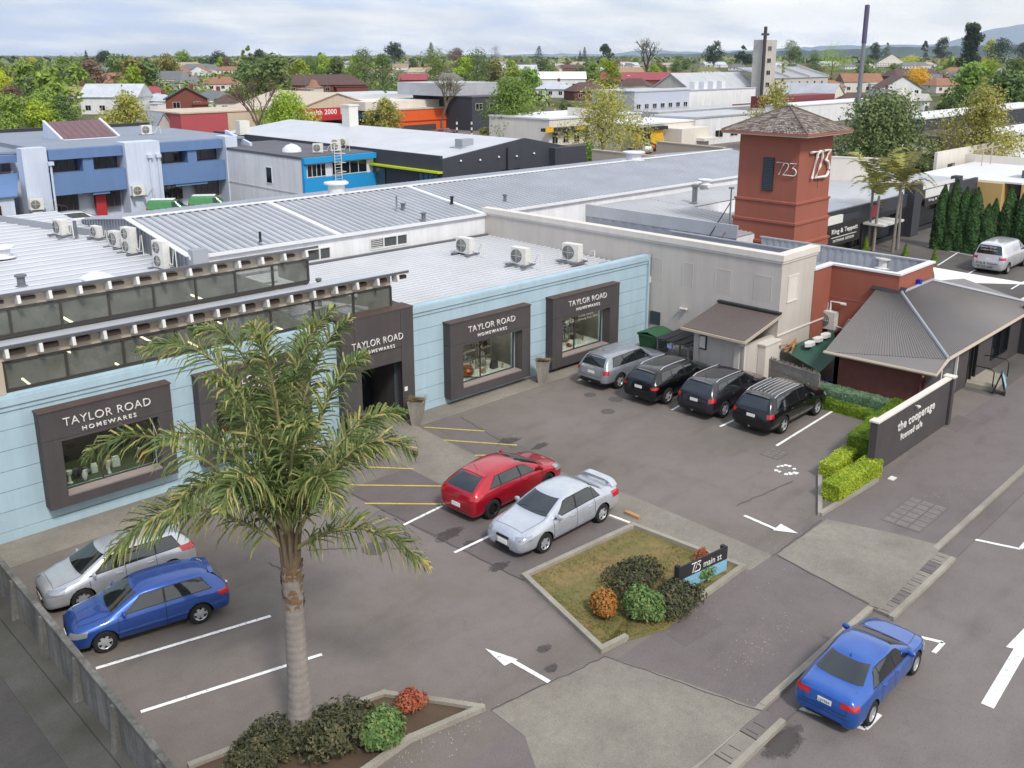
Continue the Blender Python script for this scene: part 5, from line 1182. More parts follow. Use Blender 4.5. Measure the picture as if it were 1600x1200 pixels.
def bins():
    s, t = G(990, 562); s += 1.2
    R = thing('wheelie_bin', 'dark green four wheeled bin beside the shop corner', 'bin', (35.4, 25.65, 0), RAD(2))
    b = MB(); vs = [(-.55, -.42, .15), (.55, -.42, .15), (.55, .42, .15), (-.55, .42, .15), (-.66, -.52, 1.15), (.66, -.52, 1.15), (.66, .52, 1.15), (-.66, .52, 1.15)]
    b.add(vs, [(0, 3, 2, 1), (4, 5, 6, 7), (0, 1, 5, 4), (1, 2, 6, 5), (2, 3, 7, 6), (3, 0, 4, 7)]).box(-.7, .7, -.56, .56, 1.1, 1.17); b.build('tub', 'bin_green', R)
    MB().slab([(-.7, -.58, 1.19), (.7, -.58, 1.19), (.7, 0, 1.34), (-.7, 0, 1.34)], .04).slab([(-.7, 0, 1.34), (.7, 0, 1.34), (.7, .58, 1.19), (-.7, .58, 1.19)], .04).build('lid', 'bin_green', R)
    for x in (-.45, .45):
        for y in (-.35, .35): MB().lathe([(.08, -.02), (.08, .02)], (x, y, .08), 'y', 12).build('wheel', 'tyre', R)
    R = thing('bin_cage', 'mesh cage trailer with dark slatted cover between the green bin and the lean-to', 'cage', (35.3, 23.9, 0), RAD(0))
    f = MB(); x0, x1, y0, y1 = -.9, .95, -.85, .85
    for x in (x0, x1):
        for y in (y0, 0, y1): f.box(x-.03, x+.03, y-.03, y+.03, 0, 1.25)
    for z in (.1, .65, 1.22):
        f.box(x0, x1, y0-.02, y0+.02, z-.02, z+.02).box(x0, x1, y1-.02, y1+.02, z-.02, z+.02).box(x0-.02, x0+.02, y0, y1, z-.02, z+.02).box(x1-.02, x1+.02, y0, y1, z-.02, z+.02)
    f.build('frame', 'steel', R); g = MB()
    for i in range(17): y = y0+(y1-y0)*i/17; g.box(x0-.003, x0+.003, y-.004, y+.004, .1, 1.22)
    for i in range(12): z = .12+i*.092; g.box(x0-.0035, x0+.0035, y0, y1, z-.004, z+.004).box(x0, x1, y0-.0035, y0+.0035, z-.004, z+.004)
    for i in range(17): x = x0+(x1-x0)*i/17; g.box(x-.004, x+.004, y0-.003, y0+.003, .1, 1.22)
    g.build('mesh', 'steel', R); c = MB()
    for i in range(7): y = y0-.1+i*.27; c.slab([(x0-.12, y, 1.3+.03*(i % 2)), (x1+.1, y, 1.36), (x1+.1, y+.25, 1.36), (x0-.12, y+.25, 1.28+.03*(i % 2))], .05)
    c.build('slatted_cover', 'charcoal_dark', R); MB().box(x0-.03, x0-.015, y0+.75, y0+1.15, .95, 1.15).build('label_plate', mat('pale_blue', 'a9b8dc', .5), R)
    b = bpy.data.meshes.new('rubbish_bag'); bm = bmesh.new(); bmesh.ops.create_icosphere(bm, subdivisions=3, radius=.33)
    for v in bm.verts: v.co *= 1+.18*sin(v.co.x*17+v.co.y*11)*cos(v.co.z*15); v.co.z = max(v.co.z, -.24)*.8+.2
    bm.to_mesh(b); bm.free(); o = bpy.data.objects.new('rubbish_bag', b); COL.objects.link(o); b.materials.append(M('blue_bag')); o.location = (34.55, 23.3, .02); tag(o, 'bright blue rubbish bag on the ground beside the mesh cage', 'bag')
bins()
# ------------------------------------------------------------------ 723 tower
def digits(parent, W, Hh, x, z, y, th, m, rot=0., loc=None):
    """slanted 7 with round-topped 2 and 3 leaning on it, drawn as strokes"""
    def stroke(mb, pts):
        mb.tube([(px*W, 0, pz*Hh) for px, pz in pts], th, 6)
    mb = MB()
    stroke(mb, [(.0, 1), (.36, 1), (.14, 0)])
    arc = [(.47+.13*cos(a), .8+.2*sin(a)) for a in [RAD(190-i*22) for i in range(10)]]
    stroke(mb, arc+[(.52, .45), (.34, .02), (.86, .0)])
    stroke(mb, [(.66, 1), (.98, 1), (.78, .6)]+[(.82+.17*cos(a), .3+.3*sin(a)) for a in [RAD(95-i*20) for i in range(10)]]+[(.80, 0)])
    o = mb.build('lettering', m, parent); o.location = (x, y, z) if loc is None else loc; o.rotation_euler = (0, 0, rot); return o
def tower():
    s0, t0, L = 48.1, 25.6, 3.8; H = 9.75
    R = thing('tower', 'square terracotta tower with shingled pyramid roof and 723 lettering', 'tower', (s0, t0, 0))
    sk = MB(); b = .14
    def ring(z, o): return [(-o, -o, z), (L+o, -o, z), (L+o, L+o, z), (-o, L+o, z)]
    lv = [(0, .16), (3.55, .16), (3.58, .22), (3.7, .22), (3.73, .1), (4.75, .1), (4.78, .16), (4.9, .16), (4.93, .05), (5.9, .05), (5.93, .11), (6.04, .11), (6.07, 0), (H, 0)]
    vs = [v for z, o in lv for v in ring(z, o)]; n = len(lv)
    sk.add(vs, [(3, 2, 1, 0), tuple(range(4*n-4, 4*n))]+[(i*4+k, i*4+(k+1) % 4, i*4+4+(k+1) % 4, i*4+4+k) for i in range(n-1) for k in range(4)]); sk.build('shaft', 'terracotta', R)
    # roof
    e = .78; zt = None; ap = (L/2, L/2); hr = 1.5
    zt = H+hr; c = [(-e, -e), (L+e, -e), (L+e, L+e), (-e, L+e)]
    MB().box(-e, L+e, -e, L+e, H-.02, H+.06).build('soffit', 'eave_cream', R); MB().box(-e-.05, L+e+.05, -e-.05, L+e+.05, H+.06, H+.16).build('fascia', 'terracotta_trim', R)
    sh = MB(); NC = 17
    for k in range(4):
        A = Vector((*c[k], H+.16)); B = Vector((*c[(k+1) % 4], H+.16)); P = Vector((*ap, zt)); mid = (A+B)/2; up = (P-mid); nrm = (B-A).cross(up).normalized()
        if nrm.z < 0: nrm = -nrm
        for i in range(NC):
            v0, v1 = i/NC, (i+1.25)/NC; v1 = min(v1, 1); u = 0.
            a0, b0 = A+(P-A)*v0, B+(P-B)*v0; a1, b1 = A+(P-A)*v1, B+(P-B)*v1; Lr = (b0-a0).length; nn = max(1, int(Lr/.2))
            xs = [0]+sorted(min(1, max(0, (j+random.uniform(-.25, .25))/nn)) for j in range(1, nn))+[1]
            for j in range(len(xs)-1):
                x0, x1 = xs[j]+.004, xs[j+1]-.004; dz = random.uniform(.02, .055); drop = random.uniform(0, .03)
                q0, q1 = a0+(b0-a0)*x0-up*drop*.3, a0+(b0-a0)*x1-up*drop*.3; q2, q3 = a1+(b1-a1)*x1, a1+(b1-a1)*x0
                if v1 >= 1: q2 = q3 = P
                vs = [q0+nrm*dz, q1+nrm*dz, q2+nrm*.01, q3+nrm*.01, q0, q1]; sh.add([tuple(v) for v in vs], [(0, 1, 2, 3), (4, 5, 1, 0)], random.choice((0, 0, 1, 2)))
        sh.tube([tuple(A+nrm*.03), tuple(P+Vector((0, 0, .05)))], .06, 5, 2)
    sh.build('roof', ['shingle', mat('shingle_pale', 'b3a79e', .9, .5, 3, .4), mat('shingle_dark', '7b6d66', .9, .5, 3, .4)], R)
    MB().lathe([(.12, 0), (.1, .08), (.02, .14)], (*ap, zt), 'z', 10).build('finial', 'zinc_side', R)
    p = PT(1194, 245, (s0, 0, 0), (1, 0, 0)); q = PT(1207, 299, (s0, 0, 0), (1, 0, 0))
    y0, y1, z0, z1 = q.y-t0, p.y-t0, q.z, p.z; m = MB().box(-.05, 0.02, y0, y1, z0, z1); lo = MB(); zz = z0+.05
    w_ = m.build('louvre_window', 'charcoal_dark', R)
    while zz < z1-.05: lo.box(-.075, -.05, y0+.04, y1-.04, zz, zz+.05); zz += .1
    lo.build('louvre', mat('louvre_blue', '46505c', .6), w_)
    MB().box(2.35, 2.42, -.04, 0, 6.7, 7.6).build('slot', 'terracotta_trim', R)
    p = PT(1215, 252, (s0, 0, 0), (1, 0, 0)); q = PT(1246, 264, (s0, 0, 0), (1, 0, 0)); ww = p.y-q.y; hh = p.z-PT(1215, 262, (s0, 0, 0), (1, 0, 0)).z
    digits(R, ww, .68, 0, 0, 0, .032, 'white_ware', RAD(-90), (-.08, p.y-t0, 7.55))
    digits(R, 2.3, 1.5, 0, 0, 0, .085, 'white_ware', 0, (1.05, -.14, 7.3))
tower()
s, t = 46.4, 28.2; R = thing('antenna_mast', 'thin braced aerial pole beside the red tower', 'aerial', (46.2, 28.6, 3.4)); MB().tube([(0, 0, 0), (0, 0, 3.4)], .05, 6).tube([(0, 0, 3.35), (0, 0, 3.45)], .16, 8).build('pole', 'steel', R); MB().tube([(-.5, 1.3, 0), (0, 0, 2.6)], .03, 5).tube([(-1.1, .2, 0), (0, 0, 1.2)], .03, 5).build('brace', 'dark_steel', R)
# ------------------------------------------------------------------ middle roofs between grey block and tower
def mid_roof():
    R = thing('rear_roof_building', 'lower ribbed roof building between the long warehouse and the red tower', 'building', (46, 28, 0))
    zf = lambda x, y: 4.05+.045*y
    rf = MB(); ribbed(rf, 0, 5.9, 0, 11.7, zf, .3, 'x', .045, rib_shade=1); ribbed(rf, 5.9, 17, 7, 11.7, zf, .3, 'x', .045, rib_shade=1); rf.box(-.1, .05, -.1, 11.8, 4.0, 4.75)
    rf.build('roof', ['zinc', 'zinc_rib_shade'], R); MB().box(0, 5.9, .0, .2, 0, 4.0).box(0, .2, .2, 11.7, 0, 4.0).box(5.7, 5.9, .2, 7, 0, 4.05).box(5.9, 17, 7, 7.2, 0, 4.3).build('wall', 'white_render', R)
    w = MB(); n = 30
    for i in range(n): y = 11.7*i/n; w.box(-.06-.03*(i % 2), 0, y, y+11.7/n, 0, 4.0)
    w.build('cladding', 'zinc_side', R)
    MB().box(.05, 17, 11.62, 12.1, 4.62, 4.72).build('flashing', 'white_flash', R)
mid_roof()
o = MB().box(37.5, 46, 28.2, 39.5, 3.0, 3.2).build('inner_roof', 'zinc_side'); tag(o, 'flat grey roof enclosed behind the tall rendered parapet', 'roof')
# big blank parapet behind the tower and one above the ribbed roof
def para(p0, p1, z, zb, label, m='cream_render', th=.3):
    a = G(*p0, z); b = G(*p1, z); d = Vector((b[0]-a[0], b[1]-a[1])); R = tag(MB((a[0], a[1], 0), atan2(d.y, d.x)).box(0, d.length, 0, th, zb, z).box(-.05, d.length+.05, -.05, th+.05, z, z+.1).build('parapet_wall', m), label, 'wall')
para((1168, 241), (1376, 249), 5.2, 0, 'long blank beige parapet wall behind the red tower'); para((925, 235), (1030, 246), 5.6, 0, 'beige parapet wall just beyond the ribbed ridge', 'beige')
para((1026, 222), (1130, 232), 5.6, 0, 'taller beige parapet wall stepping up beyond the ridge', 'beige')
# ------------------------------------------------------------------ shop row on the rear car park
def shop_row():
    t0 = 30.2; s0, s1 = 52.2, 90
    R = thing('shop_row_building', 'dark fronted interior design shop with white fascia behind the red tower', 'shop', (s0, t0, 0)); Lg = s1-s0
    MB().wall((0, 0), (Lg, 0), 0, 2.4, .2, [(5.2, 7.4, .3, 1.9), (8.6, 10.6, 0, 2.1), (12, 15, .3, 2.0), (17, 22, .3, 2.1), (24, 30, .3, 2.1)], 0).build('shop_front', 'charcoal_dark', R)
    MB().box(0, Lg, .3, .35, 0, 2.4).build('shop_glass', 'window_dark', R)
    MB().box(0, 11, -.3, .2, 2.4, 3.15).build('fascia', 'soft_white', R); MB().box(11, Lg, -.05, .2, 2.4, 3.4).box(22.5, 24, -.6, .25, 0, 4.2).box(32, 33, -.4, .25, 0, 4.0).build('upper_wall', 'black_wall', R)
    MB().box(26, 31, -.08, -.02, 2.6, 3.4).box(24, 32, -.12, -.06, 3.5, 3.8).build('fascia_panel', 'soft_white', R)
    zf = lambda x, y: 3.35+.02*y; rf = MB(); ribbed(rf, -.2, 14, .1, 9.5, zf, .35, 'y', .04, rib_shade=1); rf.box(0, Lg, .1, 10, 2.9, 3.2); rf.build('roof', ['zinc', 'zinc_rib_shade'], R); MB().box(0, 14, -.12, .12, 3.15, 3.45).build('roof_edge', 'dark_steel', R)
    p = PT(1291, 372, (0, t0-.35, 0), (0, 1, 0)); q = PT(1343, 352, (0, t0-.35, 0), (0, 1, 0)); x0, x1 = p.x-s0, q.x-s0
    z1 = PT(1342, 341, (0, t0-.35, 0), (0, 1, 0)).z; z0 = PT(1344, 372, (0, t0-.35, 0), (0, 1, 0)).z
    sg = MB().box(x0, x1, -.42, -.3, z0, z1).build('sign_board', 'charcoal_dark', R); w = x1-x0
    fit_text('King & Teppett', sg, x0+w*.12, -.43, z0+(z1-z0)*.5, w*.78, (z1-z0)*.28, thin=.01); MB().box(x0+w*.12, x1-w*.12, -.435, -.42, z0+(z1-z0)*.38, z0+(z1-z0)*.41).build('sign_rule', 'white_ware', sg)
    fit_text('INTERIOR DESIGN', sg, x0+w*.18, -.43, z0+(z1-z0)*.17, w*.62, (z1-z0)*.12, spacing=1.3)
    MB().box(15, 18.5, -1.6, 0, 1.9, 2.05).build('porch_canopy', 'soft_white', R)
    sg2 = MB().box(25.5, 31, -.3, -.2, 2.1, 2.75).build('sign_board', 'charcoal_dark', R); fit_text('King & Teppett', sg2, 26.2, -.31, 2.4, 4, .26); 
    MB().box(16, 17.2, -.12, -.06, 2.3, 3.2).build('red_banner', 'red_paint', R)
shop_row()
def back_right():
    R = thing('low_cream_building', 'low cream building with white roof and turret behind the cypress row', 'building', (76, 31, 0))
    MB().box(14, 16, -3, 0, 0, 3.0).box(14.5, 45, -4.6, -4.4, 0, 3).build('wall', mat('tan_wall', 'c9a86c', .8, .1, .5), R)
    MB().box(14.5, 45, -4.4, 5, 3.0, 3.15).build('roof', 'white_flash', R)
    MB().box(18.5, 20.3, -4.9, -3.1, 0, 3.9).build('turret', 'grey_lead', R); c = (19.4, -4.0)
    MB().add([(18, -5.4, 3.9), (20.8, -5.4, 3.9), (20.8, -2.6, 3.9), (18, -2.6, 3.9), (*c, 4.7)], [(0, 3, 2, 1), (0, 1, 4), (1, 2, 4), (2, 3, 4), (3, 0, 4)]).build('turret_roof', 'white_flash', R)
    MB().wall((22, 6), (60, 6), 0, 4.6, .3, [(3, 5, 2.2, 3.2)], 0).box(30, 60, 0, .3, 0, 3.9).box(29.7, 30, 0, 6, 0, 3.9).build('upper_wall', 'cream_render', R)
    f = MB()
    for x in (26, 28.5): f.tube([(x, 3, 3), (x, 3, 5.2)], .06, 5)
    f.tube([(24, 3, 4.9), (31, 3, 4.9)], .04, 5); f.build('roof_frame', 'beige', R)
back_right()
def sail():
    a, b, c = [Vector((*G(*q, z), z)) for q, z in (((1456, 417), 3.0), ((1459, 441), 2.5), ((1622, 445), 2.7))]
    n = 10; vs = []; fs = []; idx = {}
    for i in range(n+1):
        for j in range(n+1-i):
            u, v = i/n, j/n; p = a*(1-u-v)+b*u+c*v; pull = 4*u*v+4*u*(1-u-v)+4*v*(1-u-v); cen = (a+b+c)/3; p = p.lerp(cen, .05*pull); p.z -= .0*pull; idx[i, j] = len(vs); vs.append(tuple(p))
    for i in range(n):
        for j in range(n-i):
            fs.append((idx[i, j], idx[i+1, j], idx[i, j+1]))
            if i+j < n-1: fs.append((idx[i+1, j], idx[i+1, j+1], idx[i, j+1]))
    R = thing('shade_sail', 'white triangular shade sail stretched behind the cafe roof', 'shade sail', (0, 0, 0)); MB().add(vs, fs).build('sail', 'white_ware', R, True)
    MB().tube([(*a.xy, 0), tuple(a)], .05, 6).tube([(b.x, b.y, 0), tuple(b)], .05, 6).tube([(c.x, c.y, 0), tuple(c)], .06, 6).build('post', 'steel', R)
sail()
o = MB().box(53.8, 66, 15.4, 15.6, 0, .95).box(53.6, 53.8, 13, 15.6, 0, .95).build('garden_wall', 'cream_render'); tag(o, 'low cream wall bounding the cafe courtyard', 'wall')
# ------------------------------------------------------------------ foliage
m_leaf('leaf_palm', '4d6338', '627844', '82894f', 1.6, .1, .3); m_leaf('leaf_palm_light', '858c52', '9f9f60', 'b5aa6c', 2.2, .1, .3)
m_leaf('leaf_dark', '4a6338', '5e7644', '748853', .8, .3); m_leaf('leaf_mid', '5a7a36', '70903f', '88a24c', .7, .3); m_leaf('leaf_bright', '6a8a2c', '86a234', '9bb13c', .7, .25); m_leaf('leaf_lime', '98ac2e', 'b3bf35', 'c3c63c', .7, .2)
m_leaf('leaf_olive', '6b7240', '82844c', '979558', .7, .3); m_leaf('leaf_spring', '848c45', 'a0a352', 'b8b565', .9, .15); m_leaf('leaf_brown', '66584a', '786855', '8a7760', .8, .2); m_leaf('leaf_round', '55683f', '6a7c4c', '7f8f5c', .9, .05); m_leaf('leaf_gold', 'c8a21c', 'd8b828', 'c9a52a', .8, .1)
m_leaf('leaf_bluegreen', '50693f', '66804c', '7b915a', .8, .2); m_leaf('leaf_cypress', '2f4d2a', '3c5f33', '4a6f3a', .9, .12); m_leaf('leaf_hedge_lime', '7f9a28', '98b032', 'adc040', 1.5, .05); m_leaf('leaf_hedge_mid', '55761e', '6b8a26', '7c9a2e', 1.5, .05)
m_leaf('leaf_hedge_grey', '5f7f60', '779674', '90aa88', 1.8, .05); m_leaf('leaf_orange', '94682c', 'ab8036', '75703a', 6.0, .05); m_leaf('leaf_shrub_dark', '3a4030', '50533a', '757050', 5., .05); m_leaf('leaf_shrub_green', '4c6a3a', '608048', '84985a', 5., .05)
m_leaf('leaf_rust', '965a3a', 'a96c44', '8a6a44', 3., .05); m_leaf('leaf_pine', '2e3f30', '3a4c38', '475a42', .6, .2)
def leafquads(vs, fs, c, n, size, rng, up=0., asp=.55):
    """one leaf clump element: two-triangle folded leaf facing roughly along n"""
    n = (n+Vector((rng.uniform(-1, 1), rng.uniform(-1, 1), rng.uniform(-1, 1)))*.75).normalized()
    a = n.cross(Vector((rng.uniform(-1, 1), rng.uniform(-1, 1), rng.uniform(-1, 1)))).normalized(); b = n.cross(a)
    s = size*rng.uniform(.6, 1.3); k = len(vs)
    for p in (c-a*s-b*s*asp*.3, c-b*s*asp, c+a*s, c+b*s*asp): vs.append(tuple(p))
    fs.append((k, k+1, k+2, k+3))
def crown(seed, n, leaf, shape='round', W=1., H=1., clumps=26, low=.25, inner=.0):
    """crown of leaf clumps in a unit-ish volume: width 2W, from z=low*H to z=H"""
    r = random.Random(seed); vs = []; fs = []; cl = []
    for i in range(clumps):
        t = (i+.5)/clumps; z = low+(1-low)*(r.random()**.85 if shape != 'spire' else r.random())
        zz = (z-low)/(1-low)
        if shape == 'round': rad = sqrt(max(0, 1-(2*zz-1)**2*.92))*(.95 if zz < .5 else .9)
        elif shape == 'dome': rad = sqrt(max(0, 1-zz**2.2))*1.0
        elif shape == 'flame': rad = (sin(pi*min(1, zz*.85+.12))**.8)*(1-.35*zz)
        elif shape == 'spire': rad = (1-zz)**.8*.9+.06
        elif shape == 'column': rad = .75*(1-zz**4)+.08
        elif shape == 'pine': rad = (.35+.65*r.random())*(1-.55*zz)
        a = r.random()*2*pi; q = rad*(r.random()**.45)
        cr = (.40 if shape in ('round', 'dome') else .30)*r.uniform(.65, 1.25)*(1 if shape != 'spire' else max(.35, 1.2-zz))
        q = max(0, q-cr*.42)
        cl.append((Vector((q*cos(a)*W, q*sin(a)*W, z*H)), cr))
    tot = sum(c[1]**2 for c in cl)
    for c, cr in cl:
        m = int(n*cr**2/tot)
        for i in range(m):
            d = Vector((r.gauss(0, 1), r.gauss(0, 1), r.gauss(0, 1)+.25)).normalized()
            rr = cr*(r.uniform(.55, 1.08) if r.random() > inner else r.random())
            p = c+Vector((d.x*rr*W, d.y*rr*W, d.z*rr*max(W*.85, H*.09 if shape == 'spire' else 0)))
            leafquads(vs, fs, p, d, leaf, r)
    return vs, fs
def shell(seed, n, leaf, W, H, prof, low=.0):
    """clipped plant: leaves all over a surface of revolution with a lumpy outline"""
    r = random.Random(seed); vs = []; fs = []
    for i in range(n):
        z = r.random()**1.15; a = r.random()*2*pi; q = W*prof(z)*(1+.07*sin(3*a+seed+z*9)+.06*sin(7*a+z*17+seed))*r.uniform(.86, 1.03)
        leafquads(vs, fs, Vector((q*cos(a), q*sin(a), low+z*(H-low))), Vector((cos(a), sin(a), .35)), leaf, r, asp=.7)
    return vs, fs
def trunk_mb(h, r, seed=0, limbs=5, spread=.5, top=.7):
    g = random.Random(seed); m = MB(); pts = [(0, 0, 0)]
    for i in range(1, 5): pts.append((g.gauss(0, .02)*h, g.gauss(0, .02)*h, h*top*i/4))
    m.tube(pts, [r*(1-.16*i) for i in range(5)], 7)
    for i in range(limbs):
        a = 2*pi*i/limbs+g.random(); z = h*(.25+.4*g.random()); l = spread*h*g.uniform(.35, .6)
        m.tube([(0, 0, z), (cos(a)*l*.5, sin(a)*l*.5, z+l*.45), (cos(a)*l, sin(a)*l, z+l*1.0)], [r*.5, r*.33, r*.12], 5)
    return m
def make_tree(kind, label, loc, h, w, leafm, shape='round', n=1500, leaf=.3, seed=1, clumps=26, low=.25, group=None, bark='bark', inner=.1, tr=None, trn=1.):
    R = thing(kind, label, 'tree', loc, random.random()*6, group)
    trunk_mb(h*.8, tr or h*.022, seed).build('trunk', bark, R, True)
    if shape in ('clipped', 'cone'):
        pf = (lambda z: (1-z**4.5)*.86+.14*(1-z)) if shape == 'clipped' else (lambda z: (1-z)**.8)
        vs, fs = shell(seed, n, leaf, w/2, h, pf)
        MB().lathe([(w*.42*pf(k/8), h*k/8*.96) for k in range(8)]+[(.01, h*.96)], (0, 0, 0), 'z', 10).build('inner_growth', leafm, R)
    else: vs, fs = crown(seed, n, leaf, shape, w/2, h, clumps, low, inner)
    MB().add(vs, fs).build('crown', leafm, R)
    return R
def bare_tree(kind, label, loc, h, seed, depth=6, m='bark', spread=.55, leafm=None, ln=0, leaf=.1, tag_cat='tree', group=None, r0=None):
    g = random.Random(seed); R = thing(kind, label, tag_cat, loc, g.random()*6, group); mb = MB(); tips = []
    def grow(p, d, l, r, k):
        q = p+d*l; mid = p+d*l*.5+Vector((g.gauss(0, .04), g.gauss(0, .04), 0))*l
        mb.tube([p, mid, q], [r, r*.85, r*.68], 6 if k > 3 else 3, cap=False)
        if k == 0: tips.append(q); return
        for i in range(3 if k > 1 else 3):
            ax = Vector((g.gauss(0, 1), g.gauss(0, 1), g.gauss(0, .35))).normalized(); e = (d+ax*spread*g.uniform(.6, 1.25)); e.z += .12; e.normalize()
            grow(q, e, l*g.uniform(.62, .9), max(r*.58, .008 if h < 9 else .014), k-1)
        if k <= 2: tips.append(q)
    grow(Vector((0, 0, 0)), Vector((0, 0, 1)), h*.24, r0 or h*.026, depth)
    mz = max(v[2] for v in mb.v)
    k = h/mz; mb.v = [(v[0]*k, v[1]*k, v[2]*k) for v in mb.v]
    mb.build('trunk', m, R)
    if leafm:
        vs = []; fs = []
        for i in range(ln):
            t = g.choice(tips)*k; leafquads(vs, fs, t+Vector((g.gauss(0, 1), g.gauss(0, 1), g.gauss(0, 1)))*h*.035, Vector((0, 0, 1)), leaf, g)
        MB().add(vs, fs).build('crown', leafm, R)
    return R
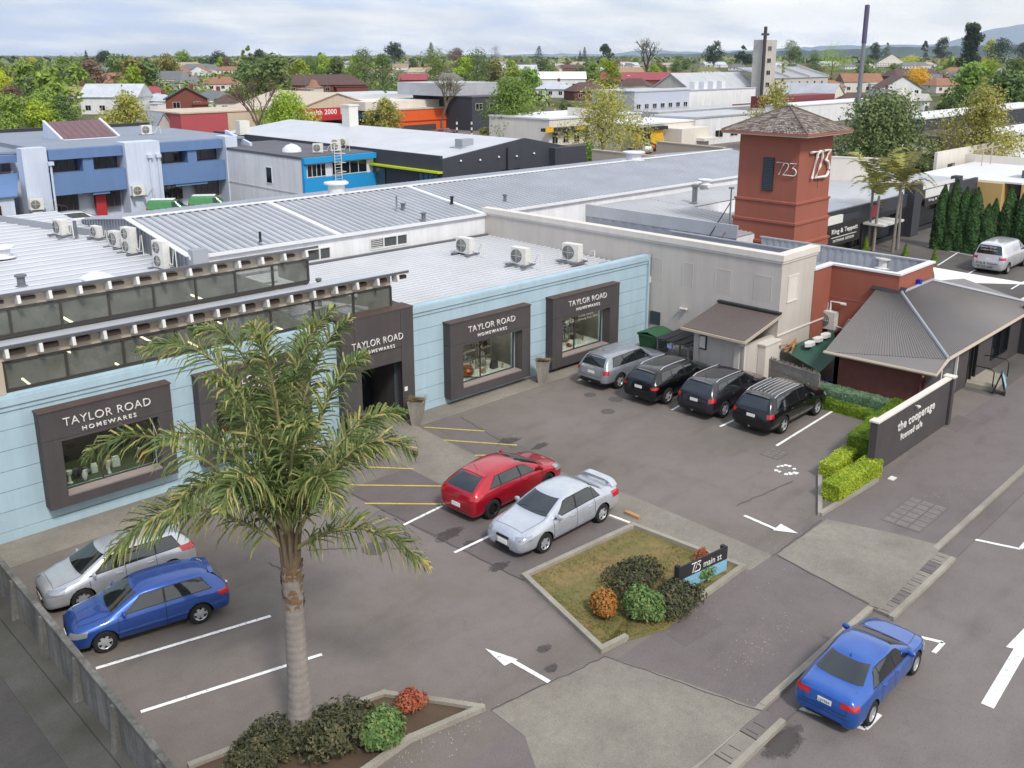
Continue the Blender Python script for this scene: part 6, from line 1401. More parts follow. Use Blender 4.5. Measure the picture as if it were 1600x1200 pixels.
# ---- the palm
def queen_palm():
    bx, by = G(472, 1155); R = thing('palm_tree', 'tall feathery palm with smooth grey trunk in the shrub bed by the entrance', 'palm tree', (bx, by, 0))
    rt = Vector((1, -1, 0)).normalized(); bk = Vector((1, 1, 0)).normalized(); up = Vector((0, 0, 1))
    # trunk leans a little; ringed
    HT = 4.15; top = PT(455, 885, (bx, by, 0), (1, 1, 0)); off = Vector((top.x-bx, top.y-by, 0)); HT = top.z
    t = MB(); n = 20; vs = []; rings = 150; fs = []
    for i in range(rings+1):
        k = i/rings; c = off*k; r = .285-.11*min(1, k*2.2)+.03*k if k < .45 else .2-.02*(k-.45); r = .10*(1-k)**2.5+.20-.006*abs(sin(k*75+.8*sin(k*9)))**6
        for j in range(n): a = 2*pi*j/n; vs.append((c.x+r*cos(a), c.y+r*sin(a), HT*k))
    fs = [(i*n+j, i*n+(j+1) % n, (i+1)*n+(j+1) % n, (i+1)*n+j) for i in range(rings) for j in range(n)]
    t.add(vs, fs).build('trunk', mat('palm_grey', '9a918a', .9, .25, 2.5, .4, streak=.15), R, True)
    o0 = off+Vector((0, 0, HT)); b = MB()
    # old leaf bases flaking round the neck
    g = random.Random(5)
    for i in range(55):
        a = g.random()*2*pi; z = HT-.95+g.random()*.95; r = .19+.03*g.random(); w = g.uniform(.04, .1); hh = g.uniform(.06, .15); c = off*(z/HT)
        vs = []
        for da, dz, dr in ((-w/r, 0, 0), (w/r, 0, 0), (w/r*.6, hh, .03), (-w/r*.6, hh*1.2, .04)): vs.append((c.x+(r+dr)*cos(a+da), c.y+(r+dr)*sin(a+da), z+dz))
        b.add(vs, [(0, 1, 2, 3)])
    b.build('leaf_scars', mat('scar_tan', '9b7b58', .9, .4, 5, .5), R)
    b = MB(); b.tube([o0-Vector((0, 0, .25)), o0+Vector((0, 0, .1)), o0+Vector((.02, .03, .5)), o0+Vector((0, 0, 1.0))], [.2, .2, .15, .06], 12); 
    for i in range(9):
        a = 2*pi*i/9; b.tube([o0+Vector((.15*cos(a), .15*sin(a), .0)), o0+Vector((.17*cos(a), .17*sin(a), .5)), o0+Vector((.26*cos(a), .26*sin(a), .95))], [.05, .05, .025], 6)
    b.build('crown_shaft', mat('shaft_brown', '75654f', .85, .35, 4, .4), R, True)
    P = lambda x, z, d: o0+rt*x+up*z+bk*d
    S0 = (0, .85, 0)
    fr = [  # mid, tip in (right, up, back) metres from the crown foot
        ((-2.1, 2.75, .1), (-4.1, 2.5, .2), 1), ((-1.75, 1.75, -.7), (-3.25, .9, -1.1), 1), ((-1.0, 4.2, .2), (-2.75, 4.85, .2), 0), ((-.75, 4.1, .8), (-2.0, 5.0, 1.2), 0),
        ((.1, 3.7, .3), (1.0, 5.6, .6), 0), ((.3, 3.6, .9), (1.15, 5.1, 1.5), 0), ((-.75, 3.0, -.8), (-1.55, 3.9, -2.0), 2), ((.7, 3.3, .5), (1.55, 4.5, .9), 0), ((1.3, 2.6, .0), (2.6, 2.7, .0), 1), ((1.0, 2.5, .9), (2.2, 2.9, 1.6), 0),
        ((1.55, 1.2, -.5), (2.85, .45, -.6), 1), ((.85, 2.0, .9), (1.7, 1.9, 1.7), 0), ((-.35, 3.9, .6), (-.7, 5.1, 1.0), 0), ((.05, 3.6, 1.3), (.2, 4.8, 2.2), 0),
        ((-.4, 3.4, -.5), (-1.0, 4.7, -1.0), 0), ((.35, 3.0, -.6), (.85, 3.9, -1.3), 2), ((-.9, 2.3, -.7), (-1.7, 2.2, -1.7), 2), ((-.3, 2.6, -1.0), (-.6, 2.6, -2.2), 2), ((.7, 2.4, -.6), (1.3, 2.2, -1.5), 0), ((-.9, 2.6, 1.0), (-1.7, 2.9, 1.9), 0), ((-.05, 3.9, -.1), (-.3, 5.2, -.2), 0)]
    for i, (m_, tp, kind) in enumerate(fr):
        a, m, e = P(0, .3 if kind == 1 else .65, 0), P(m_[0]*.96, m_[1]*.93, m_[2]), P(tp[0]*.96, tp[1]*.93, tp[2]); N = 44; pts = []
        c1 = m*2-(a+e)*.5
        for k in range(N+1):
            u = k/N; pts.append(a*(1-u)**2+c1*2*u*(1-u)+e*u*u)
        rc = MB(); rc.tube([tuple(P(0, .1, 0))]+[tuple(p) for p in pts[::4]], [.06]+[.05*(1-.85*k/11) for k in range(12)], 5)
        ro = rc.build('frond', mat('rachis', '9a9468', .6, .2, 4), R)
        g = random.Random(100+i); vs = []; fs = []; mats = []; Lm = .8
        for k in range(5, N+1):
            u = k/N; d = (pts[min(k+1, N)]-pts[max(k-1, 0)]).normalized(); side = d.cross(up)
            side = side.normalized() if side.length > .2 else rt
            nn = side.cross(d).normalized(); ll = Lm*(sin(pi*min(1, .12+u*.86))**.6)*1.0
            for s in (-1, 1):
                for q in range(3):
                    p = pts[k]+d*(g.uniform(0, .09)); el = g.uniform(-.75, 1.15)
                    dr = (side*s*cos(el)+nn*sin(el)*(1)+d*(.55+.5*u)).normalized(); l = ll*g.uniform(.7, 1.12); w = .016*g.uniform(.8, 1.3)
                    ax = dr.cross(up); ax = ax.normalized() if ax.length > .05 else side
                    wv = (ax*.6+up*.5*g.choice((-1, 1))+d*.4).normalized()*w
                    b0 = len(vs); drop = g.uniform(.55, 1.0)
                    P0 = p; P1 = p+dr*l*.35-up*.03*drop; P2 = p+dr*l*.72-up*(.22*drop*l); P3 = p+dr*l*.9-up*(.55*drop*l)
                    vs += [tuple(P0-wv*.5), tuple(P0+wv*.5), tuple(P1+wv*1.2), tuple(P1-wv*1.2), tuple(P2+wv), tuple(P2-wv), tuple(P3)]
                    fs += [(b0, b0+1, b0+2, b0+3), (b0+3, b0+2, b0+4, b0+5), (b0+5, b0+4, b0+6)]; tone = 1 if (g.random() < (.12 if kind != 1 else .22)+u*.18) else 0; mats += [tone]*3
        mb = MB(); mb.v = vs; mb.f = fs; mb.mi = mats; mb.build('leaflets', ['leaf_palm', 'leaf_palm_light'], ro)
queen_palm()
# ---- shrubs and hedges
def blob(px, r, h, m, n, leaf, label, kind='shrub', seed=0, core='leaf_shrub_dark', cat='shrub', z0=0.):
    s, t = px if isinstance(px[0], float) else G(*px); g = random.Random(seed); R = thing(kind, label, cat, (s, t, z0)); vs = []; fs = []
    rx, ry = r if isinstance(r, tuple) else (r, r)
    bl = [(Vector((g.uniform(-.45, .45)*rx, g.uniform(-.45, .45)*ry, h*g.uniform(.25, .5))), g.uniform(.45, .6)) for _ in range(9)]+[(Vector((0, 0, h*.35)), .75)]
    for c, k in bl:
        for i in range(n//10):
            d = Vector((g.gauss(0, 1), g.gauss(0, 1), abs(g.gauss(0, 1))*.9-.15)).normalized(); rr = k*g.uniform(.72, 1.05)
            p = c+Vector((d.x*rx*rr, d.y*ry*rr, d.z*h*rr*.9)); p.z = max(.02, min(p.z, h*1.02)); leafquads(vs, fs, p, d, leaf, g)
    MB().add(vs, fs).build('foliage', m, R)
    st = MB()
    for i in range(6): a = g.random()*6; st.tube([(0, 0, 0), (cos(a)*rx*.3, sin(a)*ry*.3, h*.4), (cos(a)*rx*.55, sin(a)*ry*.55, h*.7)], [.03, .02, .01], 4)
    st.build('stem', 'bark', R); return R
blob((944, 960), .46, .72, 'leaf_orange', 3600, .05, 'round orange brown shrub at the front of the grass island', seed=2)
blob((1003, 965), .62, .88, 'leaf_shrub_green', 4400, .055, 'round green shrub between the orange shrub and the dark shrub', seed=3)
blob((1052, 948), (1.0, .7), .62, 'leaf_shrub_dark', 3800, .05, 'low dark spreading shrub under the street number sign', seed=4)
blob((990, 912), (1.25, .75), .6, 'leaf_shrub_dark', 2600, .05, 'low dark shrub in the middle of the grass island', seed=5)
blob((1100, 905), (.5, .4), .55, 'leaf_shrub_green', 900, .05, 'small green shrub below the right end of the sign', seed=6)
blob((1098, 880), (.3, .25), .5, 'leaf_rust', 500, .045, 'small red leaved shrub behind the sign', seed=61)
blob((420, 1180), (1.15, .7), .75, 'leaf_shrub_dark', 4800, .045, 'low dark green shrub at the foot of the palm on its left', seed=7)
blob((535, 1158), (1.1, .8), .95, 'leaf_shrub_dark', 5200, .05, 'large dark shrub at the foot of the palm on its right', seed=8)
blob((600, 1158), (.68, .6), .8, 'leaf_shrub_green', 3600, .055, 'bright green shrub right of the palm bed', seed=9)
blob((640, 1110), .38, .5, 'leaf_rust', 1600, .045, 'small rust red shrub at the kerb of the palm bed', seed=10)
def hedge(px, w, h, m, label, seed=0, leaf=.03, dens=1500):
    """clipped hedge along a ground polyline"""
    pts = [Vector((*(p if isinstance(p[0], float) else G(*p)), 0)) for p in px]; g = random.Random(seed); vs = []; fs = []; core = MB()
    for a, b in zip(pts, pts[1:]):
        d = b-a; L = d.length; d /= L; nn = Vector((-d.y, d.x, 0)); q = w/2-.05
        core.prism([tuple((a+nn*q).xy), tuple((b+nn*q).xy), tuple((b-nn*q).xy), tuple((a-nn*q).xy)], 0, h-.06)
        for i in range(int(dens*L*(w+2*h))):
            f = g.random()*(w+2*h+.3); u = g.uniform(-.1, L+.1); wob = .012*sin(u*5+seed)+.01*sin(u*11)
            if f < w: p = a+d*u+nn*(f-w/2)+Vector((0, 0, h+wob+g.gauss(0, .015))); n = Vector((0, 0, 1))
            elif f < w+2*h: s = 1 if f < w+h else -1; z = (f-w) % h; p = a+d*u+nn*s*(w/2+g.gauss(0, .015)+wob*.5)+Vector((0, 0, z)); n = nn*s
            else: s = g.choice((-1, 1)); e = a-d*.06 if s < 0 else b+d*.06; p = e+nn*g.uniform(-w/2, w/2)+Vector((0, 0, g.random()*h)); n = d*s
            leafquads(vs, fs, p, n, leaf, g)
    c = core.build('hedge', 'leaf_cypress'); c.data.materials[0] = M(m); R = tag(c, label, 'hedge'); MB().add(vs, fs).build('foliage', m, R)
hedge([(1298, 783), (1362, 742)], .62, .62, 'leaf_hedge_lime', 'bright lime hedge block at the end of the dark wall, nearest the street', 1)
hedge([(1292, 748), (1325, 722)], .55, .55, 'leaf_hedge_lime', 'lime hedge block behind the nearest hedge block', 2)
hedge([(1338, 720), (1372, 690)], .75, .95, 'leaf_hedge_mid', 'tall mid green hedge block along the inner side of the dark wall', 3)
hedge([(1362, 690), (1422, 640)], .65, .75, 'leaf_hedge_mid', 'clipped green hedge running behind the lettered wall', 4)
hedge([(34.72, 17.1), (34.72, 14.15)], .5, .38, 'leaf_hedge_mid', 'low green hedge edging the marked parking bay', 5)
hedge([(35.42, 17.7), (35.42, 14.2)], .6, .72, 'leaf_hedge_grey', 'pale silver green hedge along the brick wall', 6)
blob((1203, 588), (.35, .2), .15, 'leaf_bright', 300, .04, 'tuft of grass at the foot of the lean-to pier', seed=12)
# ---- grass island with kerb and street sign
def island():
    K = [(820, 903), (990, 824), (1160, 889)]; KB = [(1160, 889), (1092, 938)]; K2 = [(976, 1000), (940, 1018), (820, 903)]
    ring = [G(*p) for p in [(820, 905), (992, 827), (1160, 890), (1092, 938), (1040, 985), (976, 1003), (940, 1018)]]
    structure(MB().prism(ring, 0., .035).build('island_soil', m_concrete('dry_turf', '64643a', '86724e')))
    kb = MB()
    for seq in (K, KB, K2):
        q = [Vector((*G(*p), 0)) for p in seq]
        for a, b in zip(q, q[1:]):
            d = (b-a).normalized(); n = Vector((-d.y, d.x, 0))*.075; a2 = a-d*.07; b2 = b+d*.07
            kb.prism([tuple((a2+n).xy), tuple((b2+n).xy), tuple((b2-n).xy), tuple((a2-n).xy)], 0, .13+.002*random.random())
    tag(kb.build('kerb_edging', 'kerb_concrete'), 'concrete kerb edging round the grass island', 'kerb')
    g = random.Random(9); vs = []; fs = []; cx = sum(p[0] for p in ring)/7; cy = sum(p[1] for p in ring)/7
    tri = [(ring[i], ring[(i+1) % 7]) for i in range(7)]
    for i in range(15000):
        a, b = tri[g.randrange(7)]; u, v = g.random(), g.random()
        if u+v > 1: u, v = 1-u, 1-v
        u *= .97; v *= .97
        x = cx+(a[0]-cx)*u+(b[0]-cx)*v; y = cy+(a[1]-cy)*u+(b[1]-cy)*v
        if sin(x*2.1)+cos(y*2.7+1)+g.gauss(0, .9) < -.5: continue
        h = g.uniform(.03, .09); q = .012; dx, dy = g.gauss(0, .03), g.gauss(0, .03); k = len(vs); vs += [(x-q, y-q, .03), (x+q, y+q, .03), (x+dx, y+dy, .03+h)]; fs.append((k, k+1, k+2))
    m_leaf('grass_blade', '6f7c38', '8c8746', 'a1935a', .9, .0); o = MB().add(vs, fs).build('grass', 'grass_blade'); tag(o, 'thin dry grass growing on the kerbed island', 'grass', kind='stuff')
    # sign
    a = Vector((*G(1056, 928), 0)); b = Vector((*G(1130, 893), 0)); d = b-a; L = d.length; R = thing('street_number_sign', 'black and pale blue post sign reading 723 main st on the grass island', 'sign', tuple(a), atan2(d.y, d.x))
    p = PT(1054, 888, tuple(a), (d.y, -d.x, 0)); z1 = p.z+.02; z0 = z1-.75
    MB().box(-.05, .06, -.05, .05, 0, z1+.03).box(L-.14, L-.03, -.05, .05, 0, z1+.03).build('post', 'charcoal_dark', R)
    MB().box(-.02, L+.02, -.09, -.05, z0+.36, z1).build('board', 'charcoal_dark', R); MB().box(-.02, L+.02, -.092, -.052, z0, z0+.355).build('blue_board', mat('sign_blue', '7fb3cc', .6), R)
    digits(R, .36, .28, 0, 0, 0, .014, 'white_ware', 0, (L*.24, -.1, z0+.42)); fit_text('main st', R, L*.5, -.092, z0+.44, L*.38, .18, ext=.008)
    fit_text('SHOPS AND CAFE', R, L*.25, -.094, z0+.16, L*.6, .07, m='zinc', ext=.006)
island()
def palm_bed():
    K = [(300, 1200), (480, 1130), (600, 1088), (690, 1100), (752, 1110), (640, 1158), (560, 1215)]
    q = [Vector((*G(*p), 0)) for p in K]
    structure(MB().prism([tuple(v.xy) for v in q]+[G(430, 1300)], 0, .04).build('bed_soil', 'soil')); kb = MB()
    for a, b in list(zip(q, q[1:])):
        d = (b-a).normalized(); n = Vector((-d.y, d.x, 0))*.07; a2 = a-d*.07; b2 = b+d*.07
        kb.prism([tuple((a2+n).xy), tuple((b2+n).xy), tuple((b2-n).xy), tuple((a2-n).xy)], 0, .12+.002*random.random())
    tag(kb.build('kerb_edging', 'kerb_concrete'), 'concrete kerb edging round the palm bed', 'kerb')
    q = [Vector((*G(*p), 0)) for p in [(1281, 742), (1281, 806), (1370, 752)]]; kb = MB()
    for a, b in zip(q, q[1:]):
        d = (b-a).normalized(); n = Vector((-d.y, d.x, 0))*.07; kb.prism([tuple((a+n).xy), tuple((b+n).xy), tuple((b-n).xy), tuple((a-n).xy)], 0, .11+.002*random.random())
    tag(kb.build('kerb_edging', 'kerb_concrete'), 'short concrete kerb round the lime hedge blocks', 'kerb')
palm_bed()
# ---- concrete post and panel fence on the left
def fence():
    a = Vector((6.12, 28.3, 0)); b = Vector((5.72, 8.7, 0)); d = b-a; L = d.length; ang = atan2(d.y, d.x); R = thing('concrete_fence', 'stained concrete post and panel fence along the left of the car park', 'fence', tuple(a), ang)
    n = 9; H = 1.12
    pm = MB(); w = L/n
    for i in range(n):
        for k in range(3): pm.box(i*w+.07, (i+1)*w-.07, -.03, .03, .02+k*.36, .02+k*.36+.345)
    pm.box(0, L, -.07, .07, H, H+.06)
    pm.build('panels', mat('fence_concrete', '8a8883', .95, .5, 1.3, .5, streak=.45), R)
    for i in range(n+1): MB().add([(i*w-.06, y, z) for y, z in ((-.22, -.06), (.06, -.06), (.06, H-.003), (-.12, H-.003))]+[(i*w+.06, y, z) for y, z in ((-.22, -.06), (.06, -.06), (.06, H-.003), (-.12, H-.003))], [(0, 3, 2, 1), (4, 5, 6, 7), (0, 1, 5, 4), (1, 2, 6, 5), (2, 3, 7, 6), (3, 0, 4, 7)]).build('post', 'fence_concrete', R)
    s, t = 5.7, 9.1
    MB().box(L-2.6, L-1.9, -.16, -.13, .35, .85).build('blue_notice', 'office_blue', R)
    structure(MB().box(4.9, 5.65, 3, 60, -.06, -.045).build('gutter', 'old_concrete'))
    structure(MB().box(5.65, 6.2, 3, 28.4, -.1, .03).build('kerb', 'old_concrete'))
fence()
# ------------------------------------------------------------------ buildings behind
def wins(R, plane, rects, o, m='window_dark', fr='soft_white', grid=2, name='window'):
    """windows on an axis plane ('y', y) or ('x', x) facing the camera; rects (a0, a1, z0, z1)"""
    ax, c = plane
    for (a0, a1, z0, z1) in rects:
        f = MB(); p = MB(); t = .05
        def bx(mb, u0, u1, v0, v1, d0, d1):
            if ax == 'y': mb.box(u0, u1, c+d0, c+d1, v0, v1)
            else: mb.box(c+d0, c+d1, u0, u1, v0, v1)
        bx(f, a0, a1, z0-t, z0, -.05, .0); bx(f, a0, a1, z1, z1+t, -.05, 0)
        for k in range(grid+1): u = a0+(a1-a0)*k/grid; bx(f, u-t/2, u+t/2, z0, z1, -.05, 0)
        w = f.build(name, fr, R); bx(p, a0, a1, z0, z1, -.02, -.012); p.build('pane', m, w)
def office():
    s0, t0 = 28.3, 84.4; R = thing('office_building', 'two storey blue and pale lilac office building with red sloping rooflight', 'office building', (s0, t0, 0)); H = 6.4
    X = lambda px: PT(px, 280, (0, t0, 0), (0, 1, 0)).x-s0
    Z = lambda py: PT(250, py, (0, t0, 0), (0, 1, 0)).z
    xe = X(390)
    MB().box(0, xe, 1.2, 22, 0, H-.25).box(-14, 0, 5, 24, 0, H-.6).build('wall', 'office_pale', R)
    MB().box(-.1, xe+.1, .6, 22.1, H-.25, H-.05).box(-14, -.1, 4.5, 24, H-.6, H-.4).build('roof', 'office_roof', R)
    MB().box(-14, xe+.2, 22.1, 22.5, H-.1, H+.3).build('parapet', 'dark_steel', R)
    for a, b, d in ((39, 78, .0), (196, 250, -.6), (352, 366, -.6)): MB().box(X(a), X(b), d, 1.3, 0, H+.15).build('pier', 'office_pale', R)
    MB().slab([(X(366), -.6, H+.15), (X(390)+.0, 3.6, H+.15), (X(390), 3.6, 0.1), (X(366), -.6, 0.1)], .25).build('end_wing', 'office_pale', R)
    MB().add([(X(388), -.8, 0), (X(388)+.25, -.8, 0), (X(388)+.25, 4, 0), (X(388), 4, 0), (X(388), -.8, H-.6), (X(388)+.25, -.8, H-.6), (X(388)+.25, 4, H+.4), (X(388), 4, H+.4)], [(0, 3, 2, 1), (4, 5, 6, 7), (0, 1, 5, 4), (1, 2, 6, 5), (2, 3, 7, 6), (3, 0, 4, 7)]).build('fin_wall', 'office_pale', R)
    for (a, b) in ((80, 195), (251, 351)):
        x0, x1 = X(a), X(b)
        MB().box(x0, x1, -.1, 1.2, H-.95, H-.1).box(x0, x1, -.3, 1.2, H*.38, H*.67).build('spandrel', 'office_blue', R)
        xm = x0+(x1-x0)*.52; MB().box(xm-.45, xm+.45, .1, 1.2, H*.67, H-.95).build('pier', 'office_blue', R)
        wins(R, ('y', 1.1), [(x0+.1, xm-.55, H*.67+.05, H-1.0), (xm+.55, x1-.1, H*.67+.05, H-1.0)], None, 'window_dark', 'brown_brick', 3)
        wins(R, ('y', .75), [(x0+.3, xm-1.0, .9, H*.36), (xm+.4, x1-.3, .9, H*.36)], None, 'window_dark', 'brown_brick', 4)
    x = X(158); MB().box(x-.45, x+.45, .55, .75, 0, 2.1).build('door', 'red_paint', R)
    for px, m in ((155, 'office_blue'), (298, 'office_blue')):
        x = X(px); w = .75 if px < 200 else 1.6; vs = []
        for i in range(7): a = pi/2*i/6; vs += [(x-w, .7-.9*sin(a), 2.2+.75*cos(a)), (x+w, .7-.9*sin(a), 2.2+.75*cos(a))]
        MB().add(vs, [(2*i, 2*i+1, 2*i+3, 2*i+2) for i in range(6)]+[tuple(range(0, 14, 2)), tuple(range(1, 14, 2))[::-1]]).build('barrel_awning', m, R)
    for px in (77, 245, 232):
        x = X(px); MB().tube([(x, -.75, 0), (x, -.75, H-1.2)], .09, 6).box(x-.22, x+.22, -.95, -.55, H-1.3, H-1.0).build('downpipe', 'office_pale', R)
    # rooflight
    c = (4.6, 8.5); vs = [(c[0], c[1], H-.05), (c[0]+5.6, c[1]+.0, H-.05), (c[0]+5.6, c[1]+4.6, H-.05), (c[0], c[1]+4.6, H-.05), (c[0], c[1]+4.2, H+1.45), (c[0]+5.6, c[1]+4.2, H+1.45)]
    MB().add(vs, [(0, 1, 5, 4), (1, 2, 5), (0, 4, 3), (2, 3, 4, 5), (0, 3, 2, 1)]).build('rooflight', 'office_pale', R)
    q = MB()
    for i in range(8): x = c[0]+.25+i*.64; q.slab([(x, c[1]+.15, H+.06), (x+.6, c[1]+.15, H+.06), (x+.6, c[1]+4.05, H+1.46), (x, c[1]+4.05, H+1.46)], .05)
    q.build('rooflight_panels', mat('rooflight_red', '735054', .4, .25, 2), R)
    for x in (c[0], c[0]+5.4):
      q = MB(); q.slab([(x, c[1]-.1, H+.1), (x+.2, c[1]-.1, H+.1), (x+.2, c[1]+4.3, H+1.62), (x, c[1]+4.3, H+1.62)], .12); q.build('rooflight_edge', 'white_flash', R)
    # left lower wing with sloped panels
    MB().box(-15, -3.2, -1.5, 4.5, 0, 2.9).slab([(-15, -1.6, 2.9), (-3, -1.6, 2.9), (-1.2, 4.5, 4.4), (-15, 4.5, 4.4)], .12).build('wing', 'office_pale', R)
    MB().slab([(-15, -1.8, 2.95), (-3, -1.8, 2.95), (-1.2, 3.2, 4.25), (-15, 3.2, 4.25)], .1).box(-15, -1, 3.6, 4.6, 5.1, 5.75).build('wing_roof', 'office_blue', R)
    wins(R, ('y', -1.52), [(-6.5, -4.3, .8, 2.2)], None, 'window_dark', 'brown_brick', 3)
    wins(R, ('y', 3.55), [(-3.6, -1.6, 4.4, 5.1), (-9, -6, 4.4, 5.1)], None, 'window_dark', 'brown_brick', 2)
    for i, (px, z) in enumerate(((132, .3), (132, 1.4))):
        dup(AC1, (s0+X(45)+.2, t0-.5, z), RAD(-15), 1.1, ('lower of two condensers stacked at the corner of the blue office', 'upper of two condensers stacked at the corner of the blue office')[i])
    for px, py, lb in ((207, 297, 'condenser on the pale pier of the blue office'), (372, 300, 'condenser on the end wall of the blue office'), (229, 207, 'condenser on the roof of the blue office')):
        s, t = G(px, py+4, 6.3) if py < 250 else (s0+X(px), t0-.9); z = 6.3 if py < 250 else Z(py+4); dup(AC1, (s, t, z), RAD(-5), 1.1, lb)
office()
def small_white():
    s0, t0 = 44.9, 70.8; R = thing('workshop_building', 'white walled workshop with bright blue bands and grey membrane roof', 'workshop', (s0, t0, 0)); H = 5.4; Wx = 8.2; D = 17
    MB().box(0, Wx, 0, D, 0, H-.1).build('wall', 'white_render', R); MB().box(-.05, Wx+.6, -.1, D, H-.1, H+.12).build('roof', 'grey_membrane', R)
    MB().box(-.04, Wx+.6, -.5, -.02, H-.45, H+.05).box(0, Wx, -.35, -.02, H-3.1, H-1.75).box(-.03, .25, -.3, 0, H-3.1, H-.3).build('blue_band', 'cyan_paint', R)
    wins(R, ('y', -.02), [(.5, 2.4, H-1.65, H-.6), (3.1, 6.9, H-1.65, H-.6)], None, 'window_dark', 'soft_white', 4); wins(R, ('x', -.01), [(5, 6, H-2.6, H-1.2)], None, grid=1)
    MB().box(-.04, 0, 0, D, H-3.2, H-3.1).build('string_band', 'stone_grey', R)
    L = MB()
    for x in (2.9, 3.6): L.tube([(x, -.8, 1), (x, -.8, H+1.1)], .035, 5)
    for i in range(22): L.tube([(2.9, -.8, 1.2+i*.25), (3.6, -.8, 1.2+i*.25)], .02, 4)
    for i in range(5): z = 2.5+i*.8; L.tube([(2.9, -.8, z), (2.85, -1.4, z), (3.65, -1.4, z), (3.6, -.8, z)], .025, 4)
    L.build('ladder', 'soft_white', R)
    for i, (x, y, lb) in enumerate(((3.2, 2.2, 'first of four small condensers from the left on the grey membrane roof'), (5.2, 2.3, 'second condenser from the left on the grey membrane roof'), (7.2, 5.2, 'condenser on the grey membrane roof beside the far parapet'), (8.2, 5.4, 'rightmost condenser on the grey membrane roof'))):
        dup(AC1, (s0+x, t0+y, H+.12), RAD(-40), .95, lb)
    o = MB().lathe([(.9, 0), (.85, .3), (.5, .6), (.05, .75)], (s0+2.2, t0+5, H+.1), 'z', 14).build('roof_dome', 'white_flash', None, True); tag(o, 'white domed rooflight on the grey membrane roof', 'rooflight')
small_white()
def black_shop():
    s0, t0 = 52.6, 61.0; R = thing('black_building', 'black walled commercial building with white roof and lime stripe', 'commercial building', (s0, t0, 0)); H = 5.5; Wx = 16.4; D = 40
    MB().prism([(0, 0), (Wx, 0), (Wx, .25), (0, .25)], 0, lambda p: H+.0).add([(0, 0, H), (Wx, 0, H), (Wx*.62, 0, H+1.2), (0, .25, H), (Wx, .25, H), (Wx*.62, .25, H+1.2)], [(0, 1, 2), (3, 5, 4), (0, 2, 5, 3), (1, 4, 5, 2)]).box(0, .25, .25, D, 0, H+.25).box(Wx-.25, Wx, .25, D, 0, H-.1).box(Wx-3, Wx+1.5, -.8, -.0, 0, H+.1).build('wall', 'black_wall', R)
    MB().slab([(.25, .25, H-.1), (Wx*.62, .25, H+1.1), (Wx*.62, D, H+1.1), (.25, D, H-.1)], .1).build('roof', 'zinc_pale', R); MB().slab([(Wx*.62, .25, H+1.1), (Wx, .25, H-.1), (Wx, D, H-.1), (Wx*.62, D, H+1.1)], .1).build('roof', 'zinc_pale', R)
    MB().box(-.55, 0, 0, 15, H-1.2, H-1.05).build('lime_stripe', 'lime', R)
    wins(R, ('x', -.02), [(8.0, 15, 1.4, H-1.4), (.5, 3.2, 1.6, H-1.4)], None, 'window_mid', 'black', 4); MB().box(-.35, 0, 8, 16, .9, 1.4).build('blue_base', 'cyan_paint', R)
    wins(R, ('y', -.02), [(7, 8, 2.2, 4.0), (8.6, 9.4, 3, 4), (4, 5, 2.8, 3.8)], None, 'window_dark', 'dark_steel', 1)
    for i in range(6): MB().lathe([(.11, 0), (.05, .12)], (2+i*2.3, -.12, H-.3-.1*(i % 2)), 'z', 8).build('wall_lamp', 'white_ware', R)
    MB().tube([(7.7, -.12, 1), (7.7, -.12, H+.5)], .08, 6).build('downpipe', 'black', R)
    for i, (px, lb) in enumerate((((20, 0), ''),)): pass
    o = MB().box(s0+5, s0+6.4, t0+3, t0+4, H+.4, H+1.2).box(s0+4.5, s0+6.8, t0+2.6, t0+4.2, H+.3, H+.5).build('roof_plant', 'zinc_side'); tag(o, 'grey plant box on the white roof of the black building', 'roof plant')
    o = MB().box(s0+9, s0+10.2, t0+26, t0+27.4, H+.7, H+3.2).box(s0+8.9, s0+10.3, t0+25.9, t0+27.5, H+3.2, H+3.35).build('cooling_unit', 'ac_white'); tag(o, 'tall white cooling unit on the far edge of the black building roof', 'cooling unit')
    o = MB().box(s0-.5, s0+.7, t0+33, t0+34, H+.2, H+1.7).build('cooling_unit', 'ac_white'); tag(o, 'white cooling box at the left end of the black building roof', 'cooling unit')
black_shop()
def gen_box(kind, label, cat, px0, px1, pyb, pyt, depth, wallm, roofm, parts=None, ft=.0, gable=0., wn=None, wm='window_dark'):
    """building whose front runs along the street axis s: base pixels px0..px1 on row pyb (at px0), top on row pyt"""
    s0, t0 = G(px0, pyb); p1 = PT(px1, pyb, (0, t0, 0), (0, 1, 0)); Wx = p1.x-s0; H = ZT(s0, t0, pyt)
    R = thing(kind, label, cat, (s0, t0, -.1)); H += .1
    m = MB().box(0, Wx, 0, depth, 0, H-gable)
    if gable: m.prism([(0, 0), (Wx, 0), (Wx, .3), (0, .3)], H-gable, lambda p: H-gable+.001).add([(0, 0, H-gable), (Wx, 0, H-gable), (Wx/2, 0, H), (0, depth, H-gable), (Wx, depth, H-gable), (Wx/2, depth, H)], [(0, 1, 2), (3, 5, 4)])
    m.build('wall', wallm, R)
    if gable: MB().slab([(-.3, -.3, H-gable), (Wx/2, -.3, H+.1), (Wx/2, depth, H+.1), (-.3, depth, H-gable)], .15).slab([(Wx/2, -.3, H+.1), (Wx+.3, -.3, H-gable), (Wx+.3, depth, H-gable), (Wx/2, depth, H+.1)], .15).build('roof', roofm, R)
    else: MB().box(-.15, Wx+.15, -.15, depth, H-.05, H+.2).build('roof', roofm, R)
    if wn:
        n, z0, z1 = wn; w = Wx/n; wins(R, ('y', -.03), [(w*(i+.25), w*(i+.75), H*z0, H*z1) for i in range(n)], None, wm, 'soft_white', 2)
    return R, Wx, H, s0, t0
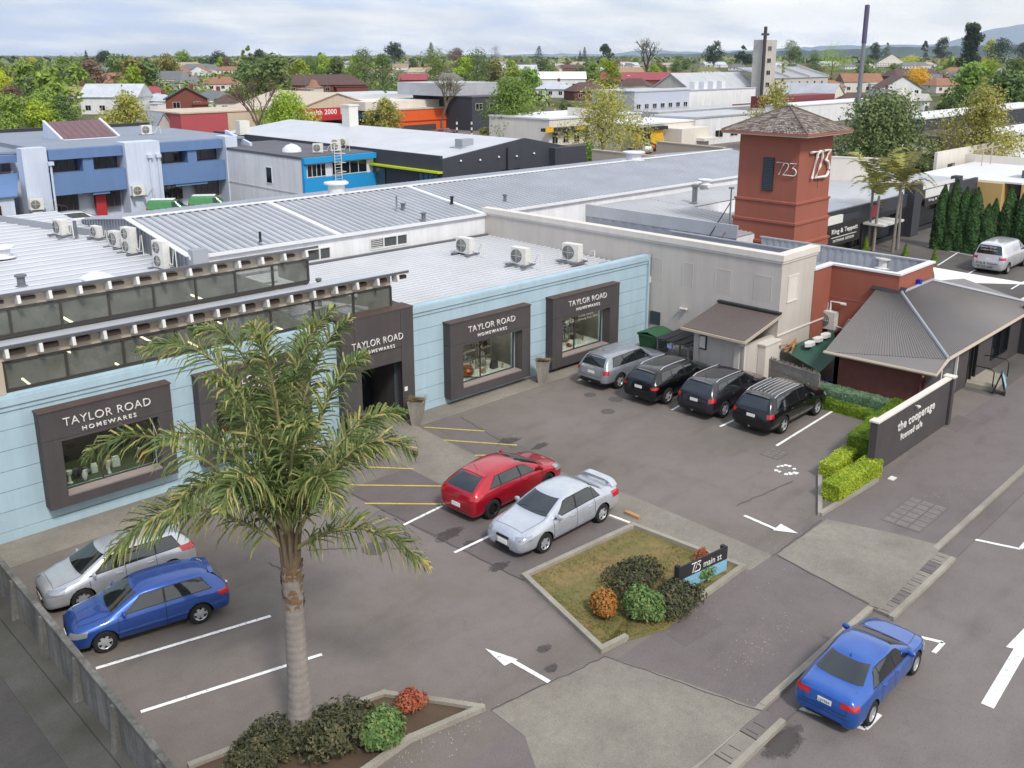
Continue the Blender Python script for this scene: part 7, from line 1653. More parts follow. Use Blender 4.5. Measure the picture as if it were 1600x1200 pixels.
# orange wall building
R, W_, H_, s_, t_ = gen_box('orange_building', 'long bright orange walled store with pale roof', 'store', 622, 736, 206, 172, 16, 'orange_wall', 'beige_metal')
MB().box(-6, W_*.9, 2, 14, H_, H_+1.6).build('upper_storey', 'cream_render', R); MB().box(W_*.05, W_*.5, -.1, 0, 0, 1.2).build('dark_base', 'charcoal', R); MB().box(0, W_, -.25, -.15, H_*.48, H_*.52).build('wall_band', 'orange_wall', R); MB().box(-8, W_, 14, 30, H_+1.2, H_+2.4).build('rear_roof', 'zinc_pale', R)
R, W_, H_, s_, t_ = gen_box('dark_building', 'dark navy two storey building beside the orange wall', 'building', 738, 800, 204, 152, 18, 'black_wall', 'grey_membrane', wn=(3, .62, .8)); MB().box(-4, W_, 4, 18, H_+.2, H_+2.6).build('upper_roof', 'zinc', R)
# health store
R, W_, H_, s_, t_ = gen_box('health_store', 'beige gabled store with a crimson health shop sign', 'store', 455, 598, 212, 148, 22, 'beige_metal', 'beige_metal', gable=3.0)
sb = MB().box(W_*.1, W_*.52, -.3, -.1, H_-4.4, H_-2.6).build('sign_board', 'red_paint', R); fit_text('Health 2000', sb, W_*.15, -.31, H_-3.8, W_*.33, .95, thin=.02)
MB().box(W_*.2, W_*.6, -1.5, 0, 2.6, 3.5).build('red_canopy', 'red_paint', R); MB().box(W_*.6, W_*1.2, -1.5, 0, 2.6, 3.5).build('blue_canopy', 'cyan_paint', R); MB().box(W_*.22, W_*1.1, -.05, 0, 0, 2.6).build('shop_glass', 'window_dark', R)
R, W_, H_, s_, t_ = gen_box('red_sided_building', 'low building with a red side wall and cream roof behind the bare tree', 'building', 285, 450, 214, 178, 14, mat('rose_wall', 'b05058', .7, .1, .5), 'beige_metal'); MB().box(W_*.42, W_, -.1, 0, 0, H_*.95).build('beige_wall', 'beige_metal', R)
R, W_, H_, s_, t_ = gen_box('grey_gabled_building', 'grey twin gabled building behind the blue office roof', 'building', 244, 272, 213, 176, 14, 'stone_grey', 'zinc_side', gable=3.); 
# bank
R, W_, H_, s_, t_ = gen_box('bank_building', 'cream bank building with yellow and black fascia behind the leafy tree', 'bank', 858, 1000, 228, 187, 14, 'cream_render', 'white_flash', wn=(9, .1, .5))
MB().box(-2, W_, -1.2, 0, H_*.58, H_*.7).build('black_fascia', 'charcoal_dark', R); MB().box(-2.2, -.4, -1.3, -1.2, H_*.56, H_*.76).box(W_*.22, W_*.3, -1.3, -1.2, H_*.58, H_*.7).build('yellow_panel', 'yellow_paint', R)
MB().add([(W_*.32, -.1, H_), (W_*.68, -.1, H_), (W_*.32, 3, H_), (W_*.68, 3, H_), (W_*.32, -.1, H_+1.6), (W_*.32, 3, H_+1.6)], [(0, 1, 4), (2, 5, 3), (0, 4, 5, 2), (1, 3, 5, 4)]).build('raked_parapet', 'cream_render', R)
fit_text('ASB', R, W_*.34, -.15, H_*.84, W_*.11, H_*.13, m='black', thin=.03)
R, W_, H_, s_, t_ = gen_box('bank_annex', 'beige annex with bright yellow entrance panel right of the leafy tree', 'bank', 992, 1082, 238, 196, 9, 'cream_render', 'white_flash')
MB().box(0, W_*.42, -.5, 0, 0, H_*.8).build('yellow_entrance', 'yellow_paint', R); MB().box(-2, W_*.45, -1.0, -.0, H_*.8, H_*.92).build('black_fascia', 'charcoal_dark', R); MB().box(W_*.05, W_*.2, -.55, -.5, .2, H_*.7).build('glass_door', 'window_dark', R); fit_text('ASB', R, W_*.78, -.06, H_*.55, W_*.2, H_*.2, m='black', thin=.03)
R, W_, H_, s_, t_ = gen_box('grey_block', 'long pale grey two storey block with small dark windows', 'building', 990, 1075, 192, 144, 12, mat('lilac_wall', 'b4b8c6', .8, .08, .4), 'zinc', wn=(7, .45, .6)); MB().box(-2, W_+25, -8, -.1, 0, H_*.42).build('front_roof', 'zinc', R)
R, W_, H_, s_, t_ = gen_box('white_block', 'big blank white walled block behind the grey block', 'building', 1073, 1178, 182, 142, 12, 'white_render', 'zinc'); MB().box(W_*.2, W_*.8, -9, -8.6, 0, H_*.5).build('red_roof_edge', 'maroon_roof', R)
for i in range(4): MB().box(W_*(.16+.13*i)-.8, W_*(.16+.13*i)+.8, 1, 2.5, H_, H_+2.0).build('roof_vent_box', 'white_flash', R)
R, W_, H_, s_, t_ = gen_box('white_workshop', 'low white workshop with small windows left of the red tower', 'workshop', 1085, 1200, 228, 185, 9, 'white_render', 'zinc', wn=(5, .25, .5)); MB().box(-8, -.5, -3, 6, 0, H_*.75).box(-4, 0, -4.5, -3, H_*.3, H_*.4).build('side_block', 'cream_render', R)
R, W_, H_, s_, t_ = gen_box('low_white_building', 'low white flat roofed building right of the pole', 'building', 1240, 1412, 195, 166, 7, 'white_render', 'white_flash'); MB().box(W_*.1, W_*.6, 8, 14, H_-1, H_+1.5).build('maroon_roof', 'maroon_roof', R)
R, W_, H_, s_, t_ = gen_box('dark_long_building', 'long dark building with white roof edge behind the yellow green tree', 'building', 1440, 1640, 232, 186, 7, 'black_wall', 'white_flash'); MB().box(-10, W_*.4, -7, -.2, 0, H_*.62).build('brown_clad_wall', mat('brown_boards', '5e5048', .8, .2, 1, streak=.3), R)
R, W_, H_, s_, t_ = gen_box('blue_fascia_shop', 'dark shop with blue fascia at the right edge', 'shop', 1572, 1700, 275, 212, 5, 'black_wall', 'white_flash'); MB().box(.5, W_, -.4, 0, H_*.72, H_*.92).build('blue_fascia', 'cyan_paint', R)
# verandah cottage
R, W_, H_, s_, t_ = gen_box('verandah_cottage', 'dark verandah cottage half hidden between the round tree and the yellow green tree', 'cottage', 1412, 1475, 290, 235, 8, 'charcoal_dark', 'stone_grey', gable=2.0)
q = MB()
for i in range(7): x = -2+i*1.6; q.box(x-.08, x+.08, -2.2, -2.05, 0, H_*.6)
q.box(-2.2, W_+2, -2.25, -2.0, H_*.2, H_*.24).box(-2.2, W_+2, -2.3, 0, H_*.6, H_*.64)
for i in range(30): x = -2+i*.33; q.box(x-.02, x+.02, -2.16, -2.1, 0, H_*.2)
q.build('verandah', 'charcoal_dark', R)
# ---- church
def church():
    s0, t0 = G(1198, 165); R = thing('church', 'grey stone church with square tower, tall cross and lancet windows', 'church', (s0, t0, -.1)); X = lambda px: PT(px, 165, (0, t0, 0), (0, 1, 0)).x-s0
    H = ZT(s0, t0, 122); w = X(1290); e = 11
    MB().box(0, w, 0, e, 0, H).build('wall', 'stone_grey', R)
    for i in range(3):
        a, b = w*i/3, w*(i+1)/3; MB().slab([(a, -.2, H), (b, -.2, H), (b, e, H+3), (a, e, H+3)], .3).build('roof', 'zinc_side', R); MB().add([(b-.4, -.3, H-.3), (b, -.3, H-.3), (b, e, H-.3), (b-.4, e, H-.3), (b-.4, -.3, H+.5), (b, -.3, H+.5), (b, e, H+3.8), (b-.4, e, H+3.8)], [(0, 3, 2, 1), (4, 5, 6, 7), (0, 1, 5, 4), (1, 2, 6, 5), (2, 3, 7, 6), (3, 0, 4, 7)]).build('parapet', 'stone_grey', R)
    wins(R, ('y', -.03), [(w*(.1+.13*i), w*(.1+.13*i)+.9, H*.35, H*.85) for i in range(7)], None, 'window_dark', 'stone_grey', 1)
    nl = X(1094); H2 = H*.72; MB().box(nl, 0, 4, 16, 0, H2).add([(nl, 4, H2), (nl, 16, H2), (nl, 10, H2+4)], [(0, 2, 1)]).build('nave_wall', 'stone_grey', R); MB().slab([(nl-.3, 3.6, H2), (0, 3.6, H2), (0, 10, H2+4), (nl-.3, 10, H2+4)], .25).slab([(nl-.3, 16.4, H2), (0, 16.4, H2), (0, 10, H2+4), (nl-.3, 10, H2+4)], .25).build('nave_roof', 'zinc', R)
    wins(R, ('y', 3.97), [(nl*(.7-.22*i), nl*(.7-.22*i)+1.5, H2*.3, H2*.6) for i in range(3)], None, 'window_dark', 'stone_grey', 2)
    x0, x1 = X(1179), X(1200); T = ZT(s0, t0, 62); MB().box(x0, x1, -1.5, 1.6, 0, T).build('bell_tower', 'stone_grey', R)
    wins(R, ('y', -1.53), [(x0+(x1-x0)*.35, x0+(x1-x0)*.62, T*k, T*k+1.2) for k in (.3, .48, .66, .84)], None, 'window_dark', 'stone_grey', 2)
    cx = X(1178); TC = ZT(s0, t0, 42); q = MB().box(cx-.35, cx+.35, -2.5, -1.8, 0, TC).box(cx-1.7, cx+1.7, -2.4, -1.9, TC-2.4, TC-1.8); q.build('cross', 'charcoal', R)
church()
R, W_, H_, s_, t_ = gen_box('church_hall', 'white gabled church hall right of the church', 'hall', 1288, 1325, 178, 132, 16, 'cream_render', 'zinc', gable=5., wn=(2, .1, .3))
# monopole
s, t = G(1336, 215); R = thing('mast', 'very tall slim grey telecom mast with dark purple antenna shroud', 'mast', (s, t, 0)); zt = ZT(s, t, 8); zm = ZT(s, t, 66)
MB().lathe([(.5, 0), (.34, zm)], (0, 0, 0), 'z', 14).build('pole', 'steel', R, True); MB().lathe([(.42, zm-.2), (.42, zt), (.1, zt+.1)], (0, 0, 0), 'z', 14).build('antenna_shroud', mat('shroud_purple', '5a5470', .6, .1), R, True)
# villa
s, t = G(1418, 187); R = thing('villa', 'white weatherboard villa with bay window and grey hip roof', 'house', (s, t, -.1)); H = 4.2
MB().box(0, 11, 0, 9, 0, H).box(4.5, 7.5, -1.6, 0, 0, H).build('wall', 'white_render', R)
MB().add([(-.5, -.5, H), (11.5, -.5, H), (11.5, 9.5, H), (-.5, 9.5, H), (3.5, 4.5, H+2.6), (8, 4.5, H+2.6)], [(0, 3, 2, 1), (0, 1, 5, 4), (1, 2, 5), (2, 3, 4, 5), (3, 0, 4)]).add([(4, -2.0, H), (8, -2.0, H), (8, 3, H), (4, 3, H), (6, -1.8, H+1.6), (6, 3, H+1.6)], [(0, 1, 4), (0, 4, 5, 3), (1, 2, 5, 4)]).build('roof', 'stone_grey', R)
wins(R, ('y', -1.62), [(4.9, 7.1, 1.1, 3)], None, 'window_dark', 'soft_white', 3); wins(R, ('y', -.02), [(1, 2.2, .6, 3), (8.6, 10, 1.2, 3)], None, 'window_dark', 'soft_white', 2)
# ---- houses of the suburb
def house(px, py, wpx, wall, roof, label, hip=True, two=False, gable_front=False, rot=None, chim=False, h=None):
    s, t = G(px, py); _, _, zc = PRJ(s, t, 0); w = wpx*zc/CF; w = max(7, min(w, 40)); d = min(10, w*.7)
    rz = RAD(-45)+(rot if rot is not None else random.choice((0, .35, -.4, .75))); R = thing('house', label, 'house', (s, t, -.1), rz, 'houses of the suburb beyond the shops')
    H = (h or (5.4 if two else 2.9))
    rh = d*.32
    MB().box(-w/2, w/2, 0, d, 0, H).build('wall', wall, R); e = .45
    if gable_front: rf = MB().slab([(-w/2-e, -e, H-.1), (0, -e, H+w*.3), (0, d+e, H+w*.3), (-w/2-e, d+e, H-.1)], .12).slab([(0, -e, H+w*.3), (w/2+e, -e, H-.1), (w/2+e, d+e, H-.1), (0, d+e, H+w*.3)], .12); MB().add([(-w/2, .01, H), (w/2, .01, H), (0, .01, H+w*.29)], [(0, 1, 2)]).build('gable', wall, R)
    else:
        k = d*.45 if hip else .0
        rf = MB().add([(-w/2-e, -e, H), (w/2+e, -e, H), (w/2+e, d+e, H), (-w/2-e, d+e, H), (-w/2-e+k, d/2, H+rh), (w/2+e-k, d/2, H+rh)], [(0, 3, 2, 1), (0, 1, 5, 4), (1, 2, 5), (2, 3, 4, 5), (3, 0, 4)])
    r = rf.build('roof', roof, R)
    if chim: MB().box(w*.1, w*.1+.8, d*.5, d*.5+.7, H+rh*.4, H+rh+1.1).build('chimney', 'brick_red', r)
    n = max(2, int(w/3.5)); rr = []
    for i in range(n):
        c = -w/2+w*(i+.5)/n; rr.append((c-.7, c+.7, 1.0, 2.2))
        if two: rr.append((c-.7, c+.7, 3.6, 4.8))
    wins(R, ('y', -.02), rr, None, 'window_dark', 'soft_white', 2)
    if random.random() < .7: MB().box(w*.15, w*.5, -2.2, 0, 0, H*.8).box(w*.13, w*.52, -2.5, 0, H*.8, H*.86).build('porch', wall, R)
for nm, c in (('roof_terra', '9c7058'), ('roof_red', 'a04e56'), ('roof_brown', '5f4844'), ('roof_grey', '77797c'), ('roof_tan', 'a58a72'), ('roof_dark', '45464a'), ('roof_green', '9db3a0'), ('roof_pale', 'c9ced6'), ('roof_cream', 'b7a893')): mat(nm, c, .75, .22, .5, streak=.1)
HS = [((70, 130), 30, 'white_render', 'roof_grey', 'grey roofed house at the far left among yellow trees', 1), ((112, 165), 60, 'cream_render', 'roof_tan', 'tan roofed house behind the big dark tree on the left', 0),
 ((172, 178), 88, 'white_render', 'roof_pale', 'long house with pale blue white roof left of the yellow green tree', 2), ((165, 160), 34, 'cream_render', 'white_flash', 'cream gabled house with white roof edge', 3), ((238, 158), 38, 'cream_render', 'roof_red', 'red roofed house right of the yellow green tree', 0), ((240, 175), 44, 'white_render', 'roof_pale', 'white roofed house beside the dark brick gable', 0),
 ((295, 195), 62, 'brick_red', 'roof_dark', 'large brick house with dark gabled roof and white bargeboards', 4), ((310, 118), 30, 'white_render', 'roof_terra', 'orange roofed house with steep white gables', 5), ((340, 142), 34, 'cream_render', 'roof_terra', 'orange roofed bungalow near the bare tree', 0), ((300, 140), 40, 'cream_render', 'roof_grey', 'grey roofed bungalow left of the orange roofed one', 0),
 ((322, 172), 58, 'white_render', 'roof_grey', 'grey steep roofed house with white chimney', 6), ((365, 178), 50, 'cream_render', 'roof_brown', 'brown roofed house behind the bare tree', 0), ((645, 140), 42, 'roof_red', 'roof_red', 'big crimson roofed hall in front of dark trees', 2), ((777, 104), 26, 'white_render', 'roof_tan', 'white gabled house on the skyline', 5),
 ((878, 138), 74, 'white_render', 'white_flash', 'large white roofed hall among grey green trees', 2), ((860, 152), 50, 'white_render', 'roof_pale', 'pale blue roofed house in front of the white hall', 0), ((925, 156), 60, 'brown_brick', 'roof_brown', 'long brown roofed house behind the leafy tree', 0), ((985, 162), 50, 'cream_render', 'roof_brown', 'cream two storey flats with brown roof', 7), ((1010, 140), 150, 'brick_red', 'roof_red', 'very long low school block with red roof', 2),
 ((870, 108), 26, 'white_render', 'roof_pale', 'pale grey roofed house near the skyline, above the white hall', 0), ((855, 102), 18, 'cream_render', 'roof_terra', 'small orange roofed house near the skyline', 0), ((1108, 116), 36, 'cream_render', 'leaf_olive', 'cream house with mossy green gabled roof', 0), ((1150, 110), 24, 'white_render', 'roof_grey', 'small white house left of the church tower', 0),
 ((1310, 148), 46, 'cream_render', 'roof_terra', 'orange roofed house behind the church hall', 0), ((1348, 144), 60, 'cream_render', 'roof_terra', 'wide orange tiled house crossed by the mast', 2), ((1408, 150), 62, 'white_render', 'roof_brown', 'maroon roofed house with white gable end', 3), ((1375, 165), 44, 'stone_grey', 'roof_grey', 'grey flat fronted house left of the villa', 0), ((1340, 180), 62, 'cream_render', 'roof_brown', 'brown roofed house behind the low white building', 0), ((1392, 182), 44, 'cream_render', 'roof_brown', 'brown roofed house just left of the villa', 0),
 ((1392, 104), 52, 'cream_render', 'roof_dark', 'large cream house with several dark steep gables', 8), ((1432, 112), 56, 'white_render', 'roof_grey', 'long two storey grey house with white balcony', 7), ((1498, 118), 40, 'cream_render', 'roof_terra', 'orange roofed house below the tall pine', 0), ((1482, 145), 50, 'cream_render', 'roof_terra', 'wide faded orange roofed house between street lamps', 0), ((1510, 128), 44, 'white_render', 'roof_grey', 'silver grey roofed house with skylights', 0),
 ((1572, 142), 40, 'white_render', 'roof_brown', 'maroon roofed house with white gable near the right edge', 3), ((1588, 122), 40, 'brick_red', 'roof_pale', 'steep pale grey roofed house at the right edge', 5), ((1545, 172), 60, 'white_render', 'roof_green', 'pale green roofed house behind the yellow green tree', 0), ((1455, 86+18), 30, 'cream_render', 'roof_cream', 'low cream house beneath the tall pine', 0), ((1460, 130), 26, 'white_render', 'roof_grey', 'small grey roofed cottage right of the golden tree', 0), ((1560, 158), 34, 'white_render', 'roof_tan', 'white house with tan roof at right', 0),
 ((590, 120), 22, 'white_render', 'roof_cream', 'small cream house among the trees at centre', 0), ((530, 112), 20, 'white_render', 'roof_terra', 'small orange roofed house left of centre', 0), ((705, 132), 40, 'cream_render', 'roof_grey', 'grey roofed house behind the second bare tree', 0), ((1260, 125), 30, 'white_render', 'roof_brown', 'brown roofed house right of the church tower', 0), ((30, 108), 26, 'white_render', 'roof_brown', 'brown roofed house at the far left skyline', 0), ((1330, 108), 24, 'white_render', 'roof_grey', 'grey roofed house near the skyline left of the mast', 0), ((1215, 118), 26, 'cream_render', 'roof_tan', 'tan roofed house right behind the church', 0), ((450, 108), 22, 'white_render', 'roof_cream', 'cream roofed house near the poplar', 0)]
for p, w, wl, rf, lb, st_ in HS:
    house(*p, w, wl, rf, lb, hip=st_ in (0, 7, 1, 6), two=st_ in (7, 8, 4), gable_front=st_ in (5, 3, 4, 8), rot=0 if st_ in (2, 5, 3) else None, chim=st_ in (0, 6, 4), h=4.2 if st_ == 2 else None)
# more roofs of the suburb, copies of six small houses
random.seed(99); protos = []
for i, (wl, rf, hip) in enumerate((('cream_render', 'roof_grey', 1), ('white_render', 'roof_pale', 0), ('cream_render', 'roof_terra', 1), ('brick_red', 'roof_brown', 1), ('white_render', 'roof_tan', 0), ('cream_render', 'roof_cream', 1))):
    nm = ('grey roofed', 'pale roofed', 'orange roofed', 'brick walled brown roofed', 'white walled tan roofed', 'cream roofed')[i]; lb = nm+' bungalow among the trees of the suburb'; n0 = len(bpy.data.objects)
    house(random.uniform(0, 1600), random.uniform(103, 112), 34, wl, rf, lb, hip=bool(hip), rot=random.random()); protos.append([o for o in bpy.data.objects if o.get('label') == lb][0]); protos[-1]['group'] = nm+' bungalows'
for i in range(75):
    py = random.choice((random.uniform(97, 106), random.uniform(101, 122), random.uniform(110, 150))); px = random.uniform(-20, 1620)
    if 600 < px < 1300 and py > 122: continue
    s, t = G(px, py); p = random.choice(protos); dup(p, (s, t, -.1), RAD(-45)+random.choice((0, .4, -.5, 1.2)), random.uniform(.9, 1.25), p['label'], p['group'])
# far white sheds near the skyline
for i, (px, w) in enumerate(((180, 60), (520, 50), (560, 60))):
    s, t = G(px, 97); o = MB((s, t, -.1), RAD(-45)).box(-w*.8, w*.8, 0, 60, 0, 9).build('warehouse', 'white_render'); tag(o, ('long white shed roof on the far left skyline', 'white shed on the skyline right of the poplar', 'white shed on the skyline near the pine')[i], 'warehouse')
# street lamps
def lamp(px, pyb, pyt, label, flip=1):
    s, t = G(px, pyb); H = ZT(s, t, pyt); R = thing('street_lamp', label, 'street lamp', (s, t, 0), RAD(-45), 'street lamps'); k = H*.16*flip
    MB().tube([(0, 0, 0), (0, 0, H*.78), (k*.25, 0, H*.92), (k, 0, H)], [.13, .1, .08, .06], 7).build('pole', 'steel', R, True); MB().box(min(k, k*1.45), max(k, k*1.45), -.14, .14, H-.08, H+.06).build('lamp_head', 'soft_white', R)
for a in ((1503, 180, 117, 'street lamp behind the yellow green tree, taller of the pair on the right', 1), (1530, 150, 113, 'street lamp curving left near the right edge', -1), (969, 178, 118, 'street lamp above the red roofed school', 1), (478, 150, 115, 'street lamp left of the willow skyline', -1), (512, 150, 115, 'street lamp facing right near the centre left', 1), (107, 140, 108, 'street lamp near the big dark tree at far left', -1), (127, 140, 108, 'street lamp facing right beside the far left one', 1),
          (853, 188, 156, 'street lamp in front of the cream flats', -1), (820, 222, 178, 'street lamp leaning left over the side street', -1), (826, 222, 178, 'street lamp leaning right over the side street', 1), (1037, 222, 192, 'street lamp in front of the bank annex', 1), (730, 140, 116, 'street lamp among the trees at centre', 1), (915, 175, 124, 'slim street lamp behind the leafy tree', 1)): lamp(*a)
# striped bollards by the orange wall
for i, px in enumerate((714, 737, 777, 803)):
    s, t = G(px, 212); q = MB()
    for k in range(6): q.lathe([(.16, k*.5), (.16, k*.5+.5)], (0, 0, 0), 'z', 10, k % 2)
    o = q.build('striped_pole', ['white_ware', 'charcoal_dark'], None, False, (s, t, 0)); tag(o, ('striped crossing pole in front of the orange wall, leftmost', 'striped crossing pole at the end of the orange wall', 'striped crossing pole by the dark red car', 'striped crossing pole right of the dark red car')[i], 'crossing pole')
# ------------------------------------------------------------------ trees of the suburb
def place(px, pyb, pyt, wpx):
    s, t = G(px, pyb); zc = PRJ(s, t, 0)[2]; return (s, t, -.15), ZT(s, t, pyt)+.15, wpx*zc/CF
def ntree(px, pyb, pyt, wpx, leafm, shape, label, n=2600, leaf=.16, seed=1, clumps=40, low=.2, kind='broadleaf_tree', **k):
    loc, h, w = place(px, pyb, pyt, wpx); return make_tree(kind, label, loc, h, w*1.28, leafm, shape, n, leaf, seed, clumps, low, 'trees standing among the nearer buildings', **k)
ntree(940, 243, 150, 128, 'leaf_spring', 'dome', 'large airy yellow green tree in front of the cream bank', 9000, .17, 11, 60, .14, inner=.6)
ntree(1525, 288, 150, 150, 'leaf_spring', 'flame', 'tall ragged yellow green tree behind the cypress row', 11000, .16, 12, 70, .05, inner=.6)
ntree(1518, 284, 118, 46, 'leaf_spring', 'spire', 'narrow leading spire tree rising behind the ragged yellow green one', 1800, .16, 13, 26, .3, inner=.5)
ntree(1208, 232, 140, 90, 'leaf_spring', 'flame', 'yellow green tree hidden behind the shingled tower roof', 4500, .2, 14, 40, .1, inner=.6)
ntree(1216, 222, 98, 26, 'leaf_spring', 'spire', 'thin yellow green leader tree in front of the church', 900, .2, 15, 20, .2, inner=.6)
ntree(1372, 292, 166, 150, 'leaf_round', 'dome', 'broad dense dark green tree behind the red tower', 17000, .2, 16, 80, .05)
ntree(452, 222, 158, 84, 'leaf_bright', 'dome', 'fresh green willow in front of the health store', 6000, .22, 17, 50, .05)
ntree(205, 232, 152, 90, 'leaf_spring', 'flame', 'yellow green tree behind the blue office rooflight', 6500, .2, 18, 50, .08, inner=.4)
ntree(200, 230, 124, 24, 'leaf_spring', 'spire', 'thin leader of the yellow green tree behind the office', 900, .2, 19, 20, .2, inner=.4)
ntree(800, 218, 130, 80, 'leaf_mid', 'dome', 'leafy green tree beside the dark navy building', 6000, .24, 20, 50, .12, inner=.3)
ntree(602, 210, 158, 62, 'leaf_spring', 'flame', 'yellow green tree at the left end of the orange wall', 3200, .22, 21, 36, .1, inner=.3)
ntree(603, 205, 138, 20, 'leaf_mid', 'spire', 'slim pointed tree above the orange store roof', 700, .22, 22, 18, .2)
for i, (px, b, t, w, m, lb) in enumerate(((18, 222, 158, 70, 'leaf_mid', 'dense green tree at the lower left behind the office'), (62, 220, 165, 60, 'leaf_bright', 'bright green tree left of the red rooflight'), (90, 218, 178, 40, 'leaf_mid', 'small green tree just left of the red rooflight'), (66, 196, 148, 40, 'leaf_mid', 'round green tree above the hedge mass at left'),
        (98, 195, 152, 40, 'leaf_dark', 'dark green tree left of the pale roofed long house'), (6, 178, 112, 50, 'leaf_lime', 'lime green tree cut by the left frame edge'), (22, 190, 138, 52, 'leaf_brown', 'brown bare crowned tree at the left edge'), (35, 150, 120, 30, 'leaf_brown', 'purple brown round tree behind the lime tree'), (63, 152, 100, 44, 'leaf_bluegreen', 'big dark blue green tree at upper left'), (128, 128, 92, 48, 'leaf_dark', 'broad dark tree under the skyline pine at left'),
        (570, 140, 86, 62, 'leaf_dark', 'broad dark green tree left of the crimson hall'), (600, 150, 92, 50, 'leaf_bluegreen', 'dark bluish tree touching the crimson hall'), (680, 130, 84, 72, 'leaf_mid', 'wide mid green tree behind the second bare tree'), (745, 135, 84, 62, 'leaf_dark', 'dark tree at centre right of the wide green one'), (1232, 118, 66, 42, 'leaf_dark', 'large dark green tree right of the church tower'), (1300, 118, 74, 52, 'leaf_bright', 'bright green tree between church and mast'),
        (1272, 122, 86, 34, 'leaf_bluegreen', 'dark round tree below the bright green one'), (1545, 145, 100, 50, 'leaf_bright', 'bright green round tree near the right street lamps'), (1434, 135, 109, 46, 'leaf_gold', 'golden yellow tree at right'), (1422, 108, 90, 40, 'leaf_lime', 'flat lime tree by the balconied house'), (1486, 108, 92, 36, 'leaf_lime', 'flat lime tree right of the tall pine base'), (1537, 110, 94, 40, 'leaf_lime', 'flat lime tree near the right edge'),
        (52, 112, 92, 26, 'leaf_lime', 'lime and yellow tree at far left skyline'), (885, 176, 164, 14, 'leaf_gold', 'small bright yellow bush beside the bank'), (487, 130, 90, 44, 'leaf_dark', 'dark wide tree left of centre skyline'), (860, 135, 104, 34, 'leaf_bluegreen', 'grey green round tree beside the white hall'), (883, 205, 160, 30, 'leaf_bluegreen', 'dark conical shrub tree left of the bank'), (1478, 200, 155, 40, 'leaf_dark', 'dark green tree right of the white villa'), (950, 150, 100, 46, 'leaf_bright', 'fresh green round tree above the leafy bank tree'))):
    ntree(px, b, t, w*.85, m, 'dome' if i % 3 else 'round', lb, 3400 if b > 160 else 2200, .24 if b > 160 else .4, 40+i, 34, .1)
# bare trees
for px, b, t, sd, lb, rr in ((405, 226, 118, 3, 'large bare brown tree in front of the red sided building', .4), (690, 212, 110, 8, 'large bare brown tree in front of the orange wall', .4)):
    loc, h, w = place(px, b, t, 90); bare_tree('bare_tree', lb, loc, h, sd, 6, 'bark', .5, 'leaf_olive', 1800, .09, r0=.3)
loc, h, w = place(1010, 128, 58, 50); bare_tree('bare_tree', 'big leafless tree standing on the skyline at centre right', loc, h, 21, 5, 'bark', .62, r0=1.0)
loc, h, w = place(775, 104, 70, 40); bare_tree('bare_tree', 'small leafless tree on the skyline at centre', loc, h, 5, 5, 'bark', .62, r0=.6)
# skyline specials
def conifer(px, b, t, w, label, seed, m='leaf_pine', tiers=11):
    loc, h, wd = place(px, b, t, w); R = thing('conifer_tree', label, 'tree', loc, 0); g = random.Random(seed); MB().tube([(0, 0, 0), (0, 0, h)], [h*.018, h*.003], 6).build('trunk', 'bark', R); vs = []; fs = []
    for i in range(tiers):
        z = h*(.18+.8*i/tiers); r = wd/2*(1-i/tiers)**.8
        for j in range(7):
            a = 2*pi*j/7+g.random()*.5
            for k in range(22): q = r*(g.random()**.6); leafquads(vs, fs, Vector((cos(a)*q, sin(a)*q, z+q*.12+g.gauss(0, .012)*h)), Vector((0, 0, 1)), h*.022, g)
    MB().add(vs, fs).build('crown', m, R)
for a in ((137, 108, 77, 12, 'thin tiered pine on the left skyline', 1), (674, 104, 64, 20, 'tall tiered pine on the skyline left of centre', 2), (913, 100, 72, 12, 'taller of two small tiered pines on the centre skyline', 3), (906, 100, 78, 9, 'shorter of two small tiered pines on the centre skyline', 4), (842, 104, 70, 24, 'ragged dark pine on the skyline at centre', 5)): conifer(*a)
def sky(px, b, t, w, m, shape, lb, n=1900, leaf=1.0, sd=1, clumps=22, low=.3): 
    loc, h, wd = place(px, b, t, w); make_tree('skyline_tree', lb, loc, h, wd*1.25, m, shape, n, leaf, sd, clumps, low, 'trees breaking the skyline')
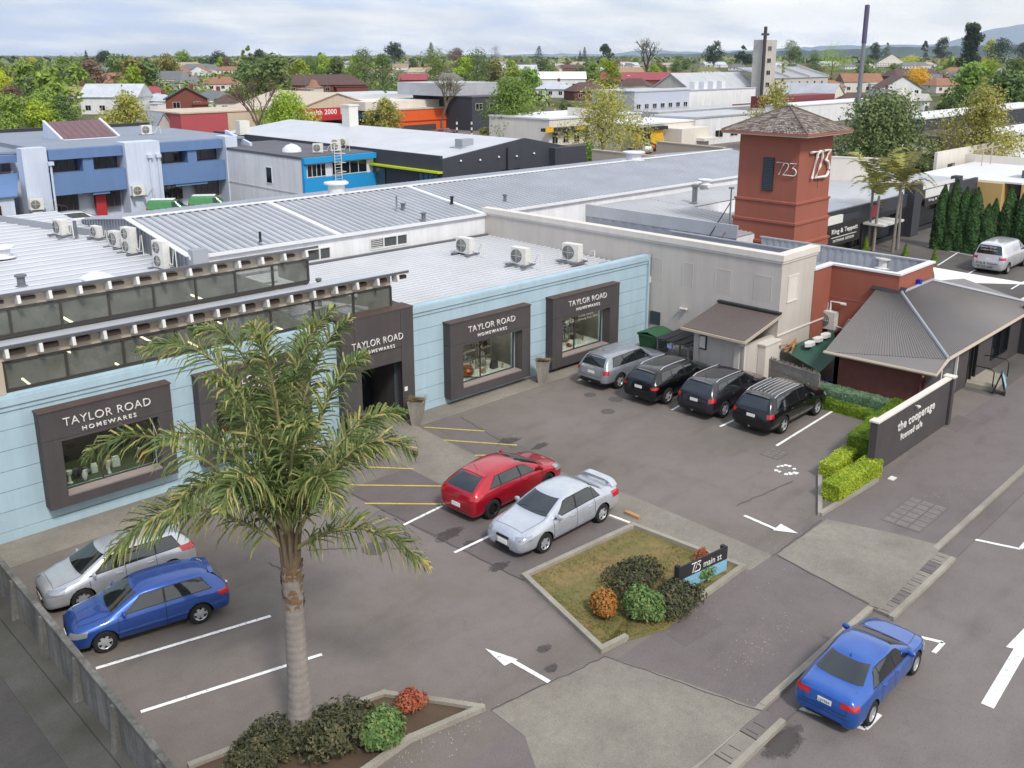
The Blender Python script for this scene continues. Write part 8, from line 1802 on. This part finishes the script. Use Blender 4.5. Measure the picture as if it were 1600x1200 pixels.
for i, a in enumerate(((1512, 122, 42, 50, 'leaf_pine', 'pine', 'very tall ragged dark pine on the right skyline', 6000, .8, 1, 46, .1), (165, 104, 84, 28, 'leaf_pine', 'dome', 'flat topped dark pine on the left skyline'), (195, 104, 90, 16, 'leaf_pine', 'dome', 'small flat topped pine at left'), (342, 106, 87, 38, 'leaf_pine', 'dome', 'dark domed pine behind the orange gables'), (390, 112, 72, 13, 'leaf_mid', 'column', 'tall narrow poplar on the left skyline'), (382, 112, 80, 10, 'leaf_mid', 'column', 'shorter narrow poplar beside the tall one'),
        (406, 104, 81, 24, 'leaf_pine', 'dome', 'dark tree right of the poplars'), (288, 106, 84, 30, 'leaf_mid', 'round', 'mid green tree above the orange gables'), (501, 104, 82, 14, 'leaf_dark', 'spire', 'small pointed dark tree at centre left'), (617, 106, 68, 28, 'leaf_pine', 'dome', 'tall dark rounded pine left of the tiered pine'), (945, 106, 73, 22, 'leaf_pine', 'dome', 'lone dark pine right of the two tiered pines'), (1115, 108, 68, 34, 'leaf_pine', 'dome', 'dark pine left of the church tower'), (1160, 106, 72, 30, 'leaf_pine', 'spire', 'dark pointed pine just left of the bell tower'),
        (1470, 102, 60, 26, 'leaf_pine', 'dome', 'round dark pine left of the very tall pine'), (1443, 98, 64, 10, 'leaf_pine', 'column', 'narrow dark cypress left of the round pine'), (1560, 110, 66, 46, 'leaf_pine', 'dome', 'broad dark pine right of the very tall pine'), (1592, 100, 68, 24, 'leaf_pine', 'dome', 'dark tree at the right frame edge'), (1365, 100, 70, 18, 'leaf_pine', 'dome', 'dark round tree just right of the mast'), (1384, 96, 66, 16, 'leaf_dark', 'spire', 'pointed tree beyond the many gabled house'), (715, 100, 80, 30, 'leaf_brown', 'dome', 'brown crowned tree on the centre skyline'), (1240, 104, 74, 20, 'leaf_dark', 'dome', 'small dark tree beside the large one at the church'), (1545, 98, 62, 18, 'leaf_lime', 'dome', 'yellow green tree high on the right skyline'))):
    sky(*a[:7], *(a[7:] or (1900, .5+.022*(1+abs(118-a[1]))*2, 60+i)))
# generic suburb trees: a few prototypes, copied
PROT = []
for i, (m, sh, n) in enumerate((('leaf_mid', 'dome', 1500), ('leaf_dark', 'round', 1500), ('leaf_olive', 'dome', 1400), ('leaf_bright', 'round', 1300), ('leaf_dark', 'dome', 1500), ('leaf_brown', 'dome', 900), ('leaf_bluegreen', 'round', 1400), ('leaf_olive', 'round', 1300), ('leaf_mid', 'flame', 1200), ('leaf_lime', 'dome', 1200), ('leaf_pine', 'spire', 1200), ('leaf_mid', 'round', 1400))):
    PROT.append((m, sh, n, i))
random.seed(4242)
NAMES = {'leaf_mid': 'mid green leafy', 'leaf_dark': 'dark green dense', 'leaf_olive': 'olive green', 'leaf_bright': 'fresh green', 'leaf_brown': 'brown half bare', 'leaf_bluegreen': 'bluish green', 'leaf_lime': 'lime green', 'leaf_pine': 'dark pointed'}
BLK = [(1085, 1330, 100, 240), (445, 605, 140, 225), (615, 810, 150, 235), (850, 1180, 140, 260), (1180, 1300, 112, 175), (1300, 1400, 150, 220), (1400, 1480, 146, 200), (120, 240, 158, 186), (245, 330, 150, 200), (800, 1100, 126, 150), (625, 672, 120, 145), (1330, 1420, 128, 165)]
rows = []
for i in range(285):
    py = random.choice([random.uniform(97, 112), random.uniform(104, 130), random.uniform(118, 170), random.uniform(125, 190)])
    px = random.uniform(-40, 1640)
    if py > 102 and any(abs(px-hx) < 24 and 0 < py-hy < 14 for (hx, hy), *_ in HS): continue
    if any(a-12 < px < b+12 and c < py < d for a, b, c, d in BLK): continue
    rows.append((px, py))
made = {}
for px, py in rows:
    s, t = G(px, py); k = random.choice(range(12)) if random.random() > .3 else random.choice((0, 1, 3, 11))
    m, sh, n, sd = PROT[k]; h = random.uniform(8, 13.5) if py > 112 else random.uniform(9, 14)
    if sh == 'dome': h *= .85
    lb = NAMES[m]+' tree among the houses beyond the shops'; g_ = NAMES[m]+' trees of the suburb'
    if k not in made:
        made[k] = make_tree('suburb_tree', lb, (s, t, -.15), 10, 12.5 if sh in ('dome', 'round') else 6, m, sh, n, .62, 300+sd, 22, .04, g_); o = made[k]
    else: o = dup(made[k], (s, t, -.15), 0, 1, lb, g_)
    q = h/10; o.scale = (q*random.uniform(.8, 1.25), q*random.uniform(.8, 1.25), q); o.rotation_euler = (0, 0, random.random()*6); o.location = (s, t, -.15)
# far woodland as one mass of crowns
g = random.Random(77); vs = []; fs = []
for i in range(2600):
    py = 88+g.uniform(2.6, 11)**1.0; px = g.uniform(-60, 1660); s, t = G(px, py); z = PRJ(s, t, 0)[2]
    if z > 8000: continue
    w = g.uniform(7, 16)*(1+z/3500); h = g.uniform(6.5, 11)*(1 if z < 2500 else .8)
    for j in range(11): d = Vector((g.gauss(0, 1), g.gauss(0, 1), abs(g.gauss(0, 1)))).normalized(); leafquads(vs, fs, Vector((s+d.x*w*.8, t+d.y*w*.8, d.z*h*.75+h*.1)), d, w*.42, g, asp=.8)
o = MB().add(vs, fs).build('far_woodland', m_leaf('leaf_far', '4a6040', '6b7a48', '8c8f58', .004, 0, 0)); tag(o, 'distant belt of trees running along the horizon', 'woodland', kind='stuff')
# understorey: hedges and garden scrub between the houses
vs = []; fs = []
for i in range(1000):
    py = g.uniform(100, 176); px = g.uniform(-40, 1640)
    if any(a < px < b and c < py < d for a, b, c, d in BLK): continue
    s, t = G(px, py); zc = PRJ(s, t, 0)[2]; lf_ = .28+zc/1100; w = g.uniform(2.5, 4+zc/150); h = g.uniform(1.5, 2.5+zc/180)
    for j in range(int(30+20*(py > 125))): d = Vector((g.gauss(0, 1), g.gauss(0, 1), abs(g.gauss(0, 1)))).normalized(); leafquads(vs, fs, Vector((s+d.x*w, t+d.y*w, max(.1, d.z*h))), d, lf_, g, asp=.8)
o = MB().add(vs, fs).build('garden_scrub', m_leaf('leaf_scrub', '466030', '68803c', '93994a', .03, 0, 0)); tag(o, 'low garden scrub and hedging between the suburban houses', 'scrub', kind='stuff')
# cypress row
cy = [(1466, 388, 292, 22), (1484, 390, 284, 24), (1500, 392, 296, 22), (1516, 394, 296, 26), (1536, 396, 322, 22), (1546, 396, 314, 16), (1568, 398, 296, 25), (1592, 402, 294, 27), (1612, 406, 300, 26)]
pos = ('first clipped cypress of the row, beside the cream wall', 'tallest clipped cypress near the left end of the row', 'third clipped cypress from the left in the row', 'fourth clipped cypress from the left, before the shorter pair', 'shorter broad cypress in the middle of the row', 'shorter thin cypress in the middle of the row', 'clipped cypress right of the shorter pair', 'clipped cypress cut by the right frame edge', 'clipped cypress outside the white van at the end')
for i, (px, b, t, w) in enumerate(cy):
    loc, h, wd = place(px, b, t, w); make_tree('cypress_tree', pos[i], (loc[0], loc[1], 0), h, wd*1.15, 'leaf_cypress', 'clipped', 5200, .09, 500+i, 46, .02, 'clipped cypress row behind the rear car park')
# small feathery palms by the design shop
def small_palm(px, pyb, pyt, label, seed, spread=2.2):
    s, t = G(px, pyb); H = ZT(s, t, pyt); g = random.Random(seed); R = thing('slender_palm', label, 'palm tree', (s, t, 0), g.random()*6, 'slender palms by the design shop'); h = H*.74; lx = g.gauss(0, .15)
    MB().tube([(0, 0, 0), (lx*.4, 0, h*.5), (lx, 0, h)], [.13, .1, .1], 8).tube([(lx, 0, h), (lx, 0, h+.6)], [.13, .07], 8, 0).build('trunk', 'palm_grey', R, True); vs = []; fs = []; vs2 = []; fs2 = []
    for i in range(12):
        a = 2*pi*i/12+g.random()*.3; up = g.uniform(.3, 1.8); L = spread*g.uniform(.8, 1.2); P0 = Vector((lx, 0, h+.45)); P2 = P0+Vector((cos(a)*L, sin(a)*L, (up-.55)*L*.9)); C = P0+Vector((cos(a)*L*.45, sin(a)*L*.45, L*(.5+up*.5)))
        V, Fc = (vs2, fs2) if g.random() < .35 else (vs, fs)
        for k in range(2, 22):
            u = k/21; p = P0*(1-u)**2+C*2*u*(1-u)+P2*u*u; d = (P2-P0)*u+(C-P0)*(1-u); d.normalize(); sd = d.cross(Vector((0, 0, 1))).normalized()
            for s_ in (-1, 1):
                l = .62*sin(pi*min(1, .15+u*.8)); e = p+sd*s_*l*.8+d*l*.45-Vector((0, 0, l*g.uniform(.1, .5))); w = d*.06; b0 = len(V); V += [tuple(p-w), tuple(p+w), tuple(e+w*.2), tuple(e-w*.2)]; Fc.append((b0, b0+1, b0+2, b0+3))
    MB().add(vs, fs).build('fronds', 'leaf_olive', R); MB().add(vs2, fs2).build('dry_fronds', 'leaf_spring', R)
for a in ((1356, 390, 268, 'leftmost slender palm by the design shop porch', 1), (1364, 392, 292, 'shorter slender palm leaning beside the leftmost one', 2), (1394, 394, 262, 'tallest slender palm right of the shop porch', 3), (1402, 390, 285, 'slender palm with a thin trunk behind the tallest one', 4)): small_palm(*a)
for i, (px, t, w) in enumerate((((1352, 392), 372, 11), ((1414, 400), 384, 9), ((1459, 412), 390, 10))):
    loc, h, wd = place(*px, t, w); make_tree('conical_shrub', ('small lime cone shrub at the foot of the leftmost slender palm', 'small lime cone shrub by the terracotta parapet corner', 'small lime cone shrub beside the parking line')[i], (loc[0], loc[1], 0), h, wd*1.1, 'leaf_hedge_mid', 'cone', 900, .06, 600+i, 14, .02)
o = blob((918, 262), (1.6, 1.2), 3.4, 'leaf_mid', 2600, .16, 'clipped green hedge block beyond the ribbed ridge', seed=33)
blob((760, 214), (1.8, 1.8), 1.8, 'leaf_spring', 900, .2, 'spiky pale green shrub right of the dark red car', seed=34)
# hills
def hills(name, d, prof, m):
    vs = []; n = len(prof)
    for px, py in prof:
        u = (px-800)/CF; zc = d; X = u*zc; Y = zc; h = CH+(CHZ-py)/CF*zc*1.0
        for dy, hh in ((0, -1), (d*.02, max(2, h)), (d*.06, -1)): s, t = (X+(Y+dy))/R2, ((Y+dy)-X)/R2; vs.append((s, t, hh))
    fs = []
    for i in range(n-1): fs += [(i*3, i*3+3, i*3+4, i*3+1), (i*3+1, i*3+4, i*3+5, i*3+2)]
    structure(MB().add(vs, fs).build(name, m))
def prof(pts, rough, seed, step=12):
    g = random.Random(seed); out = []; x = -300
    while x <= 1900:
        for (a, ya), (b, yb) in zip(pts, pts[1:]):
            if a <= x <= b: y = ya+(yb-ya)*(x-a)/(b-a); break
        out.append((x, y+g.gauss(0, rough))); x += step
    return out
mat('hill_wood', '5a6e6e', .95, .5, .002); mat('hill_far', '8296a8', .95, .4, .0006)  # hill colours are blued to paint in part of the distance haze
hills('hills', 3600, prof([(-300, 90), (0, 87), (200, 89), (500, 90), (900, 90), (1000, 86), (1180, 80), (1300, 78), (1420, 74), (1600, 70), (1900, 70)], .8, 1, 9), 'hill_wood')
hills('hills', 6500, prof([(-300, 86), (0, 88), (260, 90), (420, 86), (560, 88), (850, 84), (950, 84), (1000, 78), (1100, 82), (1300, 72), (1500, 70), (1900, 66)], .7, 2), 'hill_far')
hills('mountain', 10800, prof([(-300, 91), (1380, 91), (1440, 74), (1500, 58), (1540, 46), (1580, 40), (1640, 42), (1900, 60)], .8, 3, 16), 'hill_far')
# ------------------------------------------------------------------ air
hz = MB().box(-12300, 12300, -12300, 12300, -3, 520).build('haze', 'soft_white'); hm = bpy.data.materials.new('haze_air'); hm.use_nodes = True; nt = hm.node_tree
nt.nodes.remove(nt.nodes['Principled BSDF']); pv = nt.nodes.new('ShaderNodeVolumePrincipled'); pv.inputs['Density'].default_value = HAZE; pv.inputs['Color'].default_value = (.78, .86, 1, 1); pv.inputs['Anisotropy'].default_value = .2
nt.links.new(pv.outputs[0], nt.nodes['Material Output'].inputs['Volume']); hz.data.materials.clear(); hz.data.materials.append(hm); hz['kind'] = 'stuff'; hz['label'] = 'pale blue haze in the air over the town'; hz['category'] = 'haze'
# ------------------------------------------------------------------ sky, sun, camera
def world():
    w = bpy.data.worlds.new('World'); S.world = w; w.use_nodes = True; t = w.node_tree; bg = t.nodes['Background']
    n = lambda k: t.nodes.new(k); l = t.links.new
    sky = n('ShaderNodeTexSky'); sky.sky_type = 'NISHITA'; sky.sun_disc = False; sky.sun_elevation = SUN_EL; sky.sun_rotation = SUN_ROT; sky.dust_density = 1.5
    tc = n('ShaderNodeTexCoord'); sx = n('ShaderNodeSeparateXYZ'); l(tc.outputs['Generated'], sx.inputs[0])
    ad = n('ShaderNodeMath'); ad.operation = 'ADD'; ad.inputs[1].default_value = .16; l(sx.outputs['Z'], ad.inputs[0])
    mx = n('ShaderNodeMath'); mx.operation = 'MAXIMUM'; mx.inputs[1].default_value = .03; l(ad.outputs[0], mx.inputs[0])
    dv = n('ShaderNodeVectorMath'); dv.operation = 'DIVIDE'; cb = n('ShaderNodeCombineXYZ')
    for i in range(3): l(mx.outputs[0], cb.inputs[i])
    l(tc.outputs['Generated'], dv.inputs[0]); l(cb.outputs[0], dv.inputs[1])
    mp = n('ShaderNodeMapping'); mp.inputs['Rotation'].default_value = (0, 0, RAD(30)); mp.inputs['Scale'].default_value = (.8, 1.1, 1); l(dv.outputs[0], mp.inputs[0])
    no = n('ShaderNodeTexNoise'); no.inputs['Scale'].default_value = 1.1; no.inputs['Detail'].default_value = 5; no.inputs['Roughness'].default_value = .5; l(mp.outputs[0], no.inputs['Vector'])
    cl = n('ShaderNodeValToRGB'); e = cl.color_ramp.elements; e[0].position = .2; e[0].color = (.45, .45, .45, 1); e[1].position = .6; e[1].color = (1, 1, 1, 1); l(no.outputs['Fac'], cl.inputs[0])
    no2 = n('ShaderNodeTexNoise'); no2.inputs['Scale'].default_value = 1.9; no2.inputs['Detail'].default_value = 5; no2.inputs['Roughness'].default_value = .5; l(mp.outputs[0], no2.inputs['Vector'])
    # brightness of the cloud deck: thicker and bluer on the left of the view, thin and bright on the right
    dt = n('ShaderNodeVectorMath'); dt.operation = 'DOT_PRODUCT'; dt.inputs[1].default_value = (.72, -.69, 0); l(tc.outputs['Generated'], dt.inputs[0])
    sm = n('ShaderNodeMath'); sm.operation = 'MULTIPLY_ADD'; sm.inputs[1].default_value = .4; l(dt.outputs['Value'], sm.inputs[0]); l(no2.outputs['Fac'], sm.inputs[2])
    cc = n('ShaderNodeValToRGB'); cc.color_ramp.elements[0].position = .30; cc.color_ramp.elements[0].color = (*[x*SKYK for x in (.62, .73, .95)], 1)
    a = cc.color_ramp.elements.new(.44); a.color = (*[x*SKYK for x in (.82, .89, 1.0)], 1)
    cc.color_ramp.elements[-1].position = .62; cc.color_ramp.elements[-1].color = (*[x*SKYK for x in (1.12, 1.13, 1.14)], 1); l(sm.outputs[0], cc.inputs[0])
    m = n('ShaderNodeMix'); m.data_type = 'RGBA'; l(cl.outputs[0], m.inputs[0])
    l(sky.outputs[0], m.inputs[6]); l(cc.outputs[0], m.inputs[7]); l(m.outputs[2], bg.inputs['Color'])
    bg.inputs['Strength'].default_value = SKYS
SUN_EL = RAD(48); SUN_AZ = RAD(250)      # azimuth of the sun measured from +x, anticlockwise
SUN_ROT = RAD(90)-SUN_AZ
SKYS = .12; SKYK = 8.2
world()
sl = bpy.data.lights.new('sun', 'SUN'); sl.energy = 2.5; sl.angle = RAD(9); sl.color = (1, .96, .9); so = bpy.data.objects.new('sun', sl); COL.objects.link(so)
sd = Vector((cos(SUN_AZ)*cos(SUN_EL), sin(SUN_AZ)*cos(SUN_EL), sin(SUN_EL))); so.rotation_euler = sd.to_track_quat('Z', 'Y').to_euler()
cam = bpy.data.cameras.new('camera'); co = bpy.data.objects.new('camera', cam); COL.objects.link(co); S.camera = co
co.location = (0, 0, CH); co.rotation_euler = (RAD(90)-PIT, 0, RAD(-45)); cam.sensor_width = 36; cam.lens = CF/1600*36; cam.shift_y = -(600-CYP)/1600
cam.clip_start = .5; cam.clip_end = 60000
S.view_settings.view_transform = 'Standard'; S.view_settings.look = 'None'; S.view_settings.exposure = EXPO; S.view_settings.gamma = 1
S.cycles.max_bounces = 6; S.cycles.transparent_max_bounces = 12; S.cycles.diffuse_bounces = 3; S.cycles.glossy_bounces = 3
